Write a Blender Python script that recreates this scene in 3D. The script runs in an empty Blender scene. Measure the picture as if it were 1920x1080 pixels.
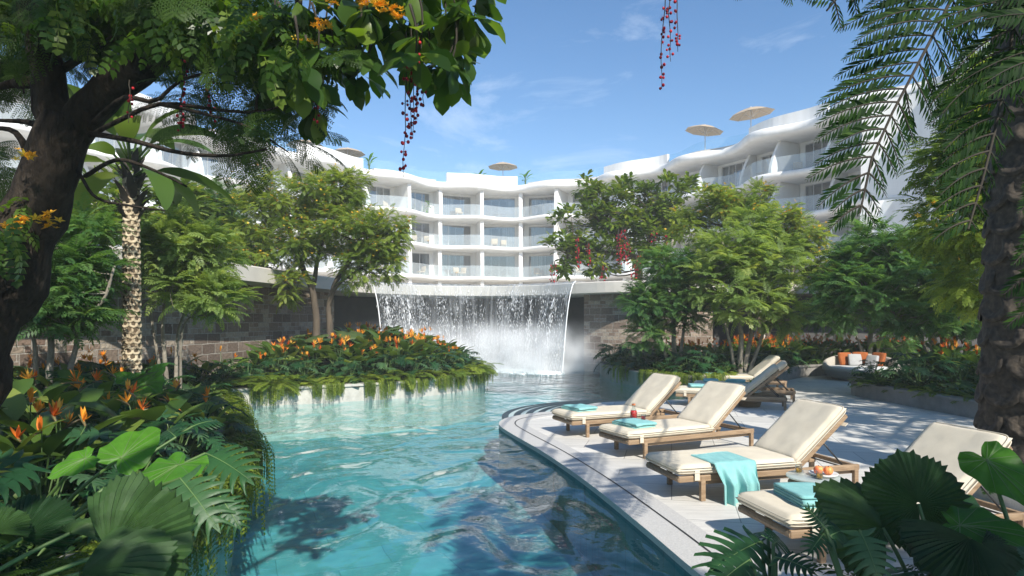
import bpy, bmesh, math, random
import numpy as np
from mathutils import Vector, Matrix, noise as mnoise
PI = math.pi
rad = math.radians
RNG = np.random.default_rng(7)
random.seed(7)
scene = bpy.context.scene
COL = scene.collection
FPX, CX, HY, EYE = 1200.0, 960.0, 600.0, 1.8      # focal length (px of a 1920 wide frame), principal point, horizon row, eye height


def P(px, py, d):
    """a point at depth d seen at that spot from the viewpoint: used to plan the place"""
    return np.array([(px - CX) / FPX * d, d, EYE + (HY - py) / FPX * d])


# ------------------------------------------------------------------ mesh builder
class MB:
    def __init__(s):
        s.v, s.f, s.n = [], [], 0
        s.uvs = []

    def add(s, v, faces, rnd=0.5, mat=0):
        v = np.asarray(v, float)
        for fa in faces:
            fa = np.asarray(fa, np.int64)
            if fa.size == 0:
                continue
            r = np.broadcast_to(np.asarray(rnd, float), (len(fa),))
            s.f.append((fa + s.n, r, mat))
        s.v.append(v)
        s.n += len(v)

    def scatter(s, T, R, t, rnd=None, mat=0):
        v, faces = T
        k = len(t)
        if k == 0:
            return
        V = (np.einsum('kij,nj->kni', R, v) + t[:, None, :]).reshape(-1, 3)
        off = (np.arange(k) * len(v))
        if rnd is None:
            rnd = RNG.random(k)
        for fa in faces:
            fa = np.asarray(fa, np.int64)
            F = (fa[None] + off[:, None, None]).reshape(-1, fa.shape[1]) + s.n
            s.f.append((F, np.repeat(rnd, len(fa)), mat))
        s.v.append(V)
        s.n += len(V)

    def build(s, name, mats, parent=None, smooth=True, uv=None):
        me = bpy.data.meshes.new(name)
        if s.n:
            V = np.concatenate(s.v)
            me.vertices.add(len(V))
            me.vertices.foreach_set('co', V.astype(np.float32).ravel())
            loops = np.concatenate([f.ravel() for f, r, m in s.f])
            tot = np.concatenate([np.full(len(f), f.shape[1]) for f, r, m in s.f])
            start = np.concatenate([[0], np.cumsum(tot)[:-1]])
            me.loops.add(len(loops))
            me.loops.foreach_set('vertex_index', loops.astype(np.int32))
            me.polygons.add(len(tot))
            me.polygons.foreach_set('loop_start', start.astype(np.int32))
            mi = np.concatenate([np.full(len(f), m) for f, r, m in s.f])
            me.polygons.foreach_set('material_index', mi.astype(np.int32))
            me.polygons.foreach_set('use_smooth', np.full(len(tot), smooth))
            a = me.attributes.new('rnd', 'FLOAT', 'FACE')
            a.data.foreach_set('value', np.concatenate([r for f, r, m in s.f]).astype(np.float32))
            if uv is not None:
                l = me.uv_layers.new(name='UVMap')
                U = np.asarray(uv, np.float32)[loops]
                l.data.foreach_set('uv', U.ravel())
            me.update(calc_edges=True)
        for m in (mats if isinstance(mats, (list, tuple)) else [mats]):
            me.materials.append(m)
        o = bpy.data.objects.new(name, me)
        COL.objects.link(o)
        if parent is not None:
            o.parent = parent
        return o


def tag(o, label=None, cat=None, group=None, kind=None):
    if label: o['label'] = label
    if cat: o['category'] = cat
    if group: o['group'] = group
    if kind: o['kind'] = kind
    return o


def thing(name, label, cat, loc=(0, 0, 0), rz=0.0, group=None):
    o = bpy.data.objects.new(name, None)
    o.empty_display_size = 0.1
    COL.objects.link(o)
    o.location = Vector(loc)
    o.rotation_euler = (0, 0, rz)
    return tag(o, label, cat, group)


def dup(root, loc, rz=0.0, scale=1.0, label=None, group=None):
    def cp(o, par):
        c = o.copy()
        COL.objects.link(c)
        c.parent = par
        for ch in list(o.children):
            cp(ch, c)
        return c
    r = cp(root, None)
    r.location = Vector(loc)
    r.rotation_euler = (0, 0, rz)
    r.scale = (scale,) * 3
    if label: r['label'] = label
    if group: r['group'] = group
    return r


def norm(a):
    return a / (np.linalg.norm(a, axis=-1, keepdims=True) + 1e-9)


def basis(d, up=None, roll=None, scale=1.0):
    """k rotation matrices whose x axis is d and whose z axis leans to up"""
    d = norm(np.asarray(d, float))
    if up is None:
        up = np.array([0, 0, 1.0])
    up = np.broadcast_to(np.asarray(up, float), d.shape)
    y = np.cross(up, d)
    bad = np.linalg.norm(y, axis=-1) < 1e-3
    y[bad] = np.array([0, 1.0, 0])
    y = norm(y)
    z = np.cross(d, y)
    if roll is not None:
        c, s_ = np.cos(roll)[:, None], np.sin(roll)[:, None]
        y, z = y * c + z * s_, z * c - y * s_
    R = np.stack([d, y, z], axis=-1)
    sc = np.asarray(scale, float)
    if sc.ndim == 0:
        return R * sc
    return R * sc[:, None, None]


def merge(ts):
    """merge templates [(v,faces)] into one"""
    V, F, n = [], {}, 0
    for v, fs in ts:
        for f in fs:
            f = np.asarray(f)
            if f.size:
                F.setdefault(f.shape[1], []).append(f + n)
        V.append(v)
        n += len(v)
    return np.concatenate(V), [np.concatenate(f) for f in F.values()]


def xf(T, R=None, t=(0, 0, 0)):
    v, f = T
    if R is not None:
        v = v @ np.asarray(R).T
    return v + np.asarray(t, float), f


def rotz(a):
    c, s_ = math.cos(a), math.sin(a)
    return np.array([[c, -s_, 0], [s_, c, 0], [0, 0, 1.0]])


def roty(a):
    c, s_ = math.cos(a), math.sin(a)
    return np.array([[c, 0, s_], [0, 1, 0], [-s_, 0, c]])


def rotx(a):
    c, s_ = math.cos(a), math.sin(a)
    return np.array([[1, 0, 0], [0, c, -s_], [0, s_, c]])


def grid_faces(nu, nv, closed_u=False, off=0):
    """quads of an nu x nv vertex grid stored row by row (u major)"""
    fu = nu if closed_u else nu - 1
    i, j = np.meshgrid(np.arange(fu), np.arange(nv - 1), indexing='ij')
    i, j = i.ravel(), j.ravel()
    i2 = (i + 1) % nu
    return np.stack([i * nv + j, i2 * nv + j, i2 * nv + j + 1, i * nv + j + 1], 1) + off


def tube(path, radii, sides=6, cap=True):
    p = np.asarray(path, float)
    n = len(p)
    r = np.broadcast_to(np.asarray(radii, float), (n,))
    t = np.gradient(p, axis=0)
    t = norm(t)
    ref = np.array([0.13, 0.27, 0.95]) if abs(t[:, 2]).mean() < .8 else np.array([1.0, .1, 0])
    a = norm(np.cross(np.broadcast_to(ref, t.shape), t))
    b = np.cross(t, a)
    ang = np.arange(sides) / sides * 2 * PI
    ring = a[:, None, :] * np.cos(ang)[None, :, None] + b[:, None, :] * np.sin(ang)[None, :, None]
    v = (p[:, None, :] + ring * r[:, None, None])            # n x sides
    V = v.reshape(-1, 3)
    i, j = np.meshgrid(np.arange(n - 1), np.arange(sides), indexing='ij')
    i, j = i.ravel(), j.ravel()
    j2 = (j + 1) % sides
    F = np.stack([i * sides + j, i * sides + j2, (i + 1) * sides + j2, (i + 1) * sides + j], 1)
    fs = [F]
    if cap:
        fs.append(np.array([list(range(sides))[::-1]]))
        fs.append(np.array([list(range((n - 1) * sides, n * sides))]))
    return V, fs


def smooth_path(pts, n=24, closed=False):
    """Catmull-Rom through pts (any dimension), n samples in equal arc steps"""
    p = np.asarray(pts, float)
    if closed:
        q = np.concatenate([p[-1:], p, p[:2]])
    else:
        q = np.concatenate([2 * p[:1] - p[1:2], p, 2 * p[-1:] - p[-2:-1]])
    out = []
    for i in range(1, len(q) - 2):
        p0, p1, p2, p3 = q[i - 1:i + 3]
        for t in np.linspace(0, 1, 24, endpoint=False):
            out.append(.5 * (2 * p1 + (p2 - p0) * t + (2 * p0 - 5 * p1 + 4 * p2 - p3) * t ** 2 + (3 * p1 - p0 - 3 * p2 + p3) * t ** 3))
    out.append(q[-2])
    out = np.array(out)
    s = np.concatenate([[0], np.cumsum(np.linalg.norm(np.diff(out, axis=0), axis=1))])
    x = np.linspace(0, s[-1], n, endpoint=not closed)
    return np.stack([np.interp(x, s, out[:, k]) for k in range(p.shape[1])], 1)


_bx = {}
def rbox(sx, sy, sz, bev=0.006, seg=2):
    """bevelled box centred on the origin, as a template"""
    key = (round(sx, 4), round(sy, 4), round(sz, 4), bev, seg)
    if key not in _bx:
        bm = bmesh.new()
        bmesh.ops.create_cube(bm, size=1.0, matrix=Matrix.Diagonal((sx, sy, sz, 1)))
        if bev > 0:
            bmesh.ops.bevel(bm, geom=bm.edges[:], offset=min(bev, .49 * min(sx, sy, sz)), segments=seg, affect='EDGES', profile=.5)
        bm.verts.index_update()
        v = np.array([x.co[:] for x in bm.verts])
        d = {}
        for f in bm.faces:
            d.setdefault(len(f.verts), []).append([x.index for x in f.verts])
        bm.free()
        _bx[key] = (v, [np.array(x) for x in d.values()])
    return _bx[key]


def lathe(prof, n=24):
    """(r, z) profile turned round z"""
    pr = np.asarray(prof, float)
    a = np.arange(n) / n * 2 * PI
    v = np.stack([pr[None, :, 0] * np.cos(a)[:, None], pr[None, :, 0] * np.sin(a)[:, None], np.broadcast_to(pr[None, :, 1], (n, len(pr)))], -1)
    return v.reshape(-1, 3), [grid_faces(n, len(pr), closed_u=True)]


def ico(r=1.0, sub=1):
    bm = bmesh.new()
    bmesh.ops.create_icosphere(bm, subdivisions=sub, radius=r)
    v = np.array([x.co[:] for x in bm.verts])
    f = np.array([[x.index for x in q.verts] for q in bm.faces])
    bm.free()
    return v, [f]


def inside(poly, x, y):
    poly = np.asarray(poly)
    x, y = np.asarray(x, float), np.asarray(y, float)
    r = np.zeros(x.shape, bool)
    j = len(poly) - 1
    for i in range(len(poly)):
        xi, yi = poly[i]; xj, yj = poly[j]
        c = ((yi > y) != (yj > y)) & (x < (xj - xi) * (y - yi) / (yj - yi + 1e-12) + xi)
        r ^= c
        j = i
    return r


# ------------------------------------------------------------------ materials
def newmat(name):
    m = bpy.data.materials.new(name)
    m.use_nodes = True
    nt = m.node_tree
    nt.nodes.clear()
    return m, nt, nt.nodes, nt.links


def N(nt, typ, **kw):
    n = nt.nodes.new(typ)
    for k, v in kw.items():
        if k.startswith('i_'):
            n.inputs[k[2:].replace('_', ' ')].default_value = v
        elif isinstance(k, str) and hasattr(n, k):
            setattr(n, k, v)
    return n


def ramp(nt, stops, interp='LINEAR'):
    r = nt.nodes.new('ShaderNodeValToRGB')
    e = r.color_ramp.elements
    r.color_ramp.interpolation = interp
    while len(e) < len(stops):
        e.new(.5)
    for el, (p, c) in zip(e, stops):
        el.position = p
        el.color = tuple(c) + (1,) if len(c) == 3 else c
    return r


def texco(nt, kind='Object', scale=(1, 1, 1), rot=(0, 0, 0), loc=(0, 0, 0)):
    tc = nt.nodes.new('ShaderNodeTexCoord')
    mp = nt.nodes.new('ShaderNodeMapping')
    mp.inputs['Scale'].default_value = scale
    mp.inputs['Rotation'].default_value = rot
    mp.inputs['Location'].default_value = loc
    nt.links.new(tc.outputs[kind], mp.inputs['Vector'])
    return mp.outputs['Vector']


def leaf_mat(name, stops, trans=.35, rough=.42, tcol=None, bump=0, spec=.28, mottle=0):
    """leaf: each leaf its own tint from the rnd attribute, light passes through it"""
    m, nt, nd, L = newmat(name)
    out = nd.new('ShaderNodeOutputMaterial')
    at = N(nt, 'ShaderNodeAttribute', attribute_name='rnd')
    rp = ramp(nt, stops)
    L.new(at.outputs['Fac'], rp.inputs['Fac'])
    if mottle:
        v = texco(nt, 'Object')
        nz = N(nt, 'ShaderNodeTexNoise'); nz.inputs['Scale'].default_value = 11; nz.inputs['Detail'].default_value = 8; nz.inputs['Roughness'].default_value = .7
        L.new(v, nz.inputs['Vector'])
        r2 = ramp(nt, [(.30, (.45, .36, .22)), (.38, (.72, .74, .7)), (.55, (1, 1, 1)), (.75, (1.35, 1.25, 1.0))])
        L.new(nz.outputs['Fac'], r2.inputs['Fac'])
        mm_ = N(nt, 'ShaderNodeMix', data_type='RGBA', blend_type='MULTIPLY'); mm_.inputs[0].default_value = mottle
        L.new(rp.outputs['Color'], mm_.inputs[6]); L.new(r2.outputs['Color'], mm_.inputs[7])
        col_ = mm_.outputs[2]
    else:
        col_ = rp.outputs['Color']
    b = nd.new('ShaderNodeBsdfPrincipled')
    b.inputs['Roughness'].default_value = rough
    b.inputs['Specular IOR Level'].default_value = spec
    L.new(col_, b.inputs['Base Color'])
    if mottle:
        bp = nd.new('ShaderNodeBump'); bp.inputs['Strength'].default_value = .35; bp.inputs['Distance'].default_value = .01
        L.new(nz.outputs['Fac'], bp.inputs['Height']); L.new(bp.outputs[0], b.inputs['Normal'])
    t = nd.new('ShaderNodeBsdfTranslucent')
    mx = N(nt, 'ShaderNodeMix', data_type='RGBA', blend_type='MULTIPLY')
    mx.inputs[0].default_value = 1
    L.new(col_, mx.inputs[6])
    mx.inputs[7].default_value = tcol or (2.0, 1.9, .9, 1)
    L.new(mx.outputs[2], t.inputs['Color'])
    ms = nd.new('ShaderNodeMixShader')
    ms.inputs[0].default_value = trans
    L.new(b.outputs[0], ms.inputs[1]); L.new(t.outputs[0], ms.inputs[2])
    L.new(ms.outputs[0], out.inputs[0])
    return m


def simple_mat(name, col, rough=.6, noise=None, bump=0.0, bscale=30, stretch=(1, 1, 1), metal=0, coords='Object', spec=.5, detail=4, bdist=.02):
    """noise: (colour2, scale)"""
    m, nt, nd, L = newmat(name)
    out = nd.new('ShaderNodeOutputMaterial')
    b = nd.new('ShaderNodeBsdfPrincipled')
    b.inputs['Roughness'].default_value = rough
    b.inputs['Metallic'].default_value = metal
    b.inputs['Specular IOR Level'].default_value = spec
    b.inputs['Base Color'].default_value = tuple(col) + (1,)
    vec = texco(nt, coords, stretch)
    if noise:
        nz = N(nt, 'ShaderNodeTexNoise')
        nz.inputs['Scale'].default_value = noise[1]
        nz.inputs['Detail'].default_value = detail
        nz.inputs['Roughness'].default_value = .6
        L.new(vec, nz.inputs['Vector'])
        rp = ramp(nt, [(.3, col), (.7, noise[0])])
        L.new(nz.outputs['Fac'], rp.inputs['Fac'])
        L.new(rp.outputs['Color'], b.inputs['Base Color'])
    if bump:
        n2 = N(nt, 'ShaderNodeTexNoise')
        n2.inputs['Scale'].default_value = bscale
        n2.inputs['Detail'].default_value = 5
        L.new(vec, n2.inputs['Vector'])
        bp = nd.new('ShaderNodeBump')
        bp.inputs['Strength'].default_value = bump
        bp.inputs['Distance'].default_value = bdist
        L.new(n2.outputs['Fac'], bp.inputs['Height'])
        L.new(bp.outputs[0], b.inputs['Normal'])
    L.new(b.outputs[0], out.inputs[0])
    return m


def attr_mat(name, stops, rough=.55, trans=.2):
    return leaf_mat(name, stops, trans=trans, rough=rough, tcol=(1.2, 1.1, 1, 1))


def glass_mat(name, tint=(.9, .96, .97), mirror=1.0, base=.06, haze=0.0, hazecol=(.8, .85, .87)):
    """thin clear glass: see-through, mirror by angle, optionally a faint milky film"""
    m, nt, nd, L = newmat(name)
    out = nd.new('ShaderNodeOutputMaterial')
    tr = nd.new('ShaderNodeBsdfTransparent'); tr.inputs[0].default_value = tuple(tint) + (1,)
    gl = nd.new('ShaderNodeBsdfGlossy'); gl.inputs['Roughness'].default_value = .02
    lw = nd.new('ShaderNodeLayerWeight'); lw.inputs['Blend'].default_value = .5
    fr = N(nt, 'ShaderNodeMath', operation='POWER'); fr.inputs[1].default_value = 4.5; L.new(lw.outputs['Facing'], fr.inputs[0])
    mu = N(nt, 'ShaderNodeMath', operation='MULTIPLY_ADD', use_clamp=True); mu.inputs[1].default_value = mirror; mu.inputs[2].default_value = base
    L.new(fr.outputs[0], mu.inputs[0])
    ms = nd.new('ShaderNodeMixShader')
    L.new(mu.outputs[0], ms.inputs[0]); L.new(tr.outputs[0], ms.inputs[1]); L.new(gl.outputs[0], ms.inputs[2])
    last = ms
    if haze:
        df = nd.new('ShaderNodeBsdfDiffuse'); df.inputs[0].default_value = tuple(hazecol) + (1,)
        m2 = nd.new('ShaderNodeMixShader'); m2.inputs[0].default_value = haze
        L.new(ms.outputs[0], m2.inputs[1]); L.new(df.outputs[0], m2.inputs[2])
        last = m2
    L.new(last.outputs[0], out.inputs[0])
    return m


M = {}
# foliage: deep to light, one tint per leaf
M['leaf_sumac'] = leaf_mat('sumac leaf', [(0, (.10, .165, .045)), (.6, (.20, .285, .08)), (1, (.34, .40, .125))], .48)
M['leaf_sumac_dark'] = leaf_mat('deep sumac leaf', [(0, (.038, .10, .032)), (.6, (.085, .18, .052)), (1, (.17, .265, .08))], .48)
M['leaf_cassia'] = leaf_mat('cassia leaf', [(0, (.075, .13, .024)), (.55, (.165, .235, .042)), (.9, (.28, .34, .065)), (1, (.36, .38, .07))], .48)
M['leaf_box'] = leaf_mat('glossy broad leaf', [(0, (.05, .10, .015)), (.6, (.12, .19, .025)), (1, (.27, .30, .05))], .36, .34)
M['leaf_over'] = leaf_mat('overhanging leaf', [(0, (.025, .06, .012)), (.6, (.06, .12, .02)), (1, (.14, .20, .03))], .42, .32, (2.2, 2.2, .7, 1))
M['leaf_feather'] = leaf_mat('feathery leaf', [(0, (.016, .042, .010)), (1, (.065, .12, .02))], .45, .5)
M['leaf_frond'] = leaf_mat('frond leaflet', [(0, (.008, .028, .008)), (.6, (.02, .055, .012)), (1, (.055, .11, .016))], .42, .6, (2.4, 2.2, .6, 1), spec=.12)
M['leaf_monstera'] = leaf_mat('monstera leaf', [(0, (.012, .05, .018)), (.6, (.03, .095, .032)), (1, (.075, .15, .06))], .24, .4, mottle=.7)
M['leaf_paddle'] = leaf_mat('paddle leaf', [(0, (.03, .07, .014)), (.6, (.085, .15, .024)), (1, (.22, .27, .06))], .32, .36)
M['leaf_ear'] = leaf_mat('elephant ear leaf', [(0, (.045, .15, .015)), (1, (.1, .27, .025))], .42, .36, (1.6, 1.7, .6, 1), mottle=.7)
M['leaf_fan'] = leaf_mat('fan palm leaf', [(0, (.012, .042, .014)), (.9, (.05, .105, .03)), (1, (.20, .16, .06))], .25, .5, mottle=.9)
M['leaf_fern'] = leaf_mat('fern leaf', [(0, (.07, .115, .014)), (.6, (.14, .20, .025)), (1, (.25, .30, .04))], .4, .5)
M['leaf_under'] = leaf_mat('undergrowth leaf', [(0, (.012, .04, .010)), (.7, (.035, .08, .016)), (1, (.09, .13, .03))], .25, .45)
M['petal'] = attr_mat('orange petal', [(0, (.50, .06, .015)), (.3, (.72, .19, .02)), (.65, (.80, .36, .03)), (1, (.85, .62, .15))], .5, .3)
M['petal_yellow'] = attr_mat('yellow blossom', [(0, (.75, .33, .02)), (1, (.85, .62, .06))], .5, .3)
M['petal_red'] = attr_mat('red bud', [(0, (.12, .006, .03)), (.5, (.38, .012, .03)), (1, (.66, .04, .05))], .45, .25)
M['sheath'] = simple_mat('flower sheath', (.16, .07, .04), .5, ((.10, .14, .05), 20))
M['vein'] = simple_mat('leaf vein', (.11, .19, .055), .55)
M['stem_green'] = simple_mat('green stem', (.09, .16, .04), .5, ((.05, .1, .02), 6))
M['stem_pale'] = simple_mat('pale bark', (.30, .27, .22), .85, ((.16, .14, .11), 9), .5, 25)
M['stem_dark'] = simple_mat('dark twig bark', (.03, .024, .018), .9, ((.05, .042, .03), 8), .4, 20)
M['bark_dark'] = simple_mat('dark furrowed bark', (.014, .011, .009), .95, ((.05, .04, .031), 9), 1.0, 22, (1, 1, .4), spec=.1, detail=9, bdist=.05)
M['bark_brown'] = simple_mat('brown bark', (.13, .10, .07), .9, ((.07, .055, .04), 8), .7, 20, (1, 1, .4))
# ------------------------------------------------------------------ camera, sky, sun
cam_d = bpy.data.cameras.new('camera')
cam = bpy.data.objects.new('camera', cam_d)
COL.objects.link(cam)
cam.location = (0, 0, EYE)
cam.rotation_euler = (PI / 2, 0, 0)
cam_d.sensor_width = 36
cam_d.lens = 36 * FPX / 1920
cam_d.shift_y = (HY - 540) / 1920
cam_d.clip_start, cam_d.clip_end = .05, 2000
scene.camera = cam

SUN_AZ = rad(25)        # the sun stands behind the viewpoint, turned this far towards +x
SUN_EL = rad(41)
sdir = Vector((math.sin(SUN_AZ) * math.cos(SUN_EL), -math.cos(SUN_AZ) * math.cos(SUN_EL), math.sin(SUN_EL)))
w = bpy.data.worlds.new('World')
scene.world = w
w.use_nodes = True
nt = w.node_tree
nt.nodes.clear()
wo = nt.nodes.new('ShaderNodeOutputWorld')
bg = nt.nodes.new('ShaderNodeBackground')
sky = nt.nodes.new('ShaderNodeTexSky')
sky.sky_type = 'NISHITA'
sky.sun_disc = False
sky.sun_elevation = SUN_EL
sky.sun_rotation = math.atan2(sdir.x, sdir.y)
sky.altitude = 0
sky.air_density, sky.dust_density, sky.ozone_density = 1.0, .2, 2.2
# thin high cloud wisps
tc = nt.nodes.new('ShaderNodeTexCoord')
mp = nt.nodes.new('ShaderNodeMapping'); mp.inputs['Scale'].default_value = (3.0, 3.0, 9.0)
nz = nt.nodes.new('ShaderNodeTexNoise'); nz.inputs['Scale'].default_value = 1.6; nz.inputs['Detail'].default_value = 7; nz.inputs['Roughness'].default_value = .62; nz.inputs['Distortion'].default_value = .5
nt.links.new(tc.outputs['Generated'], mp.inputs['Vector']); nt.links.new(mp.outputs[0], nz.inputs['Vector'])
cr = ramp(nt, [(.57, (0, 0, 0)), (.82, (.30, .30, .30))])
nt.links.new(nz.outputs['Fac'], cr.inputs['Fac'])
mx = nt.nodes.new('ShaderNodeMix'); mx.data_type = 'RGBA'
nt.links.new(cr.outputs['Color'], mx.inputs[0]); hs_ = nt.nodes.new('ShaderNodeHueSaturation'); hs_.inputs['Saturation'].default_value = 1.22; nt.links.new(sky.outputs[0], hs_.inputs['Color']); nt.links.new(hs_.outputs[0], mx.inputs[6]); mx.inputs[7].default_value = (8.2, 8.6, 9.0, 1)
nt.links.new(mx.outputs[2], bg.inputs['Color'])
bg.inputs['Strength'].default_value = .12
nt.links.new(bg.outputs[0], wo.inputs[0])
sl = bpy.data.lights.new('sun', 'SUN')
sl.energy, sl.angle, sl.color = 5.0, rad(.53), (1, .945, .85)
so = bpy.data.objects.new('sun', sl)
COL.objects.link(so)
so.rotation_euler = sdir.to_track_quat('Z', 'Y').to_euler()
so.location = sdir * 60
vs = scene.view_settings
vs.view_transform, vs.look, vs.exposure, vs.gamma, vs.use_curve_mapping = 'Standard', 'None', .52, 1, False
scene.render.engine = 'CYCLES'
cy = scene.cycles
cy.max_bounces, cy.diffuse_bounces, cy.glossy_bounces, cy.transmission_bounces, cy.transparent_max_bounces = 7, 3, 3, 4, 12
cy.caustics_reflective = cy.caustics_refractive = False
cy.sample_clamp_indirect = 6
cy.volume_bounces = 2
cy.use_denoising = True
cy.denoiser = 'OPENIMAGEDENOISE'

# ------------------------------------------------------------------ setting materials
def tile_deck():
    m, nt, nd, L = newmat('pale stone paving')
    out = nd.new('ShaderNodeOutputMaterial'); b = nd.new('ShaderNodeBsdfPrincipled')
    v = texco(nt, 'Object', rot=(0, 0, rad(14)))
    br = N(nt, 'ShaderNodeTexBrick', offset=.5)
    br.inputs['Scale'].default_value = 1
    br.inputs['Brick Width'].default_value = 1.2; br.inputs['Row Height'].default_value = .6
    br.inputs['Mortar Size'].default_value = .005; br.inputs['Mortar Smooth'].default_value = .1
    br.inputs['Color1'].default_value = (.56, .545, .51, 1); br.inputs['Color2'].default_value = (.68, .662, .62, 1); br.inputs['Mortar'].default_value = (.25, .245, .235, 1)
    L.new(v, br.inputs['Vector'])
    v2 = texco(nt, 'Object', (1.0, 7, 1), rot=(0, 0, rad(14)))
    nz = N(nt, 'ShaderNodeTexNoise'); nz.inputs['Scale'].default_value = 2.2; nz.inputs['Detail'].default_value = 8; nz.inputs['Roughness'].default_value = .65
    L.new(v2, nz.inputs['Vector'])
    rp = ramp(nt, [(.3, (.80, .80, .79)), (.7, (1.1, 1.09, 1.08))])
    L.new(nz.outputs['Fac'], rp.inputs['Fac'])
    mx = N(nt, 'ShaderNodeMix', data_type='RGBA', blend_type='MULTIPLY'); mx.inputs[0].default_value = 1
    L.new(br.outputs['Color'], mx.inputs[6]); L.new(rp.outputs['Color'], mx.inputs[7])
    L.new(mx.outputs[2], b.inputs['Base Color'])
    b.inputs['Roughness'].default_value = .55
    bp = nd.new('ShaderNodeBump'); bp.inputs['Strength'].default_value = .25; bp.inputs['Distance'].default_value = .01
    L.new(nz.outputs['Fac'], bp.inputs['Height']); L.new(bp.outputs[0], b.inputs['Normal'])
    L.new(b.outputs[0], out.inputs[0])
    return m


def pool_tile(name, c1, c2, mortar, size=.9):
    m, nt, nd, L = newmat(name)
    out = nd.new('ShaderNodeOutputMaterial'); b = nd.new('ShaderNodeBsdfPrincipled')
    v = texco(nt, 'Object', rot=(0, 0, rad(-24)))
    # the joints wander a little, as laid stone does
    nz0 = N(nt, 'ShaderNodeTexNoise'); nz0.inputs['Scale'].default_value = .9
    L.new(v, nz0.inputs['Vector'])
    ad = N(nt, 'ShaderNodeVectorMath', operation='MULTIPLY_ADD'); ad.inputs[1].default_value = (.16, .16, 0); L.new(nz0.outputs['Color'], ad.inputs[0]); L.new(v, ad.inputs[2])
    br = N(nt, 'ShaderNodeTexBrick', offset=.5)
    br.inputs['Scale'].default_value = 1; br.inputs['Brick Width'].default_value = size * 1.3; br.inputs['Row Height'].default_value = size * .65
    br.inputs['Mortar Size'].default_value = .006; br.inputs['Mortar Smooth'].default_value = .4
    br.inputs['Color1'].default_value = c1 + (1,); br.inputs['Color2'].default_value = c2 + (1,); br.inputs['Mortar'].default_value = mortar + (1,)
    L.new(ad.outputs[0], br.inputs['Vector'])
    nz = N(nt, 'ShaderNodeTexNoise'); nz.inputs['Scale'].default_value = 5; nz.inputs['Detail'].default_value = 6
    L.new(v, nz.inputs['Vector'])
    rp = ramp(nt, [(.3, (.82, .85, .86)), (.7, (1.12, 1.1, 1.08))])
    L.new(nz.outputs['Fac'], rp.inputs['Fac'])
    mx = N(nt, 'ShaderNodeMix', data_type='RGBA', blend_type='MULTIPLY'); mx.inputs[0].default_value = 1
    L.new(br.outputs['Color'], mx.inputs[6]); L.new(rp.outputs['Color'], mx.inputs[7])
    L.new(mx.outputs[2], b.inputs['Base Color'])
    b.inputs['Roughness'].default_value = .6
    L.new(b.outputs[0], out.inputs[0])
    return m


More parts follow.
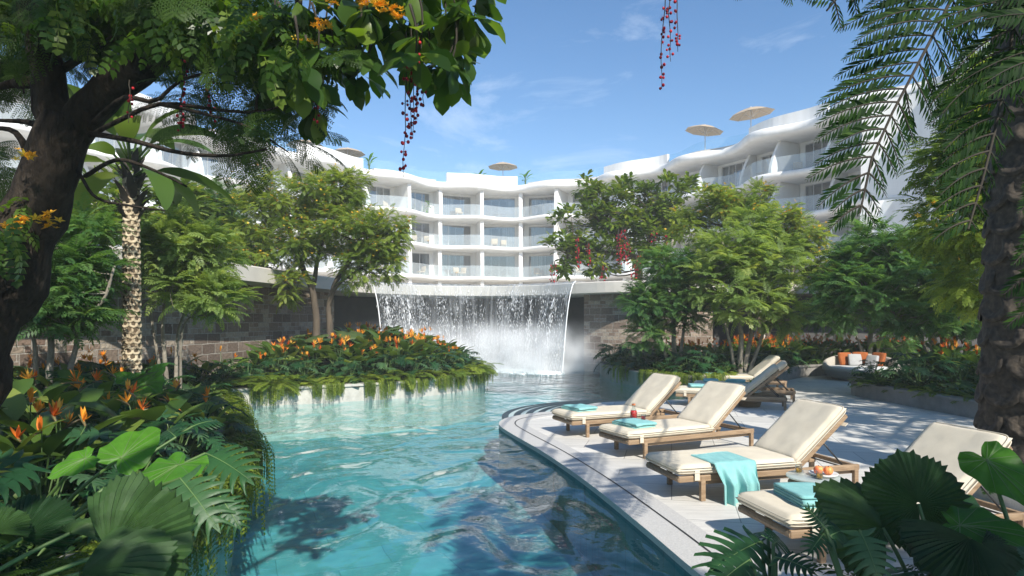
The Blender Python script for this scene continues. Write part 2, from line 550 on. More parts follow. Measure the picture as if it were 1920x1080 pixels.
def water_mat():
    m, nt, nd, L = newmat('pool water')
    out = nd.new('ShaderNodeOutputMaterial')
    v = texco(nt, 'Object')
    # long lazy swell near the rim, quick small ripples towards the fall
    n1 = N(nt, 'ShaderNodeTexNoise'); n1.inputs['Scale'].default_value = 1.3; n1.inputs['Detail'].default_value = 1.5; n1.inputs['Distortion'].default_value = 1.2; n1.inputs['Roughness'].default_value = .35
    v1 = texco(nt, 'Object', (1.0, .62, 1)); L.new(v1, n1.inputs['Vector'])
    n2 = N(nt, 'ShaderNodeTexNoise'); n2.inputs['Scale'].default_value = 5.5; n2.inputs['Detail'].default_value = 3; n2.inputs['Distortion'].default_value = .4
    L.new(v, n2.inputs['Vector'])
    n3 = N(nt, 'ShaderNodeTexNoise'); n3.inputs['Scale'].default_value = 14; n3.inputs['Detail'].default_value = 2
    L.new(v, n3.inputs['Vector'])
    sx = nd.new('ShaderNodeSeparateXYZ'); L.new(v, sx.inputs[0])
    mr = nd.new('ShaderNodeMapRange'); mr.inputs['From Min'].default_value = 7.5; mr.inputs['From Max'].default_value = 15
    L.new(sx.outputs['Y'], mr.inputs['Value'])
    a1 = N(nt, 'ShaderNodeMath', operation='MULTIPLY'); L.new(n2.outputs['Fac'], a1.inputs[0])
    k2 = nd.new('ShaderNodeMapRange'); k2.inputs['To Min'].default_value = .05; k2.inputs['To Max'].default_value = .32; L.new(mr.outputs[0], k2.inputs['Value']); L.new(k2.outputs[0], a1.inputs[1])
    a3 = N(nt, 'ShaderNodeMath', operation='MULTIPLY'); L.new(n3.outputs['Fac'], a3.inputs[0])
    k3 = nd.new('ShaderNodeMapRange'); k3.inputs['To Min'].default_value = .004; k3.inputs['To Max'].default_value = .11; L.new(mr.outputs[0], k3.inputs['Value']); L.new(k3.outputs[0], a3.inputs[1])
    s1 = N(nt, 'ShaderNodeMath', operation='ADD'); L.new(n1.outputs['Fac'], s1.inputs[0]); L.new(a1.outputs[0], s1.inputs[1])
    s2 = N(nt, 'ShaderNodeMath', operation='ADD'); L.new(s1.outputs[0], s2.inputs[0]); L.new(a3.outputs[0], s2.inputs[1])
    bp = nd.new('ShaderNodeBump'); bp.inputs['Strength'].default_value = 1; bp.inputs['Distance'].default_value = .125
    L.new(s2.outputs[0], bp.inputs['Height'])
    lw = nd.new('ShaderNodeLayerWeight'); lw.inputs['Blend'].default_value = .5; L.new(bp.outputs[0], lw.inputs['Normal'])
    pw_ = N(nt, 'ShaderNodeMath', operation='POWER'); pw_.inputs[1].default_value = 5; L.new(lw.outputs['Facing'], pw_.inputs[0])
    fr = N(nt, 'ShaderNodeMath', operation='MULTIPLY_ADD', use_clamp=True); fr.inputs[1].default_value = .98; fr.inputs[2].default_value = .02; L.new(pw_.outputs[0], fr.inputs[0])
    tr = nd.new('ShaderNodeBsdfTransparent'); tr.inputs[0].default_value = (.70, .93, .94, 1)
    gl = nd.new('ShaderNodeBsdfGlossy'); gl.inputs['Roughness'].default_value = .0; gl.inputs['Color'].default_value = (.97, .98, 1, 1)
    L.new(bp.outputs[0], gl.inputs['Normal'])
    ms = nd.new('ShaderNodeMixShader')
    L.new(fr.outputs[0], ms.inputs[0]); L.new(tr.outputs[0], ms.inputs[1]); L.new(gl.outputs[0], ms.inputs[2])
    L.new(ms.outputs[0], out.inputs[0])
    return m


def stone_wall_mat():
    m, nt, nd, L = newmat('coursed ashlar stone')
    out = nd.new('ShaderNodeOutputMaterial'); b = nd.new('ShaderNodeBsdfPrincipled')
    v0 = texco(nt, 'UV')
    nzd = N(nt, 'ShaderNodeTexNoise'); nzd.inputs['Scale'].default_value = 3; L.new(v0, nzd.inputs['Vector'])
    ad = N(nt, 'ShaderNodeVectorMath', operation='MULTIPLY_ADD'); ad.inputs[1].default_value = (.035, .035, 0); L.new(nzd.outputs['Color'], ad.inputs[0]); L.new(v0, ad.inputs[2])

    def brick(w_, h_, c1, c2, off):
        br = N(nt, 'ShaderNodeTexBrick', offset=off)
        br.inputs['Scale'].default_value = 1; br.inputs['Brick Width'].default_value = w_; br.inputs['Row Height'].default_value = h_
        br.inputs['Mortar Size'].default_value = .013; br.inputs['Mortar Smooth'].default_value = .3
        br.inputs['Color1'].default_value = c1; br.inputs['Color2'].default_value = c2; br.inputs['Mortar'].default_value = (.36, .33, .29, 1)
        L.new(ad.outputs[0], br.inputs['Vector'])
        return br
    A, B = (.13, .095, .075, 1), (.33, .26, .20, 1)
    big = brick(.5, .25, A, B, .42)
    small = brick(.25, .125, (.19, .13, .10, 1), (.40, .34, .27, 1), .5)
    mask = brick(.5, .25, (0, 0, 0, 1), (1, 1, 1, 1), .42)
    gt = N(nt, 'ShaderNodeMath', operation='GREATER_THAN'); gt.inputs[1].default_value = .48
    L.new(mask.outputs['Color'], gt.inputs[0])
    mx = N(nt, 'ShaderNodeMix', data_type='RGBA'); L.new(gt.outputs[0], mx.inputs[0]); L.new(big.outputs['Color'], mx.inputs[6]); L.new(small.outputs['Color'], mx.inputs[7])
    nz = N(nt, 'ShaderNodeTexNoise'); nz.inputs['Scale'].default_value = 16; nz.inputs['Detail'].default_value = 6; L.new(v0, nz.inputs['Vector'])
    rp = ramp(nt, [(.25, (.7, .69, .68)), (.75, (1.2, 1.19, 1.17))]); L.new(nz.outputs['Fac'], rp.inputs['Fac'])
    m2 = N(nt, 'ShaderNodeMix', data_type='RGBA', blend_type='MULTIPLY'); m2.inputs[0].default_value = 1
    L.new(mx.outputs[2], m2.inputs[6]); L.new(rp.outputs['Color'], m2.inputs[7]); L.new(m2.outputs[2], b.inputs['Base Color'])
    mf = N(nt, 'ShaderNodeMix', data_type='FLOAT'); L.new(gt.outputs[0], mf.inputs[0]); L.new(big.outputs['Fac'], mf.inputs[2]); L.new(small.outputs['Fac'], mf.inputs[3])
    h = N(nt, 'ShaderNodeMath', operation='MULTIPLY_ADD'); h.inputs[1].default_value = -1.2; L.new(mf.outputs[0], h.inputs[0]); L.new(nz.outputs['Fac'], h.inputs[2])
    bp = nd.new('ShaderNodeBump'); bp.inputs['Strength'].default_value = .8; bp.inputs['Distance'].default_value = .03
    L.new(h.outputs[0], bp.inputs['Height']); L.new(bp.outputs[0], b.inputs['Normal'])
    b.inputs['Roughness'].default_value = .9
    L.new(b.outputs[0], out.inputs[0])
    return m


M['deck'] = tile_deck()
M['coping'] = simple_mat('pale granite coping', (.56, .545, .515), .6, ((.42, .41, .39), 60), .25, 80)
M['slot'] = simple_mat('dark slot', (.02, .02, .02), .7)
M['pool_floor'] = pool_tile('aqua pool tile', (.075, .27, .295), (.115, .335, .35), (.045, .19, .215))
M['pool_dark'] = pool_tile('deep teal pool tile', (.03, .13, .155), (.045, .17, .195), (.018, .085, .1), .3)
M['step'] = simple_mat('wet pale step stone', (.46, .56, .54), .35, ((.38, .49, .48), 9))
M['nosing'] = simple_mat('dark step nosing', (.012, .028, .036), .45, ((.02, .042, .05), 20))
M['water'] = water_mat()
M['curb'] = simple_mat('weathered limestone', (.55, .535, .49), .8, ((.40, .39, .355), 5), .35, 30)
M['curb_grey'] = simple_mat('grey slate cladding', (.19, .185, .17), .75, ((.27, .255, .23), 5), .5, 18)
M['soil'] = simple_mat('dark soil', (.03, .024, .016), .95, ((.055, .042, .03), 8), .8, 30)
M['earth'] = simple_mat('earth', (.10, .09, .06), .95, ((.06, .07, .03), 2))
M['stone'] = stone_wall_mat()
M['white'] = simple_mat('white render', (.80, .795, .78), .7, ((.68, .67, .645), .9), stretch=(1.6, 1.6, .22), detail=7)
M['beige'] = simple_mat('warm pale concrete', (.60, .56, .50), .75, ((.53, .495, .44), 2), .1, 20)
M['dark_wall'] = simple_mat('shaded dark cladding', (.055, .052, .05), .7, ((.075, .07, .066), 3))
M['interior'] = simple_mat('room wall', (.38, .38, .38), .9)
M['frame'] = simple_mat('pale window metal', (.55, .55, .55), .45)
M['curtain'] = simple_mat('sheer curtain', (.62, .60, .57), .9)
M['pane'] = glass_mat('window pane', (.62, .68, .72), 1.0, .22)
M['balu'] = glass_mat('balustrade glass', (.86, .94, .96), 1.0, .06, .24, (.8, .86, .88))
M['cyan_glass'] = glass_mat('pale cyan roof glass', (.84, .95, .98), 1.0, .04, .08, (.75, .9, .95))

# ------------------------------------------------------------------ ground, pool shell, water
WZ, PZ = -.07, -.85
BIG = MB(); BIG.add([(-150, -150, -3.0), (150, -150, -3.0), (150, 150, -3.0), (-150, 150, -3.0)], [[(0, 1, 2, 3)]])
tag(BIG.build('ground', M['earth'], smooth=False), kind='structure')


def poly_sheet(name, pts, z, mat, kind='structure'):
    p = np.asarray(pts, float)
    bm = bmesh.new()
    vs_ = [bm.verts.new((x, y, z)) for x, y in p]
    f = bm.faces.new(vs_)
    bm.normal_update()
    if f.normal.z < 0:
        f.normal_flip()
    bmesh.ops.triangulate(bm, faces=[f])
    me = bpy.data.meshes.new(name); bm.to_mesh(me); bm.free()
    me.materials.append(mat)
    o = bpy.data.objects.new(name, me); COL.objects.link(o)
    if kind: o['kind'] = kind
    return o


def offset_line(p, d):
    """polyline moved sideways by d (to the left of its course for d > 0)"""
    p = np.asarray(p, float)
    t = norm(np.gradient(p, axis=0))
    return p + np.stack([-t[:, 1], t[:, 0]], 1) * d


def ribbon(mb, A, za, B, zb, uvs=None, mat=0):
    A, B = np.asarray(A), np.asarray(B)
    n = len(A)
    za = np.broadcast_to(za, (n,)); zb = np.broadcast_to(zb, (n,))
    v = np.stack([np.column_stack([A, za]), np.column_stack([B, zb])], 1).reshape(-1, 3)
    mb.add(v, [grid_faces(n, 2)], mat=mat)
    if uvs is not None:
        s = np.concatenate([[0], np.cumsum(np.linalg.norm(np.diff(A, axis=0), axis=1))])
        uvs.append(np.stack([np.column_stack([s, za]), np.column_stack([s, zb])], 1).reshape(-1, 2))


deck_edge = smooth_path([(2.9, -6), (2.3, 0), (1.75, 2.5), (1.47, 3.8), (1.30, 4.6), (1.12, 5.61), (.826, 7.08), (.432, 8.64), (.0, 10.05), (-.2, 10.8), (-.22, 11.25), (-.12, 11.66), (.12, 12.02), (.5, 12.38), (.95, 12.6)], 120)
_a = np.radians(np.linspace(172, 80, 16))
step_edge = np.concatenate([[(.95, 12.6)], np.column_stack([2.6 + 1.42 * np.cos(_a), 12.4 + 1.76 * np.sin(_a)]), [(3.0, 14.3)]])
bay_edge = smooth_path([(3.0, 14.3), (3.6, 14.42), (4.2, 14.7), (4.62, 15.2), (4.75, 15.7), (4.7, 16.3)], 14)
deck_outline = np.concatenate([deck_edge, step_edge[1:], bay_edge[1:], [(4.7, 24.5), (34, 24.5), (34, -6)]])
deck = poly_sheet('deck', deck_outline, 0, M['deck'])
# the rim: coping stones, then the slot drain, then a second band
edge_all = np.concatenate([deck_edge, step_edge[1:], bay_edge[1:]])
cop = MB()
inner = offset_line(deck_edge, -.27)
ribbon(cop, deck_edge, .012, inner, .012)
ribbon(cop, deck_edge - 0, -.045, deck_edge, .012)
tag(cop.build('pool_coping', M['coping'], smooth=False), kind='structure')
sl_ = MB(); ribbon(sl_, offset_line(deck_edge, -.27), .0135, offset_line(deck_edge, -.292), .0135); ribbon(sl_, offset_line(deck_edge, -.292), .0135, offset_line(deck_edge, -.292), .0)
tag(sl_.build('slot_drain', M['slot'], smooth=False), kind='structure')
cp2 = MB(); ribbon(cp2, offset_line(deck_edge, -.292), .012, offset_line(deck_edge, -.47), .012); ribbon(cp2, offset_line(deck_edge, -.47), .012, offset_line(deck_edge, -.47), 0)
tag(cp2.build('paving_border', M['coping'], smooth=False), kind='structure')
# pool walls under the deck
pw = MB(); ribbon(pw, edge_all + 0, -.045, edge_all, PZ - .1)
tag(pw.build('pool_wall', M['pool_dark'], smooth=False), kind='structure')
poly_sheet('pool_floor', [(-12, -6.5), (8, -6.5), (8, 28.5), (-12, 28.5)], PZ, M['pool_floor'])
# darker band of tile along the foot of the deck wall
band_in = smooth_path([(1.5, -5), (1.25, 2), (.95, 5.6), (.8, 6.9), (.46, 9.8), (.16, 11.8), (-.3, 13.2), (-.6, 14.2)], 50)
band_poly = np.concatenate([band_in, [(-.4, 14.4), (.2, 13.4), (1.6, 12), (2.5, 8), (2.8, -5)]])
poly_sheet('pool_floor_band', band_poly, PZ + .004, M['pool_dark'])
# curved steps that wade in beside the rim
for i in range(6):
    rx, ry = 2.8 - .23 * i, 2.6 - .14 * i
    ang = np.radians(np.linspace(196, 66, 50))
    pts = np.column_stack([2.6 + rx * np.cos(ang), 12.4 + ry * np.sin(ang)])
    z = -.067 + .009 * i
    poly = np.concatenate([pts, [(3.9, 13.6), (3.0, 12), (1.2, 11.5), (.4, 11.3)]])
    poly_sheet('pool_step', poly, z, M['step'])
    st = MB(); ribbon(st, pts, z - .006, pts, z - .26)
    inn = pts + norm(np.array([2.6, 12.4]) - pts) * .13
    ribbon(st, pts, z + .003, inn, z + .003)
    tag(st.build('pool_step_edge', M['nosing'], smooth=False), kind='structure')

wm = MB()
gx, gy = np.meshgrid(np.linspace(-12, 8, 41), np.linspace(-6.4, 28.4, 71), indexing='ij')
wm.add(np.column_stack([gx.ravel(), gy.ravel(), np.full(gx.size, WZ)]), [grid_faces(41, 71)])
tag(wm.build('water', M['water']), kind='structure')

# ------------------------------------------------------------------ planted beds
bed_edge = smooth_path([(-2.42, -6), (-2.42, 1), (-2.46, 3.2), (-2.56, 4.8), (-2.7, 5.8), (-3.06, 7.0), (-3.82, 8.8), (-4.6, 10.5), (-5.3, 11.9), (-5.6, 12.6), (-5.95, 13.2), (-5.7, 13.85), (-5.1, 14.0), (-3.9, 14.55), (-2.5, 15.35), (-1.45, 16.45), (-.88, 17.6), (-.78, 18.7), (-1.0, 20.2), (-1.8, 22), (-3.0, 23.7), (-4.6, 25.4)], 150)
bed_poly = np.concatenate([bed_edge, [(-14, 25.4), (-14, -6)]])


def bed_z(x, y):
    x, y = np.asarray(x, float), np.asarray(y, float)
    m = .55 * np.exp(-(((x + 3.9) / 2.2) ** 2 + ((y - 18.6) / 2.2) ** 2))
    m2 = .25 * np.exp(-(((x + 7) / 2.5) ** 2 + ((y - 9) / 4.0) ** 2))
    return .24 + m + m2


def soil(name, poly, zf, step=.35):
    poly = np.asarray(poly)
    x0, y0 = poly.min(0); x1, y1 = poly.max(0)
    xs, ys = np.arange(x0, x1 + step, step), np.arange(y0, y1 + step, step)
    X, Y = np.meshgrid(xs, ys, indexing='ij')
    F = grid_faces(len(xs), len(ys))
    cx, cy_ = X.ravel()[F].mean(1), Y.ravel()[F].mean(1)
    k = inside(poly, cx, cy_)
    for dx, dy in ((.16, 0), (-.16, 0), (0, .16), (0, -.16)):
        k &= inside(poly, cx + dx, cy_ + dy)
    mb = MB(); mb.add(np.column_stack([X.ravel(), Y.ravel(), zf(X, Y).ravel()]), [F[k]])
    return tag(mb.build(name, M['soil']), kind='structure')


def planter_wall(name, label, line, ztop, zbot, thick, mat, lip=.035, side=1):
    """a low retaining wall: the face along line, thickness to its left (side 1) or right (-1)"""
    line = np.asarray(line)
    t = thing(name, label, 'planter wall')
    a, b_ = line, offset_line(line, thick * side)
    mb = MB(); ribbon(mb, a, zbot, a, ztop - .05); ribbon(mb, b_, zbot if zbot > -.2 else -.2, b_, ztop - .05)
    mb.build('wall_face', mat, t, smooth=False)
    cb = MB()
    o, i_ = offset_line(line, -lip * side), offset_line(line, (thick + .01) * side)
    ribbon(cb, o, ztop - .05, o, ztop - .006); ribbon(cb, o, ztop - .006, offset_line(o, .008 * side), ztop); ribbon(cb, offset_line(o, .008 * side), ztop, i_, ztop); ribbon(cb, i_, ztop, i_, ztop - .06); ribbon(cb, o, ztop - .05, i_, ztop - .05)
    cb.build('coping', mat, t, smooth=False)
    return t


soil('bed_soil', bed_poly, bed_z)
planter_wall('planter_wall', 'long pale limestone wall holding the planted bed that juts into the pool', bed_edge, .33, -.9, .3, M['curb'])
# the bed across the water, behind the far loungers
r2_front = smooth_path([(3.35, 25), (3.1, 22.5), (3.02, 21), (3.2, 19.2), (3.6, 17.7), (4.2, 16.7), (4.9, 16.35), (5.9, 16.9), (7.2, 18.0), (8.4, 19.3), (9.6, 20.45), (11.5, 20.9), (14, 20.6), (17, 19.8)], 90)
r2_poly = np.concatenate([r2_front, [(20, 19), (20, 27), (3.4, 27)]])
soil('bed_soil', r2_poly, lambda x, y: np.full(np.shape(x), .28))
planter_wall('planter_wall', 'grey stone wall round the bed behind the distant row of loungers', r2_front, .36, -.9, .25, M['curb_grey'], side=1)
r1_line = smooth_path([(14.5, 18.6), (11, 17.3), (9.2, 16.5), (8.35, 15.75), (8.1, 15.0), (8.2, 14.1), (8.32, 12.8), (8.5, 11.2), (9.0, 9.6), (10.2, 8.0), (12.5, 6.8)], 60)
r1_poly = np.concatenate([r1_line, [(19, 6.8), (19, 18.6)]])
soil('bed_soil', r1_poly, lambda x, y: np.full(np.shape(x), .26))
planter_wall('planter_wall', 'grey slate clad planter wall curving across the paving in front of ferns', r1_line, .33, -.02, .25, M['curb_grey'], side=1)
r4_line = smooth_path([(1.95, -4), (1.95, 1.5), (2.05, 3.0), (2.35, 3.55), (3.0, 3.85), (3.7, 4.4), (4.55, 5.0), (4.72, 6.1), (4.95, 7.2), (5.6, 7.6), (6.4, 7.0), (7.3, 5.4), (9, 4.0)], 70)
r4_poly = np.concatenate([r4_line, [(9, -4)]])
soil('bed_soil', r4_poly, lambda x, y: np.full(np.shape(x), .1))
planter_wall('planter_wall', 'low stone edging round the shady bed at the palm trunk', r4_line, .14, -.02, .14, M['curb'], lip=.01, side=-1)

# ------------------------------------------------------------------ curving ledge, stone wall behind, terrace above
ledge = smooth_path([(-13, -4), (-10.2, 3), (-8.3, 7.5), (-7.3, 10.6), (-6.5, 14.3), (-5.85, 18.4), (-5.2, 21.4), (-4.3, 23.2), (-2.8, 24.45), (-.9, 24.9), (.9, 24.1), (2.35, 22.5), (3.5, 21.6), (5.2, 21.2), (8, 22), (12, 23.2), (17, 23.6), (26, 22)], 200)
LT, LB = 3.12, 2.74
lg = thing('roof_ledge', 'curving pale concrete ledge that roofs the stone wall and carries the waterfall', 'ledge')
mb = MB()
ribbon(mb, ledge, LB, ledge, LT - .03); ribbon(mb, ledge, LT - .03, offset_line(ledge, .03), LT); ribbon(mb, offset_line(ledge, .03), LT, offset_line(ledge, .55), LT); ribbon(mb, ledge, LB, offset_line(ledge, .5), LB - .02)
mb.build('fascia', M['beige'], lg, smooth=False)
mb = MB(); ribbon(mb, offset_line(ledge, .5), LB - .02, offset_line(ledge, 3.2), LB - .02)
mb.build('soffit', M['beige'], lg, smooth=False)
ter = np.concatenate([offset_line(ledge, .5), [(40, 22), (40, 70), (-45, 70), (-45, -4)]])
poly_sheet('terrace', ter, LT - .004, M['beige'])


def stone_piece(name, label, i0, i1, off, z0, z1, ends=True, mat='stone'):
    w_ = offset_line(ledge, off)[i0:i1]
    mb = MB(); uv = []
    ribbon(mb, w_, z0, w_, z1, uv)
    if ends:
        for e in (0, -1):
            nrm = norm(np.array([offset_line(ledge, off + 1)[i0:i1][e] - w_[e]]))[0]
            q = np.array([w_[e], w_[e] + nrm * .6])
            ribbon(mb, q, z0, q, z1, uv)
    o = mb.build(name, M[mat], smooth=False, uv=np.concatenate(uv))
    return tag(o, label, 'wall')


iL = int(np.argmin(np.abs(ledge[:, 1] - 21.9) + (ledge[:, 0] > 0) * 99))
iR = int(np.argmin(np.abs(ledge[:, 0] - 2.1) + (ledge[:, 1] < 10) * 99))
iE = int(np.argmin(np.abs(ledge[:, 0] - 7.6) + (ledge[:, 1] < 10) * 99))
stone_piece('stone_wall', 'long brown stone block wall behind the yellow flowering tree', 20, iL, .95, -.9, LB - .02)
stone_piece('stone_wall', 'brown stone block wall beside the waterfall, dappled with sunlight', iR, iE, .75, -.9, LB - .02)
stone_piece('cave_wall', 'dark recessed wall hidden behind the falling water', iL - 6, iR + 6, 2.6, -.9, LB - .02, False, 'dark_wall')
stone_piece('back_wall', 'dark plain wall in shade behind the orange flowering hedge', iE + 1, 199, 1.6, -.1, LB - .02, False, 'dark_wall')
pil = thing('pillar', 'pale square pillar standing behind the tall pale green tree', 'pillar', (8.6, 21.95, 0))
mb = MB(); mb.add(*xf(rbox(.36, .36, LB, .01), t=(0, 0, LB / 2)))
mb.build('shaft', M['beige'], pil, False)
mb = MB(); mb.add(*xf(rbox(.46, .46, .14, .01), t=(0, 0, .33)))
mb.build('plinth', M['beige'], pil, False)
# ------------------------------------------------------------------ the hotel: a long curved block of wavy balconies
Xs = np.linspace(-31, 24.6, 1400)
Ys = np.where(Xs > 0, 60 - .057 * Xs ** 2, 60 - .045 * Xs ** 2)
ds = np.concatenate([[0], np.cumsum(np.hypot(np.diff(Xs), np.diff(Ys)))])
S = ds - np.interp(0, Xs, ds)
Tx, Ty = np.gradient(Xs, S), np.gradient(Ys, S)
BAY, S0 = 3.55, -2.8


def bpos(s, o):
    """plan point at arc length s, o metres in front of the mean slab edge"""
    s = np.asarray(s, float)
    x, y = np.interp(s, S, Xs), np.interp(s, S, Ys)
    tx, ty = np.interp(s, S, Tx), np.interp(s, S, Ty)
    return np.stack(np.broadcast_arrays(x + ty * o, y - tx * o), -1)


def bwave(s, f=0):
    s = np.asarray(s, float)
    return .64 * np.cos(2 * PI * (s - S0) / (2 * BAY) + .25 * f) + .25 * np.sin(2 * PI * s / 23.0)


SMIN, SMAX = S[0], S[-1]
ss = np.arange(SMIN, SMAX, .22)
hotel = thing('hotel_building', 'white curved hotel with wavy balcony edges and glass railings on every floor', 'building')
FLOORS = [3.1, 5.85, 8.7, 11.5]
ROOF = 14.3
FAC = -2.5


def sweep(prof, s=ss, wavef=None):
    """prof: list of (offset, z, follows the wave 0..1)"""
    V = []
    for o, z, k in prof:
        p = bpos(s, o + (wavef(s) * k if wavef is not None else 0))
        V.append(np.column_stack([p, np.full(len(s), z)]))
    V = np.stack(V, 1)
    return V.reshape(-1, 3), [grid_faces(len(s), len(prof))]


for f, z in enumerate(FLOORS[1:]):
    mb = MB()
    wf = lambda s, f=f: bwave(s, f)
    mb.add(*sweep([(-5, z, 0), (-.3, z, 1), (-.06, z - .01, 1), (0, z - .07, 1), (.02, z - .2, 1), (-.02, z - .3, 1), (-.10, z - .37, 1), (-.5, z - .42, 1), (-1.0, z - .44, .7), (-5, z - .44, 0)], wavef=wf))
    mb.build('balcony_slab', M['white'], hotel)
mb = MB()
wf = lambda s: bwave(s, 3)
mb.add(*sweep([(-9, ROOF + .25, 0), (-.3, ROOF + .25, 1), (-.05, ROOF + .24, 1), (.03, ROOF + .17, 1), (.05, ROOF - .12, 1), (0, ROOF - .28, 1), (-.12, ROOF - .36, 1), (-.5, ROOF - .42, 1), (-1.0, ROOF - .44, .7), (-9, ROOF - .44, 0)], wavef=wf))
mb.build('roof', M['white'], hotel)
# room back wall, party walls' fronts and lintels
mb = MB(); mb.add(*sweep([(-5, 3.1, 0), (-5, ROOF, 0)])); mb.build('room_wall', M['interior'], hotel, False)
bounds = [S0 + BAY * k for k in range(int((SMIN - S0) / BAY) + 1, int((SMAX - S0) / BAY) + 1)]
lint = MB()
for z, zt in zip(FLOORS, FLOORS[1:] + [ROOF]):
    lint.add(*sweep([(FAC - .25, zt - .43, 0), (FAC - .25, z + 2.2, 0), (FAC, z + 2.2, 0), (FAC, zt - .43, 0)]))
lint.build('facade_lintel', M['white'], hotel, False)
rng = np.random.default_rng(3)
blank = {len(bounds) - 4}          # one bay on the wing near the palm is a blank white wall
for b_i, s in enumerate(bounds):
    # party wall with its swept front edge, all floors
    fin = MB()
    for f, (z, zt) in enumerate(zip(FLOORS, FLOORS[1:] + [ROOF])):
        h = zt - .43 - z
        zz = np.linspace(0, h, 9)
        flat = abs(s) < 13
        front = bwave(s, f) - .35 - (.12 if flat else 1.0) * (zz / h) ** 1.6
        th = .16 if flat else .11
        side = []
        for sg in (-th, th):
            a = np.column_stack([bpos(np.full(9, s + sg), front), z + zz])
            b_ = np.column_stack([bpos(np.full(9, s + sg), -5.0), z + zz])
            side += [a, b_]
        v = np.stack([side[1], side[0], side[2], side[3]], 1).reshape(-1, 3)
        fin.add(v, [grid_faces(9, 4)])
        # pier in the window wall
        for sg in (-1, 1):
            p = [bpos(s + sg * .16, FAC), bpos(s + sg * .52, FAC), bpos(s + sg * .52, FAC - .25)]
            vv = []
            for q in p:
                vv += [(q[0], q[1], z), (q[0], q[1], zt - .43)]
            fin.add(np.array(vv), [np.array([(0, 2, 3, 1), (2, 4, 5, 3)])])
    fin.build('party_wall', M['white'], hotel, False)
for f, (z, zt) in enumerate(zip(FLOORS, FLOORS[1:] + [ROOF])):
    for b_i, s in enumerate(bounds[:-1]):
        s1, s2 = s + .52, s + BAY - .52
        if b_i in blank:
            q = np.linspace(s, s + BAY, 8)
            mb = MB(); mb.add(*sweep([(.15, z - .4, 1), (.15, zt - .3, 1)], q, lambda s_, f=f: bwave(s_, f)))
            mb.build('wall_panel', M['white'], hotel)
            continue
        if s < -24 and f == 0:
            continue
        fr = MB()
        H = 2.2
        n = 4 if rng.random() > .25 else 3
        cuts = np.linspace(s1, s2, n + 1)

        def bar(sa, sb, za, zb, o, t):
            c = [bpos(sa, o), bpos(sb, o), bpos(sb, o - t), bpos(sa, o - t)]
            v = [(x, y, z + za) for x, y in c] + [(x, y, z + zb) for x, y in c]
            fr.add(v, [[(0, 1, 5, 4), (1, 2, 6, 5), (3, 0, 4, 7), (4, 5, 6, 7), (0, 3, 2, 1)]])
        for c in cuts:
            bar(c - .03, c + .03, 0, H, FAC - .06, .1)
        bar(s1, s2, H - .06, H, FAC - .062, .09); bar(s1, s2, 0, .06, FAC - .062, .09)
        win = fr.build('window', M['frame'], hotel, False)
        pm = MB(); a, b_ = bpos(s1, FAC - .11), bpos(s2, FAC - .11)
        pm.add([(a[0], a[1], z), (b_[0], b_[1], z), (b_[0], b_[1], z + H), (a[0], a[1], z + H)], [[(0, 1, 2, 3)]])
        pm.build('pane', M['pane'], win, False)
        for k in range(2):
            cu = MB()
            if rng.random() < .75:
                wd = rng.uniform(.25, 1.1) * (1.0 if rng.random() < .7 else 1.3)
                q = np.linspace(s1, s1 + wd, 30) if k == 0 else np.linspace(s2 - wd, s2, 30)
                of = FAC - .35 + .045 * np.sin(np.arange(30) * 1.6)
                p = bpos(q, of)
                v = np.stack([np.column_stack([p, np.full(30, z + .02)]), np.column_stack([p, np.full(30, z + H)])], 1).reshape(-1, 3)
                cu.add(v, [grid_faces(30, 2)])
                cu.build('curtain', M['curtain'], win)
for f, z in enumerate(FLOORS[1:]):
    mb = MB(); mb.add(*sweep([(-.16, z, 1), (-.16, z + 1.0, 1)], wavef=lambda s, f=f: bwave(s, f)))
    mb.build('balustrade', M['balu'], hotel)
# roof terrace: solid parapets by turns with planters and clear glass
kpar = 0
k = 0
i = 0
while i < len(bounds) - 2:
    span = 2
    a, b_ = bounds[i] + .6, bounds[min(i + span, len(bounds) - 1)] - .3
    q = np.linspace(a, b_, 16)
    if k % 2 == 0:
        mb = MB(); mb.add(*sweep([(-1.0, ROOF + .25, .5), (-1.0, ROOF + 1.25, .5), (-1.25, ROOF + 1.25, .5), (-1.25, ROOF + .25, .5)], q, lambda s: bwave(s, 3)))
        e = mb.v[0].reshape(16, 4, 3)
        mb.add(np.concatenate([e[0], e[-1]]), [[(0, 1, 2, 3), (7, 6, 5, 4)]])
        mb.build('roof_parapet', M['white'], hotel, False)
    else:
        mb = MB(); mb.add(*sweep([(-.9, ROOF + .25, .8), (-.9, ROOF + .55, .8), (-1.5, ROOF + .55, .8), (-1.5, ROOF + .25, .8)], q, lambda s: bwave(s, 3)))
        mb.build('roof_planter', M['beige'], hotel, False)
    i += span; k += 1
mb = MB(); mb.add(*sweep([(-2.0, ROOF + .25, .9), (-2.0, ROOF + 1.55, .9)], ss[(ss > -34) & (ss < 22)], lambda s: bwave(s, 3)))
mb.build('roof_glass', M['cyan_glass'], hotel)
mb = MB(); mb.add(*sweep([(-10, ROOF + .2, 0), (-10, 0, 0)])); mb.build('rear_wall', M['white'], hotel, False)

M['canvas'] = simple_mat('sand canvas', (.42, .33, .23), .85, ((.37, .29, .20), 3))
M['alu'] = simple_mat('pale pole metal', (.55, .54, .52), .4)


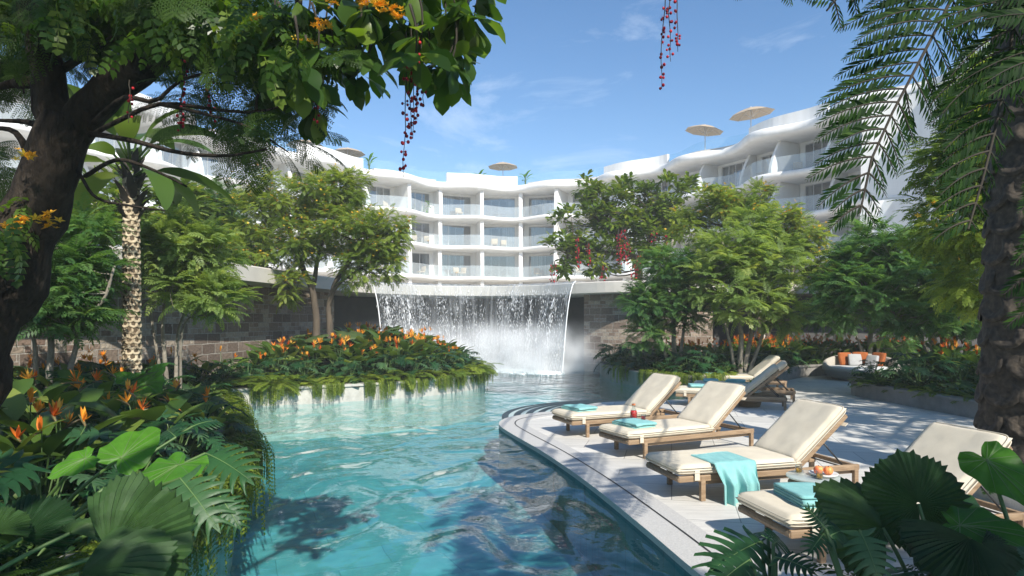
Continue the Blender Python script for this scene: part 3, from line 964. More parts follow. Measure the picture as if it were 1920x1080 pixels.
def parasol(px, py, d, label, tilt=(0, 0), r=1.5):
    top = P(px, py, d)
    zb = ROOF + .26
    t = thing('roof_parasol', label, 'parasol', (top[0], top[1], zb), group='parasols on the hotel roof')
    H = top[2] - zb
    n = 8
    mb = MB()
    a = np.arange(n) / n * 2 * PI + .3
    rows = []
    for q, z in ((.02, 0), (.35, -.12), (.7, -.30), (1.0, -.50)):
        sag = np.where(np.arange(2 * n) % 2 == 1, .965 if q > .3 else 1, 1.0)
        aa = np.arange(2 * n) / (2 * n) * 2 * PI + .3
        rr = r * q * np.where(np.arange(2 * n) % 2 == 1, math.cos(PI / n), 1.0)
        rows.append(np.column_stack([rr * np.cos(aa), rr * np.sin(aa), np.full(2 * n, H + z * r / 1.5) - (.04 * q if False else 0)]))
    v = np.stack(rows, 1)
    Rm = rotx(tilt[0]) @ roty(tilt[1])
    v = (v.reshape(-1, 3) - (0, 0, H)) @ Rm.T + (0, 0, H)
    mb.add(v, [grid_faces(2 * n, 4, True)])
    mb.build('canopy', M['canvas'], t, False)
    mb = MB(); mb.add(*tube([(0, 0, 0), (0, 0, H + .05)], .035, 8)); mb.build('pole', M['alu'], t)
    mb = MB(); mb.add(*lathe([(0, .09), (.28, .08), (.3, .04), (.3, 0)], 16)); mb.build('base', M['alu'], t)
    for k in range(n):
        mb = MB()
        e = np.array([r * .96 * math.cos(a[k]), r * .96 * math.sin(a[k]), -.51 * r / 1.5]); m_ = e * .5 + (0, 0, -.0)
        e, m_ = Rm @ e + (0, 0, H - .02), Rm @ m_ + (0, 0, H - .03)
        mb.add(*tube([(0, 0, H - .75), m_], .014, 4)); mb.add(*tube([(0, 0, H - .03), e], .014, 4))
        mb.build('rib', M['alu'], t)
    return t


def rpos(px, py, off=-2.6):
    """roof spot for something whose top shows at px, py: the depth of the roof edge in that direction plus a little"""
    k = np.argmin(np.abs((px - CX) / FPX - Xs / Ys))
    return Ys[k] - off


parasol(943, 304, rpos(943, 0), 'sand parasol on the hotel roof above the waterfall, between two potted palms')
parasol(652, 277, rpos(652, 0), 'sand parasol on the hotel roof, the one beside the solid white parapet')
parasol(573, 262, rpos(573, 0), 'sand parasol on the hotel roof peeping past the feathery tree')
parasol(1322, 234, rpos(1322, 0), 'tilted sand parasol on the hotel roof, lower of the pair above the curved wing', (.05, .14))
parasol(1408, 201, rpos(1408, 0, -2.2), 'tilted sand parasol on the hotel roof, higher of the pair above the curved wing', (.02, -.12), 1.6)


# roof and balcony furniture, potted palms
def lounge_chair(x, y, z, rz, label, group):
    t = thing('terrace_chair', label, 'chair', (x, y, z), rz, group)
    mb = MB(); mb.add(*xf(rbox(.6, .6, .1, .02), t=(0, 0, .38))); mb.build('seat', M['canvas'], t)
    mb = MB(); mb.add(*xf(rbox(.1, .6, .5, .02), roty(-.2), (-.3, 0, .66))); mb.build('backrest', M['canvas'], t)
    for sx in (-.25, .25):
        for sy in (-.25, .25):
            mb = MB(); mb.add(*tube([(sx, sy, 0), (sx, sy, .35)], .02, 6)); mb.build('leg', M['alu'], t)
    return t


ch0 = None
labs = ['pale armchair on the top floor balcony behind the glass', 'pale armchair on a hotel balcony by the curtain', 'pale seat on a lower hotel balcony behind glass']
for j, (sv, f) in enumerate([(-4.6, 3), (-1.5, 2), (2.2, 1), (-4.4, 1), (5.6, 2), (18.4, 2), (22.3, 1), (24.9, 3)]):
    p = bpos(sv, -1.3)
    lb = ['pale armchair on the top floor balcony next to the first slender pillar', 'pale armchair on the middle balcony over the waterfall centre', 'pale armchair on the lowest visible balcony under the roof parasol',
          'pale armchair on the lowest visible balcony beside a yellow flowered crown', 'pale armchair on the middle balcony beside the red tasselled tree', 'pale armchair on the wing balcony behind a swept white party wall',
          'pale armchair on the lowest balcony of the wing above the orange flowered crown', 'pale armchair on the top balcony of the wing under the highest parasol'][j]
    if ch0 is None:
        ch0 = lounge_chair(p[0], p[1], FLOORS[f], -1.2, lb, 'chairs on the hotel balconies')
    else:
        dup(ch0, (p[0], p[1], FLOORS[f]), rng.uniform(-2.4, -.6), 1, lb)

for j in range(34):
    k_ = rng.integers(2, len(bounds) - 5); f = int(rng.integers(1, 4))
    if bounds[k_] < -22: continue
    p = bpos(bounds[k_] + rng.uniform(.8, 2.8), rng.uniform(-1.6, -.9))
    dup(ch0, (p[0], p[1], FLOORS[f]), rng.uniform(-2.6, -.4), rng.uniform(.85, 1.1), 'pale chair half seen through the glass railing of a hotel balcony', 'chairs half seen on the hotel balconies')

# ------------------------------------------------------------------ the waterfall
def fall_mat():
    m, nt, nd, L = newmat('falling water')
    out = nd.new('ShaderNodeOutputMaterial')
    v = texco(nt, 'UV', (5.5, .55, 1))
    nz = N(nt, 'ShaderNodeTexNoise'); nz.inputs['Scale'].default_value = 1.6; nz.inputs['Detail'].default_value = 6; nz.inputs['Roughness'].default_value = .62; nz.inputs['Distortion'].default_value = .25
    L.new(v, nz.inputs['Vector'])
    v2 = texco(nt, 'UV', (1.0, .35, 1))
    n2 = N(nt, 'ShaderNodeTexNoise'); n2.inputs['Scale'].default_value = .9; n2.inputs['Detail'].default_value = 3; L.new(v2, n2.inputs['Vector'])
    v3 = texco(nt, 'UV', (26, 3.2, 1))
    n3 = N(nt, 'ShaderNodeTexNoise'); n3.inputs['Scale'].default_value = 1.2; n3.inputs['Detail'].default_value = 4; L.new(v3, n3.inputs['Vector'])
    r1 = ramp(nt, [(.42, (0, 0, 0)), (.74, (.50, .50, .50))]); L.new(nz.outputs['Fac'], r1.inputs['Fac'])
    r2 = ramp(nt, [(.40, (.08, .08, .08)), (.62, (1.5, 1.5, 1.5))]); L.new(n2.outputs['Fac'], r2.inputs['Fac'])
    mu = N(nt, 'ShaderNodeMath', operation='MULTIPLY'); L.new(r1.outputs['Color'], mu.inputs[0]); L.new(r2.outputs['Color'], mu.inputs[1])
    r3 = ramp(nt, [(.52, (0, 0, 0)), (.78, (.5, .5, .5))]); L.new(n3.outputs['Fac'], r3.inputs['Fac'])
    # more air in the water the further it has fallen
    uv = nd.new('ShaderNodeTexCoord'); sx = nd.new('ShaderNodeSeparateXYZ'); L.new(uv.outputs['UV'], sx.inputs[0])
    mr = nd.new('ShaderNodeMapRange'); mr.inputs['From Min'].default_value = .9; mr.inputs['From Max'].default_value = 3.3; mr.inputs['To Min'].default_value = 0; mr.inputs['To Max'].default_value = .20
    L.new(sx.outputs['Y'], mr.inputs['Value'])
    a1 = N(nt, 'ShaderNodeMath', operation='ADD'); L.new(mu.outputs[0], a1.inputs[0]); L.new(mr.outputs[0], a1.inputs[1])
    a2 = N(nt, 'ShaderNodeMath', operation='MULTIPLY_ADD'); a2.inputs[1].default_value = .32; L.new(r3.outputs['Color'], a2.inputs[0]); L.new(a1.outputs[0], a2.inputs[2])
    a3 = N(nt, 'ShaderNodeMath', operation='ADD', use_clamp=True); a3.inputs[1].default_value = .05; L.new(a2.outputs[0], a3.inputs[0])
    tr = nd.new('ShaderNodeBsdfTransparent'); tr.inputs[0].default_value = (.93, .96, .98, 1)
    df = nd.new('ShaderNodeBsdfDiffuse'); df.inputs[0].default_value = (.66, .69, .72, 1)
    tl = nd.new('ShaderNodeBsdfTranslucent'); tl.inputs[0].default_value = (.8, .83, .86, 1)
    m1 = nd.new('ShaderNodeMixShader'); m1.inputs[0].default_value = .45; L.new(df.outputs[0], m1.inputs[1]); L.new(tl.outputs[0], m1.inputs[2])
    gl = nd.new('ShaderNodeBsdfGlossy'); gl.inputs['Roughness'].default_value = .12
    bp = nd.new('ShaderNodeBump'); bp.inputs['Strength'].default_value = .6; bp.inputs['Distance'].default_value = .05; L.new(nz.outputs['Fac'], bp.inputs['Height']); L.new(bp.outputs[0], gl.inputs['Normal'])
    lw = nd.new('ShaderNodeLayerWeight'); lw.inputs['Blend'].default_value = .5; L.new(bp.outputs[0], lw.inputs['Normal']); fr = N(nt, 'ShaderNodeMath', operation='POWER'); fr.inputs[1].default_value = 4.5; L.new(lw.outputs['Facing'], fr.inputs[0])
    m2 = nd.new('ShaderNodeMixShader'); L.new(fr.outputs[0], m2.inputs[0]); L.new(tr.outputs[0], m2.inputs[1]); L.new(gl.outputs[0], m2.inputs[2])
    m3 = nd.new('ShaderNodeMixShader'); L.new(a3.outputs[0], m3.inputs[0]); L.new(m2.outputs[0], m3.inputs[1]); L.new(m1.outputs[0], m3.inputs[2])
    L.new(m3.outputs[0], out.inputs[0])
    return m


M['fall'] = fall_mat()
M['drop'] = simple_mat('white water drop', (.88, .9, .92), .35)
M['foam'] = simple_mat('white foam', (.86, .88, .88), .6, ((.72, .8, .82), 8), .5, 30)
fa = int(np.argmin(np.abs(ledge[:, 0] + 4.95) + (ledge[:, 1] < 19) * 99))
fb = int(np.argmin(np.abs(ledge[:, 0] - 2.3) + (ledge[:, 1] < 10) * 99))
fl = thing('waterfall', 'wide sheet of water falling from the curved ledge into the pool', 'waterfall')
lip = smooth_path(ledge[fa:fb + 1], 150)
nl = norm(np.gradient(lip, axis=0)); nl = np.stack([nl[:, 1], -nl[:, 0]], 1)      # towards the pool
rough_ = np.array([mnoise.noise(Vector((i * .35, 0, 3))) for i in range(150)])
prof = [(-.6, LT + .05), (-.25, LT + .06), (.0, LT + .05), (.1, LT - .02)]
T_ = np.linspace(0, 1, 26)[1:]
for t in T_:
    prof.append((.1 + .62 * t ** .72, LT - .02 - (LT - .02 - WZ + .05) * t ** 1.15))
prof = np.array(prof)
rows, uvs = [], []
sl2 = np.concatenate([[0], np.cumsum(np.linalg.norm(np.diff(lip, axis=0), axis=1))])
fallen = np.concatenate([[0], np.cumsum(np.linalg.norm(np.diff(prof, axis=0), axis=1))])
for j, (o, z) in enumerate(prof):
    wob = np.array([mnoise.noise(Vector((i * .5, z * .6, 9))) for i in range(150)]) * .06 * min(1, fallen[j])
    pt = lip + nl * (o + wob)[:, None]
    zz = np.full(150, z) + (rough_ * .02 if j < 4 else 0)
    rows.append(np.column_stack([pt, zz])); uvs.append(np.column_stack([sl2, np.full(150, fallen[j] - .6)]))
mb = MB()
V = np.stack(rows, 1)
mb.add(V.reshape(-1, 3), [grid_faces(150, len(prof))])
mb.build('water_sheet', M['fall'], fl, uv=np.stack(uvs, 1).reshape(-1, 2))
# drops thrown clear of the sheet
g = np.random.default_rng(11)
nd_ = 8200
ui = g.uniform(0, 149, nd_); tj = g.uniform(.12, 1, nd_) ** .8 * (len(prof) - 1)
gap = np.array([mnoise.noise(Vector((u * .16, t_ * .05, 2))) + .5 * mnoise.noise(Vector((u * .55, t_ * .03, 8))) for u, t_ in zip(ui, tj)])
keep = gap + g.normal(0, .18, nd_) > -.12
ui, tj = ui[keep], tj[keep]; nd_ = len(ui)
i0, j0 = ui.astype(int), tj.astype(int).clip(3, len(prof) - 2)
pos = V[i0, j0] * (1 - (tj - j0).clip(0, 1))[:, None] + V[i0, j0 + 1] * (tj - j0).clip(0, 1)[:, None]
pos[:, :2] += nl[i0] * g.normal(.03, .09, nd_)[:, None]
pos += g.normal(0, .02, (nd_, 3))
pos[:, 2] = np.maximum(pos[:, 2], WZ)
dr = MB()
T = (np.array([(0, 0, 1), (.28, 0, 0), (0, .28, 0), (-.28, 0, 0), (0, -.28, 0), (0, 0, -1.0)]), [np.array([(0, 1, 2), (0, 2, 3), (0, 3, 4), (0, 4, 1), (5, 2, 1), (5, 3, 2), (5, 4, 3), (5, 1, 4)])])
sc = g.uniform(.008, .027, nd_) * (1 + .25 * (g.random(nd_) > .93))
R = np.einsum('k,ij->kij', sc, np.eye(3)); R[:, 2, 2] *= g.uniform(1.2, 3.6, nd_)
dr.scatter(T, R, pos)
o = dr.build('droplets', M['drop'], fl); o['kind'] = 'stuff'
# thicker ropes of white water
for e, r_ in ((22, .06), (27, .04), (118, .07), (137, .05), (9, .05)):
    seg = V[e, 8:].copy(); seg[:, :2] += nl[e] * .05
    k_ = len(seg); seg += np.array([[mnoise.noise(Vector((i_ * .5, e, c_ * 5))) * .07 for c_ in range(3)] for i_ in range(k_)])
    T2 = seg
    nn_ = 150
    q = g.random(nn_) ** .8 * (k_ - 1); a_ = q.astype(int).clip(0, k_ - 2); pz = T2[a_] + (T2[a_ + 1] - T2[a_]) * (q - a_)[:, None]
    pz += g.normal(0, r_, (nn_, 3)) * np.array([1, 1, 1.4]) * (.4 + q / k_)[:, None]
    s2 = g.uniform(.014, .04, nn_); R2 = np.einsum('k,ij->kij', s2, np.eye(3)); R2[:, 2, 2] *= 2.4
    dr2 = MB(); dr2.scatter(T, R2, pz)
    o = dr2.build('water_rope', M['drop'], fl); o['kind'] = 'stuff'
# rim threads at both ends of the sheet
for e in (0, 149):
    mb = MB(); mb.add(*tube(V[e, 2:], np.linspace(.018, .024, len(prof) - 2), 5))
    mb.build('water_thread', M['drop'], fl)
# churned foam at the foot
fm = MB()
foot = V[:, -1]
nf = 5200
ii = g.integers(0, 150, nf)
pp = foot[ii].copy(); pp[:, :2] += nl[ii] * np.abs(g.normal(0, .42, nf))[:, None] + g.normal(0, .05, (nf, 2)); pp[:, 2] = WZ + np.abs(g.normal(0, .09, nf)) * g.random(nf)
s_ = g.uniform(.012, .075, nf) * (1 - .6 * (pp[:, 2] > WZ + .06))
R = np.einsum('k,ij->kij', s_, np.eye(3)); R[:, 2, 2] *= .5
fm.scatter(ico(1, 1), R, pp)
o = fm.build('foam', M['foam'], fl); o['kind'] = 'stuff'
# mist standing over the foot of the fall
mm, nt, nd, L = newmat('mist')
out = nd.new('ShaderNodeOutputMaterial'); pv = nd.new('ShaderNodeVolumePrincipled')
pv.inputs['Color'].default_value = (.97, .98, 1, 1); pv.inputs['Anisotropy'].default_value = -.3
tcm = nd.new('ShaderNodeTexCoord')
sx = nd.new('ShaderNodeSeparateXYZ'); L.new(tcm.outputs['Generated'], sx.inputs[0])
zf = nd.new('ShaderNodeMapRange'); zf.interpolation_type = 'SMOOTHSTEP'; zf.inputs['From Min'].default_value = 0; zf.inputs['From Max'].default_value = .95; zf.inputs['To Min'].default_value = 1; zf.inputs['To Max'].default_value = 0; L.new(sx.outputs['Z'], zf.inputs['Value'])
nz = N(nt, 'ShaderNodeTexNoise'); nz.inputs['Scale'].default_value = 1.1; nz.inputs['Detail'].default_value = 3; L.new(tcm.outputs['Object'], nz.inputs['Vector'])
nr = nd.new('ShaderNodeMapRange'); nr.inputs['From Min'].default_value = .36; nr.inputs['From Max'].default_value = .68; L.new(nz.outputs['Fac'], nr.inputs['Value'])
mu = N(nt, 'ShaderNodeMath', operation='MULTIPLY'); L.new(zf.outputs[0], mu.inputs[0]); L.new(nr.outputs[0], mu.inputs[1])
# fade to the sides of the box
ed = []
for ax in ('X', 'Y'):
    a = N(nt, 'ShaderNodeMath', operation='MULTIPLY_ADD'); a.inputs[1].default_value = 2; a.inputs[2].default_value = -1; L.new(sx.outputs[ax], a.inputs[0])
    b_ = N(nt, 'ShaderNodeMath', operation='ABSOLUTE'); L.new(a.outputs[0], b_.inputs[0])
    c = nd.new('ShaderNodeMapRange'); c.interpolation_type = 'SMOOTHSTEP'; c.inputs['From Min'].default_value = .55; c.inputs['From Max'].default_value = 1; c.inputs['To Min'].default_value = 1; c.inputs['To Max'].default_value = 0; L.new(b_.outputs[0], c.inputs['Value'])
    ed.append(c)
m2 = N(nt, 'ShaderNodeMath', operation='MULTIPLY'); L.new(ed[0].outputs[0], m2.inputs[0]); L.new(ed[1].outputs[0], m2.inputs[1])
m3 = N(nt, 'ShaderNodeMath', operation='MULTIPLY'); L.new(mu.outputs[0], m3.inputs[0]); L.new(m2.outputs[0], m3.inputs[1])
m4 = N(nt, 'ShaderNodeMath', operation='MULTIPLY'); m4.inputs[1].default_value = 2.1; L.new(m3.outputs[0], m4.inputs[0])
L.new(m4.outputs[0], pv.inputs['Density']); L.new(pv.outputs[0], out.inputs['Volume'])
mb = MB(); mb.add(*rbox(9.6, 4.2, 2.1, 0))
ms = mb.build('mist', mm, smooth=False)
ms.location = (-1.2, 23.3, WZ + 1.06)
tag(ms, kind='stuff')
cy.volume_step_rate = 2.5
cy.volume_max_steps = 128
# ------------------------------------------------------------------ loungers, tables, towels, daybed
def wood_mat(name, c1, c2, rough=.55):
    m, nt, nd, L = newmat(name)
    out = nd.new('ShaderNodeOutputMaterial'); b = nd.new('ShaderNodeBsdfPrincipled')
    v = texco(nt, 'Object', (2.2, 22, 22))
    nz = N(nt, 'ShaderNodeTexNoise'); nz.inputs['Scale'].default_value = 2; nz.inputs['Detail'].default_value = 6; nz.inputs['Distortion'].default_value = .6
    L.new(v, nz.inputs['Vector'])
    rp = ramp(nt, [(.3, c1), (.7, c2)]); L.new(nz.outputs['Fac'], rp.inputs['Fac'])
    L.new(rp.outputs['Color'], b.inputs['Base Color']); b.inputs['Roughness'].default_value = rough
    bp = nd.new('ShaderNodeBump'); bp.inputs['Strength'].default_value = .15; bp.inputs['Distance'].default_value = .004
    L.new(nz.outputs['Fac'], bp.inputs['Height']); L.new(bp.outputs[0], b.inputs['Normal'])
    L.new(b.outputs[0], out.inputs[0])
    return m


M['teak'] = wood_mat('teak', (.21, .135, .078), (.35, .245, .15))
M['cushion'] = simple_mat('cream outdoor canvas', (.67, .60, .47), .9, ((.58, .515, .40), 5), .25, 220)
M['strap'] = simple_mat('cream webbing', (.60, .54, .43), .9)
M['towel'] = simple_mat('aqua towel', (.22, .52, .51), .95, ((.30, .60, .585), 14), .6, 260)
M['rope'] = simple_mat('woven rope', (.26, .17, .09), .85, ((.15, .095, .05), 40), .6, 60, (1, 1, 4))
M['tabletop'] = glass_mat('clear table glass', (.86, .95, .93), 1, .06, .30, (.75, .80, .79))
M['clear'] = glass_mat('clear drinking glass', (.93, .96, .96), 1, .05)
M['juice'] = simple_mat('orange juice', (.85, .40, .04), .25)
M['redjuice'] = simple_mat('red juice', (.55, .025, .02), .2)
M['peach'] = simple_mat('peach skin', (.85, .42, .12), .5, ((.62, .08, .04), 9), .05, 40)
M['plate'] = simple_mat('pale plate', (.7, .7, .68), .35)
M['black'] = simple_mat('dark hinge metal', (.03, .03, .03), .5)


def pillow(L, W, T, nu=26, nv=14, p=12, wr=.005, seed=0, corner=.0):
    u, v = np.linspace(-1, 1, nu), np.linspace(-1, 1, nv)
    u = np.sign(u) * np.abs(u) ** .75; v = np.sign(v) * np.abs(v) ** .75
    U, Vv = np.meshgrid(u, v, indexing='ij')
    e = (1 - np.abs(U) ** p).clip(0) * (1 - np.abs(Vv) ** p).clip(0)
    h = e ** .24
    nzz = np.array([[mnoise.noise(Vector((a * 2.6 + seed, b * 2.6 * W / L + seed * 3, 0))) + .5 * mnoise.noise(Vector((a * 7 + seed, b * 7, 2))) for b in v] for a in u])
    top = T * .5 * h + nzz * wr * h
    pin = 1 - corner * (np.abs(U * Vv)) ** 2
    X, Y = U * L / 2 * pin, Vv * W / 2 * pin
    va = np.stack([X, Y, top], -1).reshape(-1, 3)
    vb = np.stack([X, Y, -T * .5 * h], -1).reshape(-1, 3)
    F = grid_faces(nu, nv)
    return np.concatenate([va, vb]), [np.concatenate([F, F[:, ::-1] + nu * nv])]


LL, LW, HX, BL, BA = 2.17, .72, 1.42, .80, rad(41)


def make_lounger(label):
    t = thing('sun_lounger', label, 'sun lounger', group='teak sun loungers on the paving')
    mb = MB()
    for s in (-1, 1):
        mb.add(*xf(rbox(LL - .02, .035, .062, .008), t=(LL / 2, s * (LW / 2 - .03), .228)))
        mb.add(*xf(rbox(1.86, .03, .05, .006), t=(1.2, s * (LW / 2 - .075), .178)))
    mb.add(*xf(tube([(0, -LW / 2 + .02, 0), (0, LW / 2 - .02, 0)], .03, 10), t=(.03, 0, .225)))
    for x in (.5, 1.0, HX + .02, LL - .03):
        mb.add(*xf(rbox(.04, LW - .1, .045, .006), t=(x, 0, .226)))
    mb.build('frame', M['teak'], t, False)
    for x in (.28, 2.12):
        for s in (-1, 1):
            mb = MB(); mb.add(*xf(rbox(.052, .046, .255, .006), t=(x, s * (LW / 2 - .032), .1275)))
            mb.build('leg', M['teak'], t, False)
    # backrest frame hinged at HX
    mb = MB()
    Rb = roty(-BA)
    for s in (-1, 1):
        mb.add(*xf(xf(rbox(BL, .03, .045, .006), t=(BL / 2, s * (LW / 2 - .055), .0)), Rb, (HX, 0, .255)))
    for x in np.linspace(.08, BL - .03, 6):
        mb.add(*xf(xf(rbox(.05, LW - .14, .018, .004), t=(x, 0, .004)), Rb, (HX, 0, .255)))
    mb.build('backrest_frame', M['teak'], t, False)
    mb = MB()
    for s in (-1, 1):
        e = Rb @ np.array([BL * .52, 0, -.01]) + (HX, 0, .255)
        mb.add(*tube([(e[0], s * .26, e[2]), (HX + .62, s * .26, .215)], .009, 6))
    mb.add(*tube([(HX + .62, -.3, .215), (HX + .62, .3, .215)], .009, 6))
    mb.build('backrest_support', M['black'], t)
    mb = MB(); mb.add(*xf(pillow(HX + .02, LW + .01, .115, 34, 18, seed=1), t=((HX + .02) / 2 - .01, 0, .315)))
    seat_c = mb.build('seat_cushion', M['cushion'], t)
    mb = MB(); mb.add(*xf(xf(pillow(BL + .03, LW + .01, .115, 26, 18, seed=5, wr=.008), t=(BL / 2 + .02, 0, .082)), Rb, (HX - .02, 0, .255)))
    back_c = mb.build('back_cushion', M['cushion'], t)
    # piped seams round both cushions
    def loop(L_, W_):
        q = np.arange(48) / 48 * 2 * PI
        c, s__ = np.cos(q), np.sin(q)
        return np.column_stack([np.sign(c) * np.abs(c) ** .16 * L_ / 2, np.sign(s__) * np.abs(s__) ** .16 * W_ / 2, 0 * q])
    lp_ = loop(HX + .03, LW + .02); lp_ = np.concatenate([lp_, lp_[:2]])
    mb = MB()
    for dz in (-.022, .024):
        mb.add(*tube(lp_ + ((HX + .02) / 2 - .01, 0, .315 + dz), .0045, 6, False))
    mb.build('piping', M['strap'], seat_c)
    lp_ = loop(BL + .04, LW + .02); lp_ = np.concatenate([lp_, lp_[:2]])
    mb = MB()
    for dz in (-.022, .024):
        mb.add(*tube((lp_ + (BL / 2 + .02, 0, .082 + dz)) @ Rb.T + (HX - .02, 0, .255), .0045, 6, False))
    mb.build('piping', M['strap'], back_c)
    for s in (-1, 1):
        mb = MB(); mb.add(*xf(rbox(.055, .006, .1, .002), t=(.2, s * (LW / 2 + .006), .265)))
        mb.build('strap', M['strap'], t, False)
    mb = MB()
    mb.add(*xf(xf(rbox(.05, LW + .03, .006, .002), t=(BL - .1, 0, -.03)), Rb, (HX, 0, .255)))
    mb.build('back_strap', M['strap'], t, False)
    return t


def lpose(lx, ly, wx, wy, a):
    """root location so that local (lx, ly) stands at (wx, wy)"""
    c, s_ = math.cos(a), math.sin(a)
    return (wx - (lx * c - ly * s_), wy - (lx * s_ + ly * c), 0)


lounger_spots = [
    (.28, -.33, 1.159, 9.82, 22, 'cream cushioned teak lounger by the curved pool steps, beside the red bottle'),
    (.28, -.33, 1.731, 8.31, 25, 'cream cushioned teak lounger just in front of the red bottle, folded towel at its foot'),
    (.28, -.33, 1.896, 6.37, 15, 'cream cushioned teak lounger with an aqua towel hanging over its side'),
    (0, -.36, 2.03, 4.66, 12, 'cream cushioned teak lounger half hidden by monstera leaves, a book lying on it'),
    (2.12, -.33, 5.42, 12.7, -20, 'grey shaded lounger of the distant row, the one with the green drink beside it'),
    (2.12, -.33, 6.12, 13.9, -20, 'grey shaded lounger in the middle of the distant row of three'),
    (2.12, -.33, 6.92, 16.2, -6, 'sunlit lounger of the distant row, standing at the stone bed wall'),
]
L0 = make_lounger(lounger_spots[0][5])
loungers = []
for i, (lx, ly, wx, wy, a, lab) in enumerate(lounger_spots):
    a = rad(a)
    loc = lpose(lx, ly, wx, wy, a)
    o = L0 if i == 0 else dup(L0, loc, a, 1, lab)
    o.location = loc; o.rotation_euler = (0, 0, a)
    loungers.append((np.array(loc), a))


def on_lounger(i, x, y, z=.375):
    loc, a = loungers[i]
    q = rotz(a) @ np.array([x, y, z]) + loc
    return tuple(q)


def folded_towel(layers=4, L=.42, W=.32, th=.02, seed=0):
    """one towel folded back and forth: a thick ribbon in section, swept across"""
    path = []
    z = th / 2
    for k in range(layers):
        xs = np.linspace(-L / 2, L / 2, 9) * (1 - .05 * ((k * 7 + int(seed)) % 3) / 2)
        if k % 2:
            xs = xs[::-1]
        path += [(x, z) for x in xs]
        if k < layers - 1:
            sgn = 1 if k % 2 == 0 else -1
            for q in np.linspace(-PI / 2, PI / 2, 5)[1:-1]:
                path.append((sgn * (L / 2 + th * .62 * math.cos(q)), z + th * .62 + th * .62 * math.sin(q)))
        z += th * 1.24
    p = np.array(path)
    t_ = norm(np.gradient(p, axis=0)); n_ = np.stack([-t_[:, 1], t_[:, 0]], 1)
    loop = np.concatenate([p + n_ * th * .46, (p - n_ * th * .46)[::-1]])
    ny = 12
    ys = np.linspace(-W / 2, W / 2, ny)
    V = []
    for j, y in enumerate(ys):
        wig = np.array([mnoise.noise(Vector((a * 6 + seed, y * 6, b * 30 + seed))) for a, b in loop]) * .013
        V.append(np.column_stack([loop[:, 0] + wig, np.full(len(loop), y) + wig * .8, loop[:, 1] + wig * .7 + .004]))
    V = np.stack(V, 0)
    m = len(loop)
    F = []
    for j in range(ny - 1):
        for k in range(m):
            k2 = (k + 1) % m
            F.append((j * m + k, j * m + k2, (j + 1) * m + k2, (j + 1) * m + k))
    half = m // 2
    E = []
    for j in (0, ny - 1):
        for k in range(half - 1):
            E.append((j * m + k, j * m + k + 1, j * m + m - 2 - k, j * m + m - 1 - k))
    v = V.reshape(-1, 3)
    v[:, 2] -= v[:, 2].min()
    return v, [np.array(F), np.array(E)]


towels = [(0, .34, .05, 1.0, .15, 'folded aqua towel on the foot of the lounger by the pool steps'),
          (1, .36, .02, 1.0, .1, 'folded aqua towel on the foot of the lounger in front of the red bottle'),
          (3, .40, -.03, .98, -.12, 'thick folded aqua towel on the lounger that carries the book'),
          (4, .42, .05, .95, .2, 'folded aqua towel on the distant lounger with the green drink beside it'),
          (5, .38, .0, .9, .1, 'folded aqua towel on the middle lounger of the distant row'),
          (6, .38, .05, .9, .0, 'folded aqua towel on the distant lounger at the stone bed wall'),
          (5, .92, .12, .9, 1.5, 'folded aqua towel halfway up the middle lounger of the distant row')]
for k, (i, x, y, sc_, rz, lab) in enumerate(towels):
    mb = MB(); mb.add(*folded_towel(4 if i == 3 else 3, .44, .36, .019, k * 3.1))
    o = mb.build('folded_towel', M['towel'])
    o.location = on_lounger(i, x, y, .366); o.rotation_euler = (0, 0, loungers[i][1] + PI / 2 + rz); o.scale = (sc_,) * 3
    tag(o, lab, 'towel', 'folded towels on the loungers')
# towel draped over the side of the third lounger
nu, nv = 40, 44
mbt = MB()
vv = np.linspace(0, 1, nv); uu = np.linspace(-.5, .5, nu)
lv = .95 * vv
Vt = np.zeros((nu, nv, 3))
edge_y, top_z = -.385, .388
for a, u in enumerate(uu):
    for b, l in enumerate(lv):
        l2 = l - .03 * math.sin(u * 5)
        flat = .42
        if l2 < flat:
            y = edge_y + flat - l2 + .0; z = top_z + .006 * mnoise.noise(Vector((u * 9, l * 7, 1)))
            hang = 0
        else:
            q = l2 - flat
            r_ = .035
            if q < r_ * PI / 2:
                y = edge_y - r_ * math.sin(q / r_); z = top_z - r_ + r_ * math.cos(q / r_); hang = 0
            else:
                hang = q - r_ * PI / 2
                y = edge_y - r_; z = top_z - r_ - hang
        fold = (math.sin(u * 21 + 1.1) * .5 + math.sin(u * 37 + .3) * .3 + .3 * mnoise.noise(Vector((u * 8, l * 2, 4))))
        amp = min(1, hang / .16)
        y -= amp * (.085 * (1 + fold) + .01)
        if hang == 0 and l2 < flat:
            z += .008 * max(0, fold) * min(1, l2 / flat)
        x = u * (.46 - .05 * amp) + .10 * (lv[-1] - l) * -.35 + .012 * amp * math.cos(u * 17 + 1.1)
        Vt[a, b] = (x, y, z)
Fg = grid_faces(nu, nv)
th_ = np.zeros_like(Vt)
du = np.gradient(Vt, axis=0); dv = np.gradient(Vt, axis=1)
nn = norm(np.cross(du, dv)); nn *= np.sign((nn * np.array([0, -1, 1.0])).sum(-1, keepdims=True))
inn = Vt - nn * .013
rim = []
def idx(a, b): return a * nv + b
for a in range(nu - 1):
    for b in (0, nv - 1):
        rim.append((idx(a, b), idx(a + 1, b), idx(a + 1, b) + nu * nv, idx(a, b) + nu * nv))
for b in range(nv - 1):
    for a in (0, nu - 1):
        rim.append((idx(a, b), idx(a, b + 1), idx(a, b + 1) + nu * nv, idx(a, b) + nu * nv))
mbt.add(np.concatenate([Vt.reshape(-1, 3), inn.reshape(-1, 3)]), [Fg, Fg + nu * nv, np.array(rim)])
o = mbt.build('draped_towel', M['towel'])
o.location = on_lounger(2, .62, 0, 0); o.rotation_euler = (0, 0, loungers[2][1])
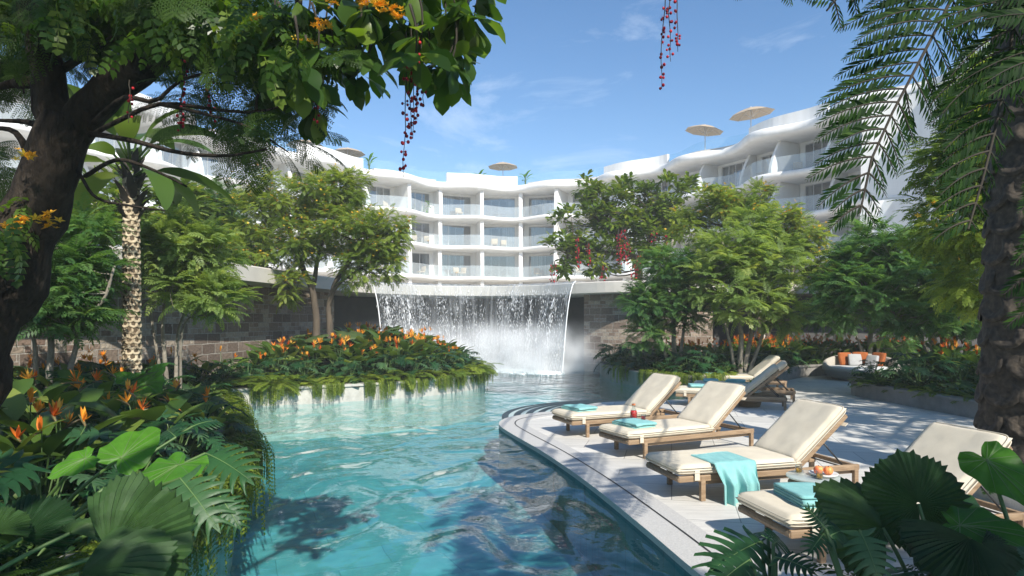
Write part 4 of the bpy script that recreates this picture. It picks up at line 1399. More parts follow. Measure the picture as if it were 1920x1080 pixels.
tag(o, 'aqua towel hanging in folds over the side of a cream lounger', 'towel')

# book with a grey abstract cover
bk = thing('book', 'book with a grey and white patterned cover lying on a cream lounger', 'book', on_lounger(3, .98, .0, .374), loungers[3][1] + .15)
m, nt, nd, L = newmat('printed cover')
out = nd.new('ShaderNodeOutputMaterial'); b = nd.new('ShaderNodeBsdfPrincipled')
v = texco(nt, 'Object', (9, 34, 1)); nz = N(nt, 'ShaderNodeTexNoise'); nz.inputs['Scale'].default_value = 1.6; nz.inputs['Detail'].default_value = 3; L.new(v, nz.inputs['Vector'])
rp = ramp(nt, [(.40, (.12, .12, .13)), (.5, (.6, .6, .6)), (.56, (.8, .8, .8))]); L.new(nz.outputs['Fac'], rp.inputs['Fac']); L.new(rp.outputs['Color'], b.inputs['Base Color']); b.inputs['Roughness'].default_value = .35
L.new(b.outputs[0], out.inputs[0]); M['cover'] = m
M['paper'] = simple_mat('paper', (.75, .73, .68), .8)
mb = MB(); mb.add(*xf(rbox(.155, .215, .022, .002), t=(.004, 0, .0145))); mb.build('pages', M['paper'], bk, False)
mb = MB(); mb.add(*xf(rbox(.17, .225, .0035, .001), t=(0, 0, .0275))); mb.add(*xf(rbox(.17, .225, .0035, .001), t=(0, 0, .0018))); mb.add(*xf(rbox(.004, .225, .022, .001), t=(-.083, 0, .0147)))
mb.build('cover', M['cover'], bk, False)


def side_table(x, y, label, s=1.0, H=.325):
    t = thing('side_table', label, 'side table', (x, y, 0), 0, 'round woven side tables')
    mb = MB()
    prof = [(0.001, 0)]
    nb = 9
    for k in range(nb):
        z0 = (H - .02) * k / nb; dz = (H - .02) / nb
        rr = .20 + .035 * math.sin(PI * (k + .5) / nb)
        for q in (0.05, .3, .5, .7, .95):
            prof.append((rr + .012 * math.sin(PI * q), z0 + dz * q))
    prof += [(.2, H - .02), (.001, H - .02)]
    mb.add(*lathe(prof, 40)); mb.build('drum', M['rope'], t)
    mb = MB(); mb.add(*lathe([(.001, H - .019), (.242, H - .019), (.247, H - .013), (.247, H - .004), (.242, H), (.001, H)], 48)); mb.build('glass_top', M['tabletop'], t)
    t.scale = (s, s, 1)
    return t


def tumbler(x, y, z, liquid, label, r=.031, h=.08, fill=.62):
    t = thing('drinking_glass', label, 'glass', (x, y, z))
    mb = MB(); mb.add(*lathe([(.001, .001), (r * .9, .001), (r, .01), (r * 1.04, h), (r * .96, h), (r * .92, .012), (.001, .012)], 24)); mb.build('tumbler', M['clear'], t)
    mb = MB(); mb.add(*lathe([(.001, .0125), (r * .9, .0125), (r * .94, h * fill), (.001, h * fill)], 24)); mb.build('drink', M[liquid], t)
    return t


tA = (2.86, 6.06)
side_table(*tA, 'round woven side table with a glass top, a plate of peaches on it')
tumbler(tA[0] - .10, tA[1] + .10, .325, 'juice', 'small glass of orange juice at the edge of the table, against the lounger rail')
tumbler(tA[0] - .01, tA[1] - .13, .325, 'juice', 'small glass of orange juice in front of the plate of peaches')
pl = MB(); pl.add(*lathe([(.001, .001), (.1, .001), (.125, .018), (.128, .03), (.122, .03), (.1, .012), (.001, .012)], 40))
o = pl.build('plate', M['plate']); o.location = (tA[0] + .09, tA[1] + .0, .325); tag(o, 'round pale plate holding two peaches', 'plate')


def peach(x, y, z, label, rz):
    v, f = ico(.043, 4)
    a = np.arctan2(v[:, 1], v[:, 0])
    groove = np.exp(-(a / .22) ** 2) * .004
    rr = np.linalg.norm(v[:, :2], axis=1) / .043
    v = v * (1 - groove / .043 * rr)[:, None]
    v[:, 2] -= .010 * np.exp(-(rr / .3) ** 2) * np.sign(v[:, 2])
    t = thing('peach', label, 'peach', (x, y, z), rz)
    mb = MB(); mb.add(v, f); mb.build('fruit', M['peach'], t)
    mb = MB(); mb.add(*tube([(0, 0, .03), (.002, 0, .045)], .003, 6)); mb.build('stalk', M['stem_dark'], t)


peach(tA[0] + .045, tA[1] + .01, .325 + .054, 'peach with an orange and red skin, nearer the juice glasses on the plate', 1.9 + 3)
peach(tA[0] + .125, tA[1] - .02, .325 + .054, 'redder peach on the plate, behind which the lounger leg shows', 4.2)

tB = (1.80, 9.45)
side_table(*tB, 'round woven side table with a red bottle, standing between two loungers', .9)
bt = thing('bottle', 'clear bottle of red juice standing between two loungers', 'bottle', (tB[0] - .02, tB[1] - .08, .325))
mb = MB(); mb.add(*lathe([(.001, .001), (.05, .001), (.054, .01), (.054, .13), (.045, .16), (.024, .185), (.022, .22), (.027, .222), (.027, .232), (.02, .232), (.018, .185), (.048, .13), (.048, .012), (.001, .012)], 28)); mb.build('body', M['clear'], bt)
mb = MB(); mb.add(*lathe([(.001, .013), (.0475, .013), (.0475, .125), (.041, .15), (.001, .15)], 28)); mb.build('drink', M['redjuice'], bt)
mb = MB(); mb.add(*lathe([(.001, .226), (.0275, .226), (.0275, .25), (.001, .252)], 20)); mb.build('lid', M['peach'], bt)
tumbler(tB[0] + .13, tB[1] - .05, .325, 'redjuice', 'glass of red juice beside the red bottle', .034, .09, .7)

tC = (4.95, 13.35)
side_table(*tC, 'dark woven side table among the distant loungers, a green drink on it', 1.0)
tumbler(tC[0] - .05, tC[1] - .05, .325, 'juice', 'small glass standing next to the herb pot on the distant table', .03, .09, .3)
pot = thing('herb_pot', 'glass pot of green sprigs on the distant side table', 'potted plant', (tC[0] + .06, tC[1] - .02, .325))
mb = MB(); mb.add(*lathe([(.001, .001), (.05, .001), (.055, .11), (.05, .11), (.046, .012), (.001, .012)], 20)); mb.build('glass', M['clear'], pot)
M['lime'] = simple_mat('lime drink', (.35, .5, .05), .3)
mb = MB(); mb.add(*lathe([(.001, .013), (.045, .013), (.048, .085), (.001, .085)], 20)); mb.build('drink', M['lime'], pot)
T = None
g = np.random.default_rng(5)
mb = MB()
for k in range(60):
    a, e = g.uniform(0, 6.28), g.uniform(.3, 1.4)
    d = np.array([math.cos(a) * math.cos(e), math.sin(a) * math.cos(e), math.sin(e)])
    c = np.array([0, 0, .11]) + d * g.uniform(.03, .13)
    Rk = basis(d[None], roll=g.uniform(0, 6, 1), scale=.045)[0]
    mb.add(np.array([(0, 0, 0), (.5, .3, .1), (1, 0, 0), (.5, -.3, .1)]) @ Rk.T + c, [[(0, 1, 2, 3)]], g.random())
mb.build('foliage', M['leaf_ear'], pot, False)

# round daybed under the trees
M['wicker'] = simple_mat('pale wicker', (.50, .46, .40), .8, ((.36, .33, .28), 60), .6, 90, (1, 1, 2.5))
M['bedpad'] = simple_mat('pale grey daybed pad', (.58, .59, .58), .9, ((.52, .53, .53), 5), .1, 60)
M['rust'] = simple_mat('rust orange linen', (.36, .10, .022), .9, ((.29, .08, .018), 10), .3, 150)
M['greylinen'] = simple_mat('grey linen', (.42, .42, .42), .9, ((.36, .36, .36), 10), .3, 150)
DB = np.array([10.55, 19.35]); fac = rad(-118)       # the way its open side faces
bedt = thing('daybed', 'round pale wicker daybed with rust cushions, under the trees by the orange hedge', 'daybed', (DB[0], DB[1], 0), fac)
n = 64
aa = np.arange(n) / n * 2 * PI
hh = .34 + .40 * ((1 - np.cos(aa)) / 2) ** 1.3
mb = MB()
prof_n = [(.62, 0.0), (.80, .03), (.97, .15), (1.04, .28)]
rows = [np.column_stack([r * np.cos(aa), r * np.sin(aa), np.full(n, z)]) for r, z in prof_n]
for q, dr_ in ((.0, 1.06), (.5, 1.055), (1, 1.03)):
    rows.append(np.column_stack([dr_ * np.cos(aa), dr_ * np.sin(aa), .28 + (hh - .28) * q]))
rows.append(np.column_stack([.97 * np.cos(aa), .97 * np.sin(aa), hh + .012]))
rows.append(np.column_stack([.93 * np.cos(aa), .93 * np.sin(aa), hh - .03]))
rows.append(np.column_stack([.90 * np.cos(aa), .90 * np.sin(aa), np.full(n, .26)]))
mb.add(np.stack(rows, 1).reshape(-1, 3), [grid_faces(n, len(rows), True)])
mb.build('shell', M['wicker'], bedt)
mb = MB(); mb.add(*lathe([(.001, .2), (.88, .2), (.895, .26), (.88, .36), (.82, .385), (.001, .395)], 48)); mb.build('mattress', M['bedpad'], bedt)
cs = [(-.62, -.42, 'rust', .36, 'rust orange cushion at the outer end of the daybed'), (-.72, -.02, 'rust', .38, 'rust orange cushion at the middle of the daybed, behind a grey one'), (-.56, .46, 'rust', .38, 'rust orange cushion on the daybed, partly hidden by planter leaves'),
      (-.50, -.16, 'greylinen', .32, 'light grey cushion leaning between two rust ones on the daybed'), (-.40, .30, 'greylinen', .3, 'grey cushion on the daybed beside the planter leaves')]
for x, y, mt, s_, lab in cs:
    mb = MB(); mb.add(*pillow(s_ + .08, s_ + .08, .15, 20, 20, 3, .004, x * 9, .06))
    o = mb.build('cushion', M[mt])
    q = rotz(fac) @ np.array([x, y, .39 + s_ * .52])
    o.location = (DB[0] + q[0], DB[1] + q[1], q[2])
    o.rotation_euler = (Matrix.Rotation(fac + math.atan2(y, x) + PI + .0, 3, 'Z') @ Matrix.Rotation(rad(68), 3, 'Y')).to_euler()
    tag(o, lab, 'cushion', 'cushions on the daybed')
# ------------------------------------------------------------------ leaf templates (all along +x, face up)
def blade(L=1.0, W=.3, n=5, droop=.15, fold=.15, tip=.04, shape=1.0, wave=0.0, widest=.45):
    t = np.linspace(0, 1, n + 1)
    ang = droop * t * 1.6
    dx = np.cos(ang); dz = -np.sin(ang)
    x = np.concatenate([[0], np.cumsum((dx[1:] + dx[:-1]) / 2)]) / n * L
    z = np.concatenate([[0], np.cumsum((dz[1:] + dz[:-1]) / 2)]) / n * L
    k = math.log(.5) / math.log(widest)
    w = W / 2 * (np.sin(PI * t ** k) ** shape).clip(0) + tip * W * (t > .5) * (1 - t)
    w[0] = .03 * W; w[-1] = .02 * W
    wv = wave * W * np.sin(t * 19)
    c = np.column_stack([x, 0 * x, z]); l = np.column_stack([x, w, z + fold * w + wv]); r = np.column_stack([x, -w, z + fold * w - wv])
    v = np.stack([l, c, r], 1).reshape(-1, 3)
    return v, [grid_faces(n + 1, 3)]


def leaflet4(L, W, fold=.1):
    v = np.array([(0, 0, 0), (.45 * L, W / 2, fold * W), (L, 0, -.12 * L), (.45 * L, -W / 2, fold * W)])
    return v, [np.array([(0, 3, 2, 1)])]


def pinnate(L=.4, n=8, ll=.12, lw=.04, droop=.5, ang=65, vshape=.15, taper=.5, rw=.006, terminal=True, hang=0.0, g=RNG, n0=.12):
    """compound leaf: leaflets in pairs along a drooping midrib"""
    m = 8
    t = np.linspace(0, 1, m + 1)
    a = -.25 * droop + droop * 1.3 * t
    dx, dz = np.cos(a), -np.sin(a)
    X = np.concatenate([[0], np.cumsum((dx[1:] + dx[:-1]) / 2)]) / m * L
    Z = np.concatenate([[0], np.cumsum((dz[1:] + dz[:-1]) / 2)]) / m * L
    ts = [(np.stack([np.column_stack([X, 0 * X + rw / 2 * (1 - .6 * t), Z]), np.column_stack([X, 0 * X - rw / 2 * (1 - .6 * t), Z])], 1).reshape(-1, 3), [grid_faces(m + 1, 2)])]
    for i, q in enumerate(np.linspace(n0, .97, n)):
        c = np.array([np.interp(q, t, X), 0, np.interp(q, t, Z)])
        pitch = np.interp(q, t, a)
        s = (1 - taper * abs(q - .42) * 1.7) if taper else 1
        lt = leaflet4(ll * s, lw * (.6 + .4 * s))
        for sg in (1, -1):
            an = rad(ang - 22 * q + g.uniform(-6, 6))
            R = roty(pitch) @ rotz(sg * an) @ rotx(sg * (vshape + g.uniform(-.1, .1))) @ roty(hang + g.uniform(-.08, .1))
            ts.append(xf(lt, R, c))
    if terminal:
        ts.append(xf(leaflet4(ll * .6, lw * .8), roty(a[-1]), (X[-1], 0, Z[-1])))
    return merge(ts)


def bipinnate(L=.5, n=8, pl=.2, pn=9, ll=.035, lw=.011, droop=.6, ang=62, g=RNG):
    t = np.linspace(.1, 1, n)
    ts = []
    m = 8
    tt = np.linspace(0, 1, m + 1); a = -.15 + droop * tt
    X = np.concatenate([[0], np.cumsum(np.cos((a[1:] + a[:-1]) / 2))]) / m * L
    Z = -np.concatenate([[0], np.cumsum(np.sin((a[1:] + a[:-1]) / 2))]) / m * L
    ts.append((np.stack([np.column_stack([X, 0 * X + .003, Z]), np.column_stack([X, 0 * X - .003, Z])], 1).reshape(-1, 3), [grid_faces(m + 1, 2)]))
    for q in t:
        c = np.array([np.interp(q, tt, X), 0, np.interp(q, tt, Z)])
        s = math.sin(PI * (.18 + .72 * q)) ** .7
        for sg in (1, -1):
            P_ = pinnate(pl * s, pn, ll, lw, .35, 62, .1, .4, .003, False, g=g, n0=.06)
            ts.append(xf(P_, roty(np.interp(q, tt, a)) @ rotz(sg * rad(ang - 20 * q)) @ rotx(sg * .12), c))
    return merge(ts)


LINES = [None]


def monstera(L=.5, W=.46, lobes=6, g=RNG, depth=.62, droop=.55):
    """split leaf: lobes reaching from the midrib, gaps between them towards the rim"""
    ts = []
    ns = 5

    def bend(p):
        x = p[:, 0]
        q = p.copy()
        a = droop * (x / L)
        q[:, 0] = L * np.sin(a) / max(droop, 1e-3) if droop else x
        q[:, 2] = p[:, 2] - L * (1 - np.cos(a)) / max(droop, 1e-3)
        return q
    for sg in (1, -1):
        for i in range(lobes):
            s0, s1 = i / lobes, (i + 1) / lobes
            sm = (s0 + s1) / 2
            wid = W / 2 * (math.sin(PI * (.20 + .74 * sm)) ** .75)
            sweep_ = (.02 + .26 * sm) if sm > .2 else -.16
            rows = []
            for t in np.linspace(0, 1, ns):
                half = (s1 - s0) / 2
                gap = 1.0 if t < (1 - depth) else 1 - .36 * ((t - (1 - depth)) / depth) ** .5
                tipn = math.sqrt(max(0, 1 - (t * .93) ** 4))
                for e in (-1, 0, 1):
                    s = sm + e * half * gap * (tipn if t > .6 else 1)
                    x = (s + sweep_ * t * t * .9) * L
                    y = sg * wid * t * (1.0 if e == 0 else .97)
                    z = .05 * L * t - .10 * L * t * t + (.012 * L if e == 0 else -.006 * L) * t * 2 + g.normal(0, .004 * L)
                    rows.append((x, y, z))
            v = bend(np.array(rows))
            F = grid_faces(ns, 3)
            ts.append((v, [F if sg > 0 else F[:, ::-1]]))
    LINES[0] = [bend(np.array([(x * L, 0, .004 * L) for x in np.linspace(-.02, 1.08, 9)]))]
    # leaf point
    v = bend(np.array([(.93 * L, .05 * L, 0), (1.0 * L, .05 * L, -.01), (1.16 * L, 0, -.03), (1.0 * L, -.05 * L, -.01), (.93 * L, -.05 * L, 0)]))
    ts.append((v, [np.array([(4, 3, 2, 1)]), np.array([(4, 1, 0)])]))
    return merge(ts)


def ear_leaf(L=.5, W=.42, g=RNG, droop=.5, wav=.035, n=44, cup=.10):
    """heart-shaped leaf with two rear lobes and a wavy rim; stalk joins at the origin"""
    th = np.linspace(-PI, PI, n, endpoint=False)
    # outline
    r = np.where(np.abs(th) < 2.55, 1.0, 1 - .75 * ((np.abs(th) - 2.55) / (PI - 2.55)) ** .8)
    ox = np.where(np.cos(th) > 0, np.cos(th) * .78 * L * (1 + .12 * np.cos(th) ** 8), np.cos(th) * .34 * L) * r
    oy = np.sin(th) * W / 2 * r * np.where(np.cos(th) > 0, 1 - .25 * np.cos(th) ** 3, 1)
    rings = [0.0, .2, .42, .64, .84, 1.0]
    V = []
    ph = g.uniform(0, 6)
    for q in rings:
        x, y = ox * q, oy * q
        z = cup * np.abs(y) - .16 * (y / (W / 2)) ** 2 * L * .4 + q ** 3 * wav * L * np.sin(th * 9 + ph) + .010 * L * np.cos(th * 15) * q
        a = droop * x / L
        z = z - np.sign(x) * L * (1 - np.cos(a)) / max(droop, .01)
        V.append(np.column_stack([x, y, z]))
    LINES[0] = [np.array([V[q][int(n * (.5 + k_))] for q in range(len(rings))]) + (0, 0, .004 * L) for k_ in (0, .07, -.07, .14, -.14, .22, -.22, .31, -.31, .4, -.4)]
    v = np.stack(V, 1).reshape(-1, 3)
    return v, [grid_faces(n, len(rings), True)]


def fan_leaf(R=.5, span=300, seg=40, g=RNG, pleat=.035, cup=.25, droop=.25):
    """round pleated fan with a toothed rim; stalk joins at the origin"""
    a = np.linspace(-rad(span) / 2, rad(span) / 2, 2 * seg + 1)
    ph_ = g.uniform(0, 6)
    rings = np.array([.03, .25, .5, .75, .93, 1.0])
    V = []
    ln = 1 - .10 * g.random(len(a)) ** 3 - .05 * np.sin(a * 3 + g.uniform(0, 6)) ** 2
    cut = np.where(g.random(len(a)) < .06, .86, 1.0)
    a = a + g.normal(0, .006, len(a))
    for q in rings:
        tooth = np.where(np.arange(len(a)) % 2 == 0, 1.0, .93 if q == 1.0 else 1.0)
        rr = R * q * tooth * (ln if q > .5 else 1) * (cut if q == 1.0 else 1) * (1 - .12 * np.abs(a / (rad(span) / 2)) ** 3)
        z = np.where(np.arange(len(a)) % 2 == 0, 1, -1) * pleat * R * q ** .8 + cup * R * q * q * np.abs(a / PI) ** 1.5 - droop * R * q ** 3 + .04 * R * np.sin(a * 4 + ph_) * q * q
        V.append(np.column_stack([rr * np.cos(a), rr * np.sin(a), z]))
    v = np.stack(V, 1).reshape(-1, 3)
    return v, [grid_faces(len(a), len(rings))]


def arc_frond(L=.7, n=22, ll=.12, lw=.022, rise=.9, fall=1.9, g=RNG, hang=.0):
    """fern frond that leaves its root upwards and arches over: origin at the root, bends in the xz plane"""
    m = 12
    t = np.linspace(0, 1, m + 1); a = rise - (rise + fall - .9) * t ** 1.1
    X = np.concatenate([[0], np.cumsum(np.cos((a[1:] + a[:-1]) / 2))]) / m * L
    Z = np.concatenate([[0], np.cumsum(np.sin((a[1:] + a[:-1]) / 2))]) / m * L
    ts = [(np.stack([np.column_stack([X, 0 * X + .003, Z]), np.column_stack([X, 0 * X - .003, Z])], 1).reshape(-1, 3), [grid_faces(m + 1, 2)])]
    for q in np.linspace(.12, .98, n):
        c = np.array([np.interp(q, t, X), 0, np.interp(q, t, Z)]); pt = np.interp(q, t, a)
        s = math.sin(PI * (.12 + .8 * q)) ** .8
        for sg in (1, -1):
            ts.append(xf(leaflet4(ll * s, lw), roty(-pt) @ rotz(sg * rad(74 - 18 * q)) @ rotx(sg * .1) @ roty(hang + g.uniform(-.1, .15)), c))
    return merge(ts)


def stalk_to(p0, p1, r0, r1, sag=.0, sides=5, n=7):
    p0, p1 = np.asarray(p0, float), np.asarray(p1, float)
    t = np.linspace(0, 1, n)[:, None]
    p = p0 * (1 - t) + p1 * t
    h = np.array([p1[0] - p0[0], p1[1] - p0[1], 0])
    p = p + (t * (1 - t)) * (np.array([0, 0, 1.0]) * sag - h * .35)
    return tube(p, np.linspace(r0, r1, n), sides, False)


# ------------------------------------------------------------------ low plants, one prototype of each kind
def leaf_dir(a, e):
    return np.array([math.cos(a) * math.cos(e), math.sin(a) * math.cos(e), math.sin(e)])


def rosette_plant(name, label, cat, leaf_fn, mat, n, hmin, hmax, spread, seed, stalk_r=.008, pitch=(-.6, .1), group=None):
    """plant of long-stalked leaves: part foliage, part stems"""
    g = np.random.default_rng(seed)
    t = thing(name, label, cat, group=group)
    lf, st = MB(), MB()
    temps = [leaf_fn(g) for _ in range(3)]
    for k in range(n):
        a = k * 2.4 + g.uniform(-.4, .4)
        q = (k + .5) / n
        rr = spread * math.sqrt(q) * g.uniform(.7, 1.1)
        h = hmax - (hmax - hmin) * q ** 1.2 + g.uniform(-.04, .04)
        p = np.array([rr * math.cos(a), rr * math.sin(a), h])
        d = leaf_dir(a + g.uniform(-.4, .4), g.uniform(*pitch) + .35 * (1 - q))
        s = g.uniform(.75, 1.12)
        R = basis(d[None], roll=g.uniform(-.35, .35, 1), scale=s)[0]
        tv, tf = temps[k % 3]
        lf.add(tv @ R.T + p, tf, g.random())
        st.add(*stalk_to((g.uniform(-.03, .03), g.uniform(-.03, .03), -.05), p, stalk_r * 1.4, stalk_r * .8, .1))
    lf.build('foliage', M[mat], t)
    st.build('stems', M['stem_green'], t)
    return t


def bop_flower(g, s=1.0):
    """bird of paradise head: a pointed sheath and a fan of petals; origin at the stalk end, points along +x"""
    ts_p, ts_s = [], []
    ts_s.append(tube([(0, 0, 0), (.05, 0, .012), (.13, 0, .02), (.19, 0, .018)], [.008, .014, .009, .001], 6, False))
    for k in range(6):
        e = rad(18 + 21 * k + g.uniform(-6, 6)); yaw = g.uniform(-.5, .5)
        bl = blade(g.uniform(.11, .16), .03, 4, -.15, .35, .05, .9)
        ts_p.append(xf(bl, rotz(yaw) @ roty(-e) @ rotx(g.uniform(-.6, .6)), (.03 + .012 * k * .6, 0, .015)))
    f = lambda T: (T[0] * s, T[1])
    return [f(x) for x in ts_p], [f(x) for x in ts_s]


def flower_plant(name, label, cat, seed, nleaf=9, nfl=5, H=.75, L=.42, W=.15, fs=1.0, separate=True, group=None, fat=1.0):
    g = np.random.default_rng(seed)
    t = thing(name, label, cat, group=group)
    lf, st = MB(), MB()
    for k in range(nleaf):
        a = k * 2.4 + g.uniform(-.5, .5); q = (k + .5) / nleaf
        h = H * g.uniform(.45, .85); rr = .10 + .22 * q
        p = np.array([rr * math.cos(a), rr * math.sin(a), h])
        tv, tf = blade(L * g.uniform(.8, 1.15), W * g.uniform(.85, 1.15), 8, g.uniform(.2, .75), .22, .04, .75, .012)
        d = leaf_dir(a + g.uniform(-.3, .3), g.uniform(.35, 1.15))
        R = basis(d[None], roll=g.uniform(-.5, .5, 1))[0]
        lf.add(tv @ R.T + p, tf, g.random())
        st.add(*stalk_to((0, 0, -.05), p, .011, .007, .05))
    pet_all, sh_all = MB(), MB()
    for k in range(nfl):
        a = g.uniform(0, 2 * PI); rr = g.uniform(.05, .32); h = H * g.uniform(.85, 1.22)
        p = np.array([rr * math.cos(a), rr * math.sin(a), h])
        st.add(*stalk_to((0, 0, -.05), p, .007, .005, .05))
        R = basis(leaf_dir(g.uniform(0, 6.28), g.uniform(-.1, .5))[None])[0]
        ps, sh = bop_flower(g, fs)
        pm, sm = (MB(), MB()) if separate else (pet_all, sh_all)
        tone = g.random()
        for T in ps:
            pm.add(T[0] @ R.T + p, T[1], np.clip(tone * .7 + g.uniform(0, .3), 0, 1))
        for T in sh:
            sm.add(T[0] @ R.T + p, T[1], .15)
        if separate:
            f = pm.build('flower', M['petal'], t)
            sm.build('sheath', M['sheath'], f)
    if not separate:
        b_ = pet_all.build('blossoms', M['petal'], t)
    lf.build('foliage', M['leaf_paddle'], t)
    st.build('stems', M['stem_green'], t)
    return t


def fern_plant(name, label, seed, n=14, L=.6, rise=(.5, 1.2), fall=1.5, mat='leaf_fern', cat='fern', group=None, ll=.12, pairs=20):
    g = np.random.default_rng(seed)
    t = thing(name, label, cat, group=group)
    lf = MB()
    for k in range(n):
        a = k * 2.4 + g.uniform(-.3, .3)
        T = arc_frond(L * g.uniform(.75, 1.1), pairs, ll, .022, g.uniform(*rise), fall + g.uniform(-.3, .3), g)
        lf.add(T[0] @ rotz(a).T + (g.uniform(-.05, .05), g.uniform(-.05, .05), 0), T[1], g.random())
    lf.build('foliage', M[mat], t)
    return t


def trailing_fern(name, label, seed, n=26, L=.5, width=.5, group=None, out=.12):
    """fern spilling over an edge: root line along local y, spills towards +x and hangs down"""
    g = np.random.default_rng(seed)
    t = thing(name, label, 'fern', group=group)
    lf = MB()
    for k in range(n):
        y = g.uniform(-.5, .5) * width
        l = L * g.uniform(.6, 1.15) * (1 - .5 * abs(y / width) * 1.2)
        m = 10
        tt = np.linspace(0, 1, m + 1); a = .55 - (2.1) * np.minimum(1, tt * 2.2)
        X = np.concatenate([[0], np.cumsum(np.cos((a[1:] + a[:-1]) / 2))]) / m * l
        Z = np.concatenate([[0], np.cumsum(np.sin((a[1:] + a[:-1]) / 2))]) / m * l
        ts = []
        for q in np.linspace(.1, .98, 17):
            c = np.array([np.interp(q, tt, X), 0, np.interp(q, tt, Z)]); pt = np.interp(q, tt, a)
            for sg in (1, -1):
                ts.append(xf(leaflet4(.062 * (1 - .5 * q), .018), roty(-pt) @ rotz(sg * 1.15) @ rotx(g.uniform(-.7, .7)), c))
        T = merge(ts)
        lf.add(T[0] @ rotz(g.uniform(-.45, .45)).T + (g.uniform(-out, out), y, g.uniform(0, .06)), T[1], g.random())
    lf.build('foliage', M['leaf_fern'], t)
    return t


def place(proto, used, spots, group=None):
    """spots: (x, y, z, rz, scale, label); the first one moves the prototype itself"""
    out = []
    for (x, y, z, rz, s, lab) in spots:
        if not used.get(proto.name):
            used[proto.name] = True
            o = proto
            o.location = (x, y, z); o.rotation_euler = (0, 0, rz); o.scale = (s,) * 3
            if lab: o['label'] = lab
        else:
            o = dup(proto, (x, y, z), rz, s, lab)
        if group: o['group'] = group
        out.append(o)
    return out


USED = {}


def undergrowth(name, poly, zf, dens, T, mat, smin, smax, seed, hmax=.15, avoid=None, elev=(.1, 1.1)):
    """leafy ground cover nobody could count"""
    g = np.random.default_rng(seed)
    poly = np.asarray(poly); x0, y0 = poly.min(0); x1, y1 = poly.max(0)
    n = int((x1 - x0) * (y1 - y0) * dens)
    x, y = g.uniform(x0, x1, n), g.uniform(y0, y1, n)
    k = inside(poly, x, y)
    if avoid is not None:
        k &= ~avoid(x, y)
    x, y = x[k], y[k]; n = len(x)
    a, e = g.uniform(0, 2 * PI, n), g.uniform(elev[0], elev[1], n)
    d = np.stack([np.cos(a) * np.cos(e), np.sin(a) * np.cos(e), np.sin(e)], 1)
    R = basis(d, roll=g.uniform(-.6, .6, n), scale=g.uniform(smin, smax, n))
    t = np.column_stack([x, y, zf(x, y) + g.uniform(0, hmax, n)])
    mb = MB(); mb.scatter(T, R, t, g.random(n))
    return tag(mb.build(name, M[mat]), kind='stuff')


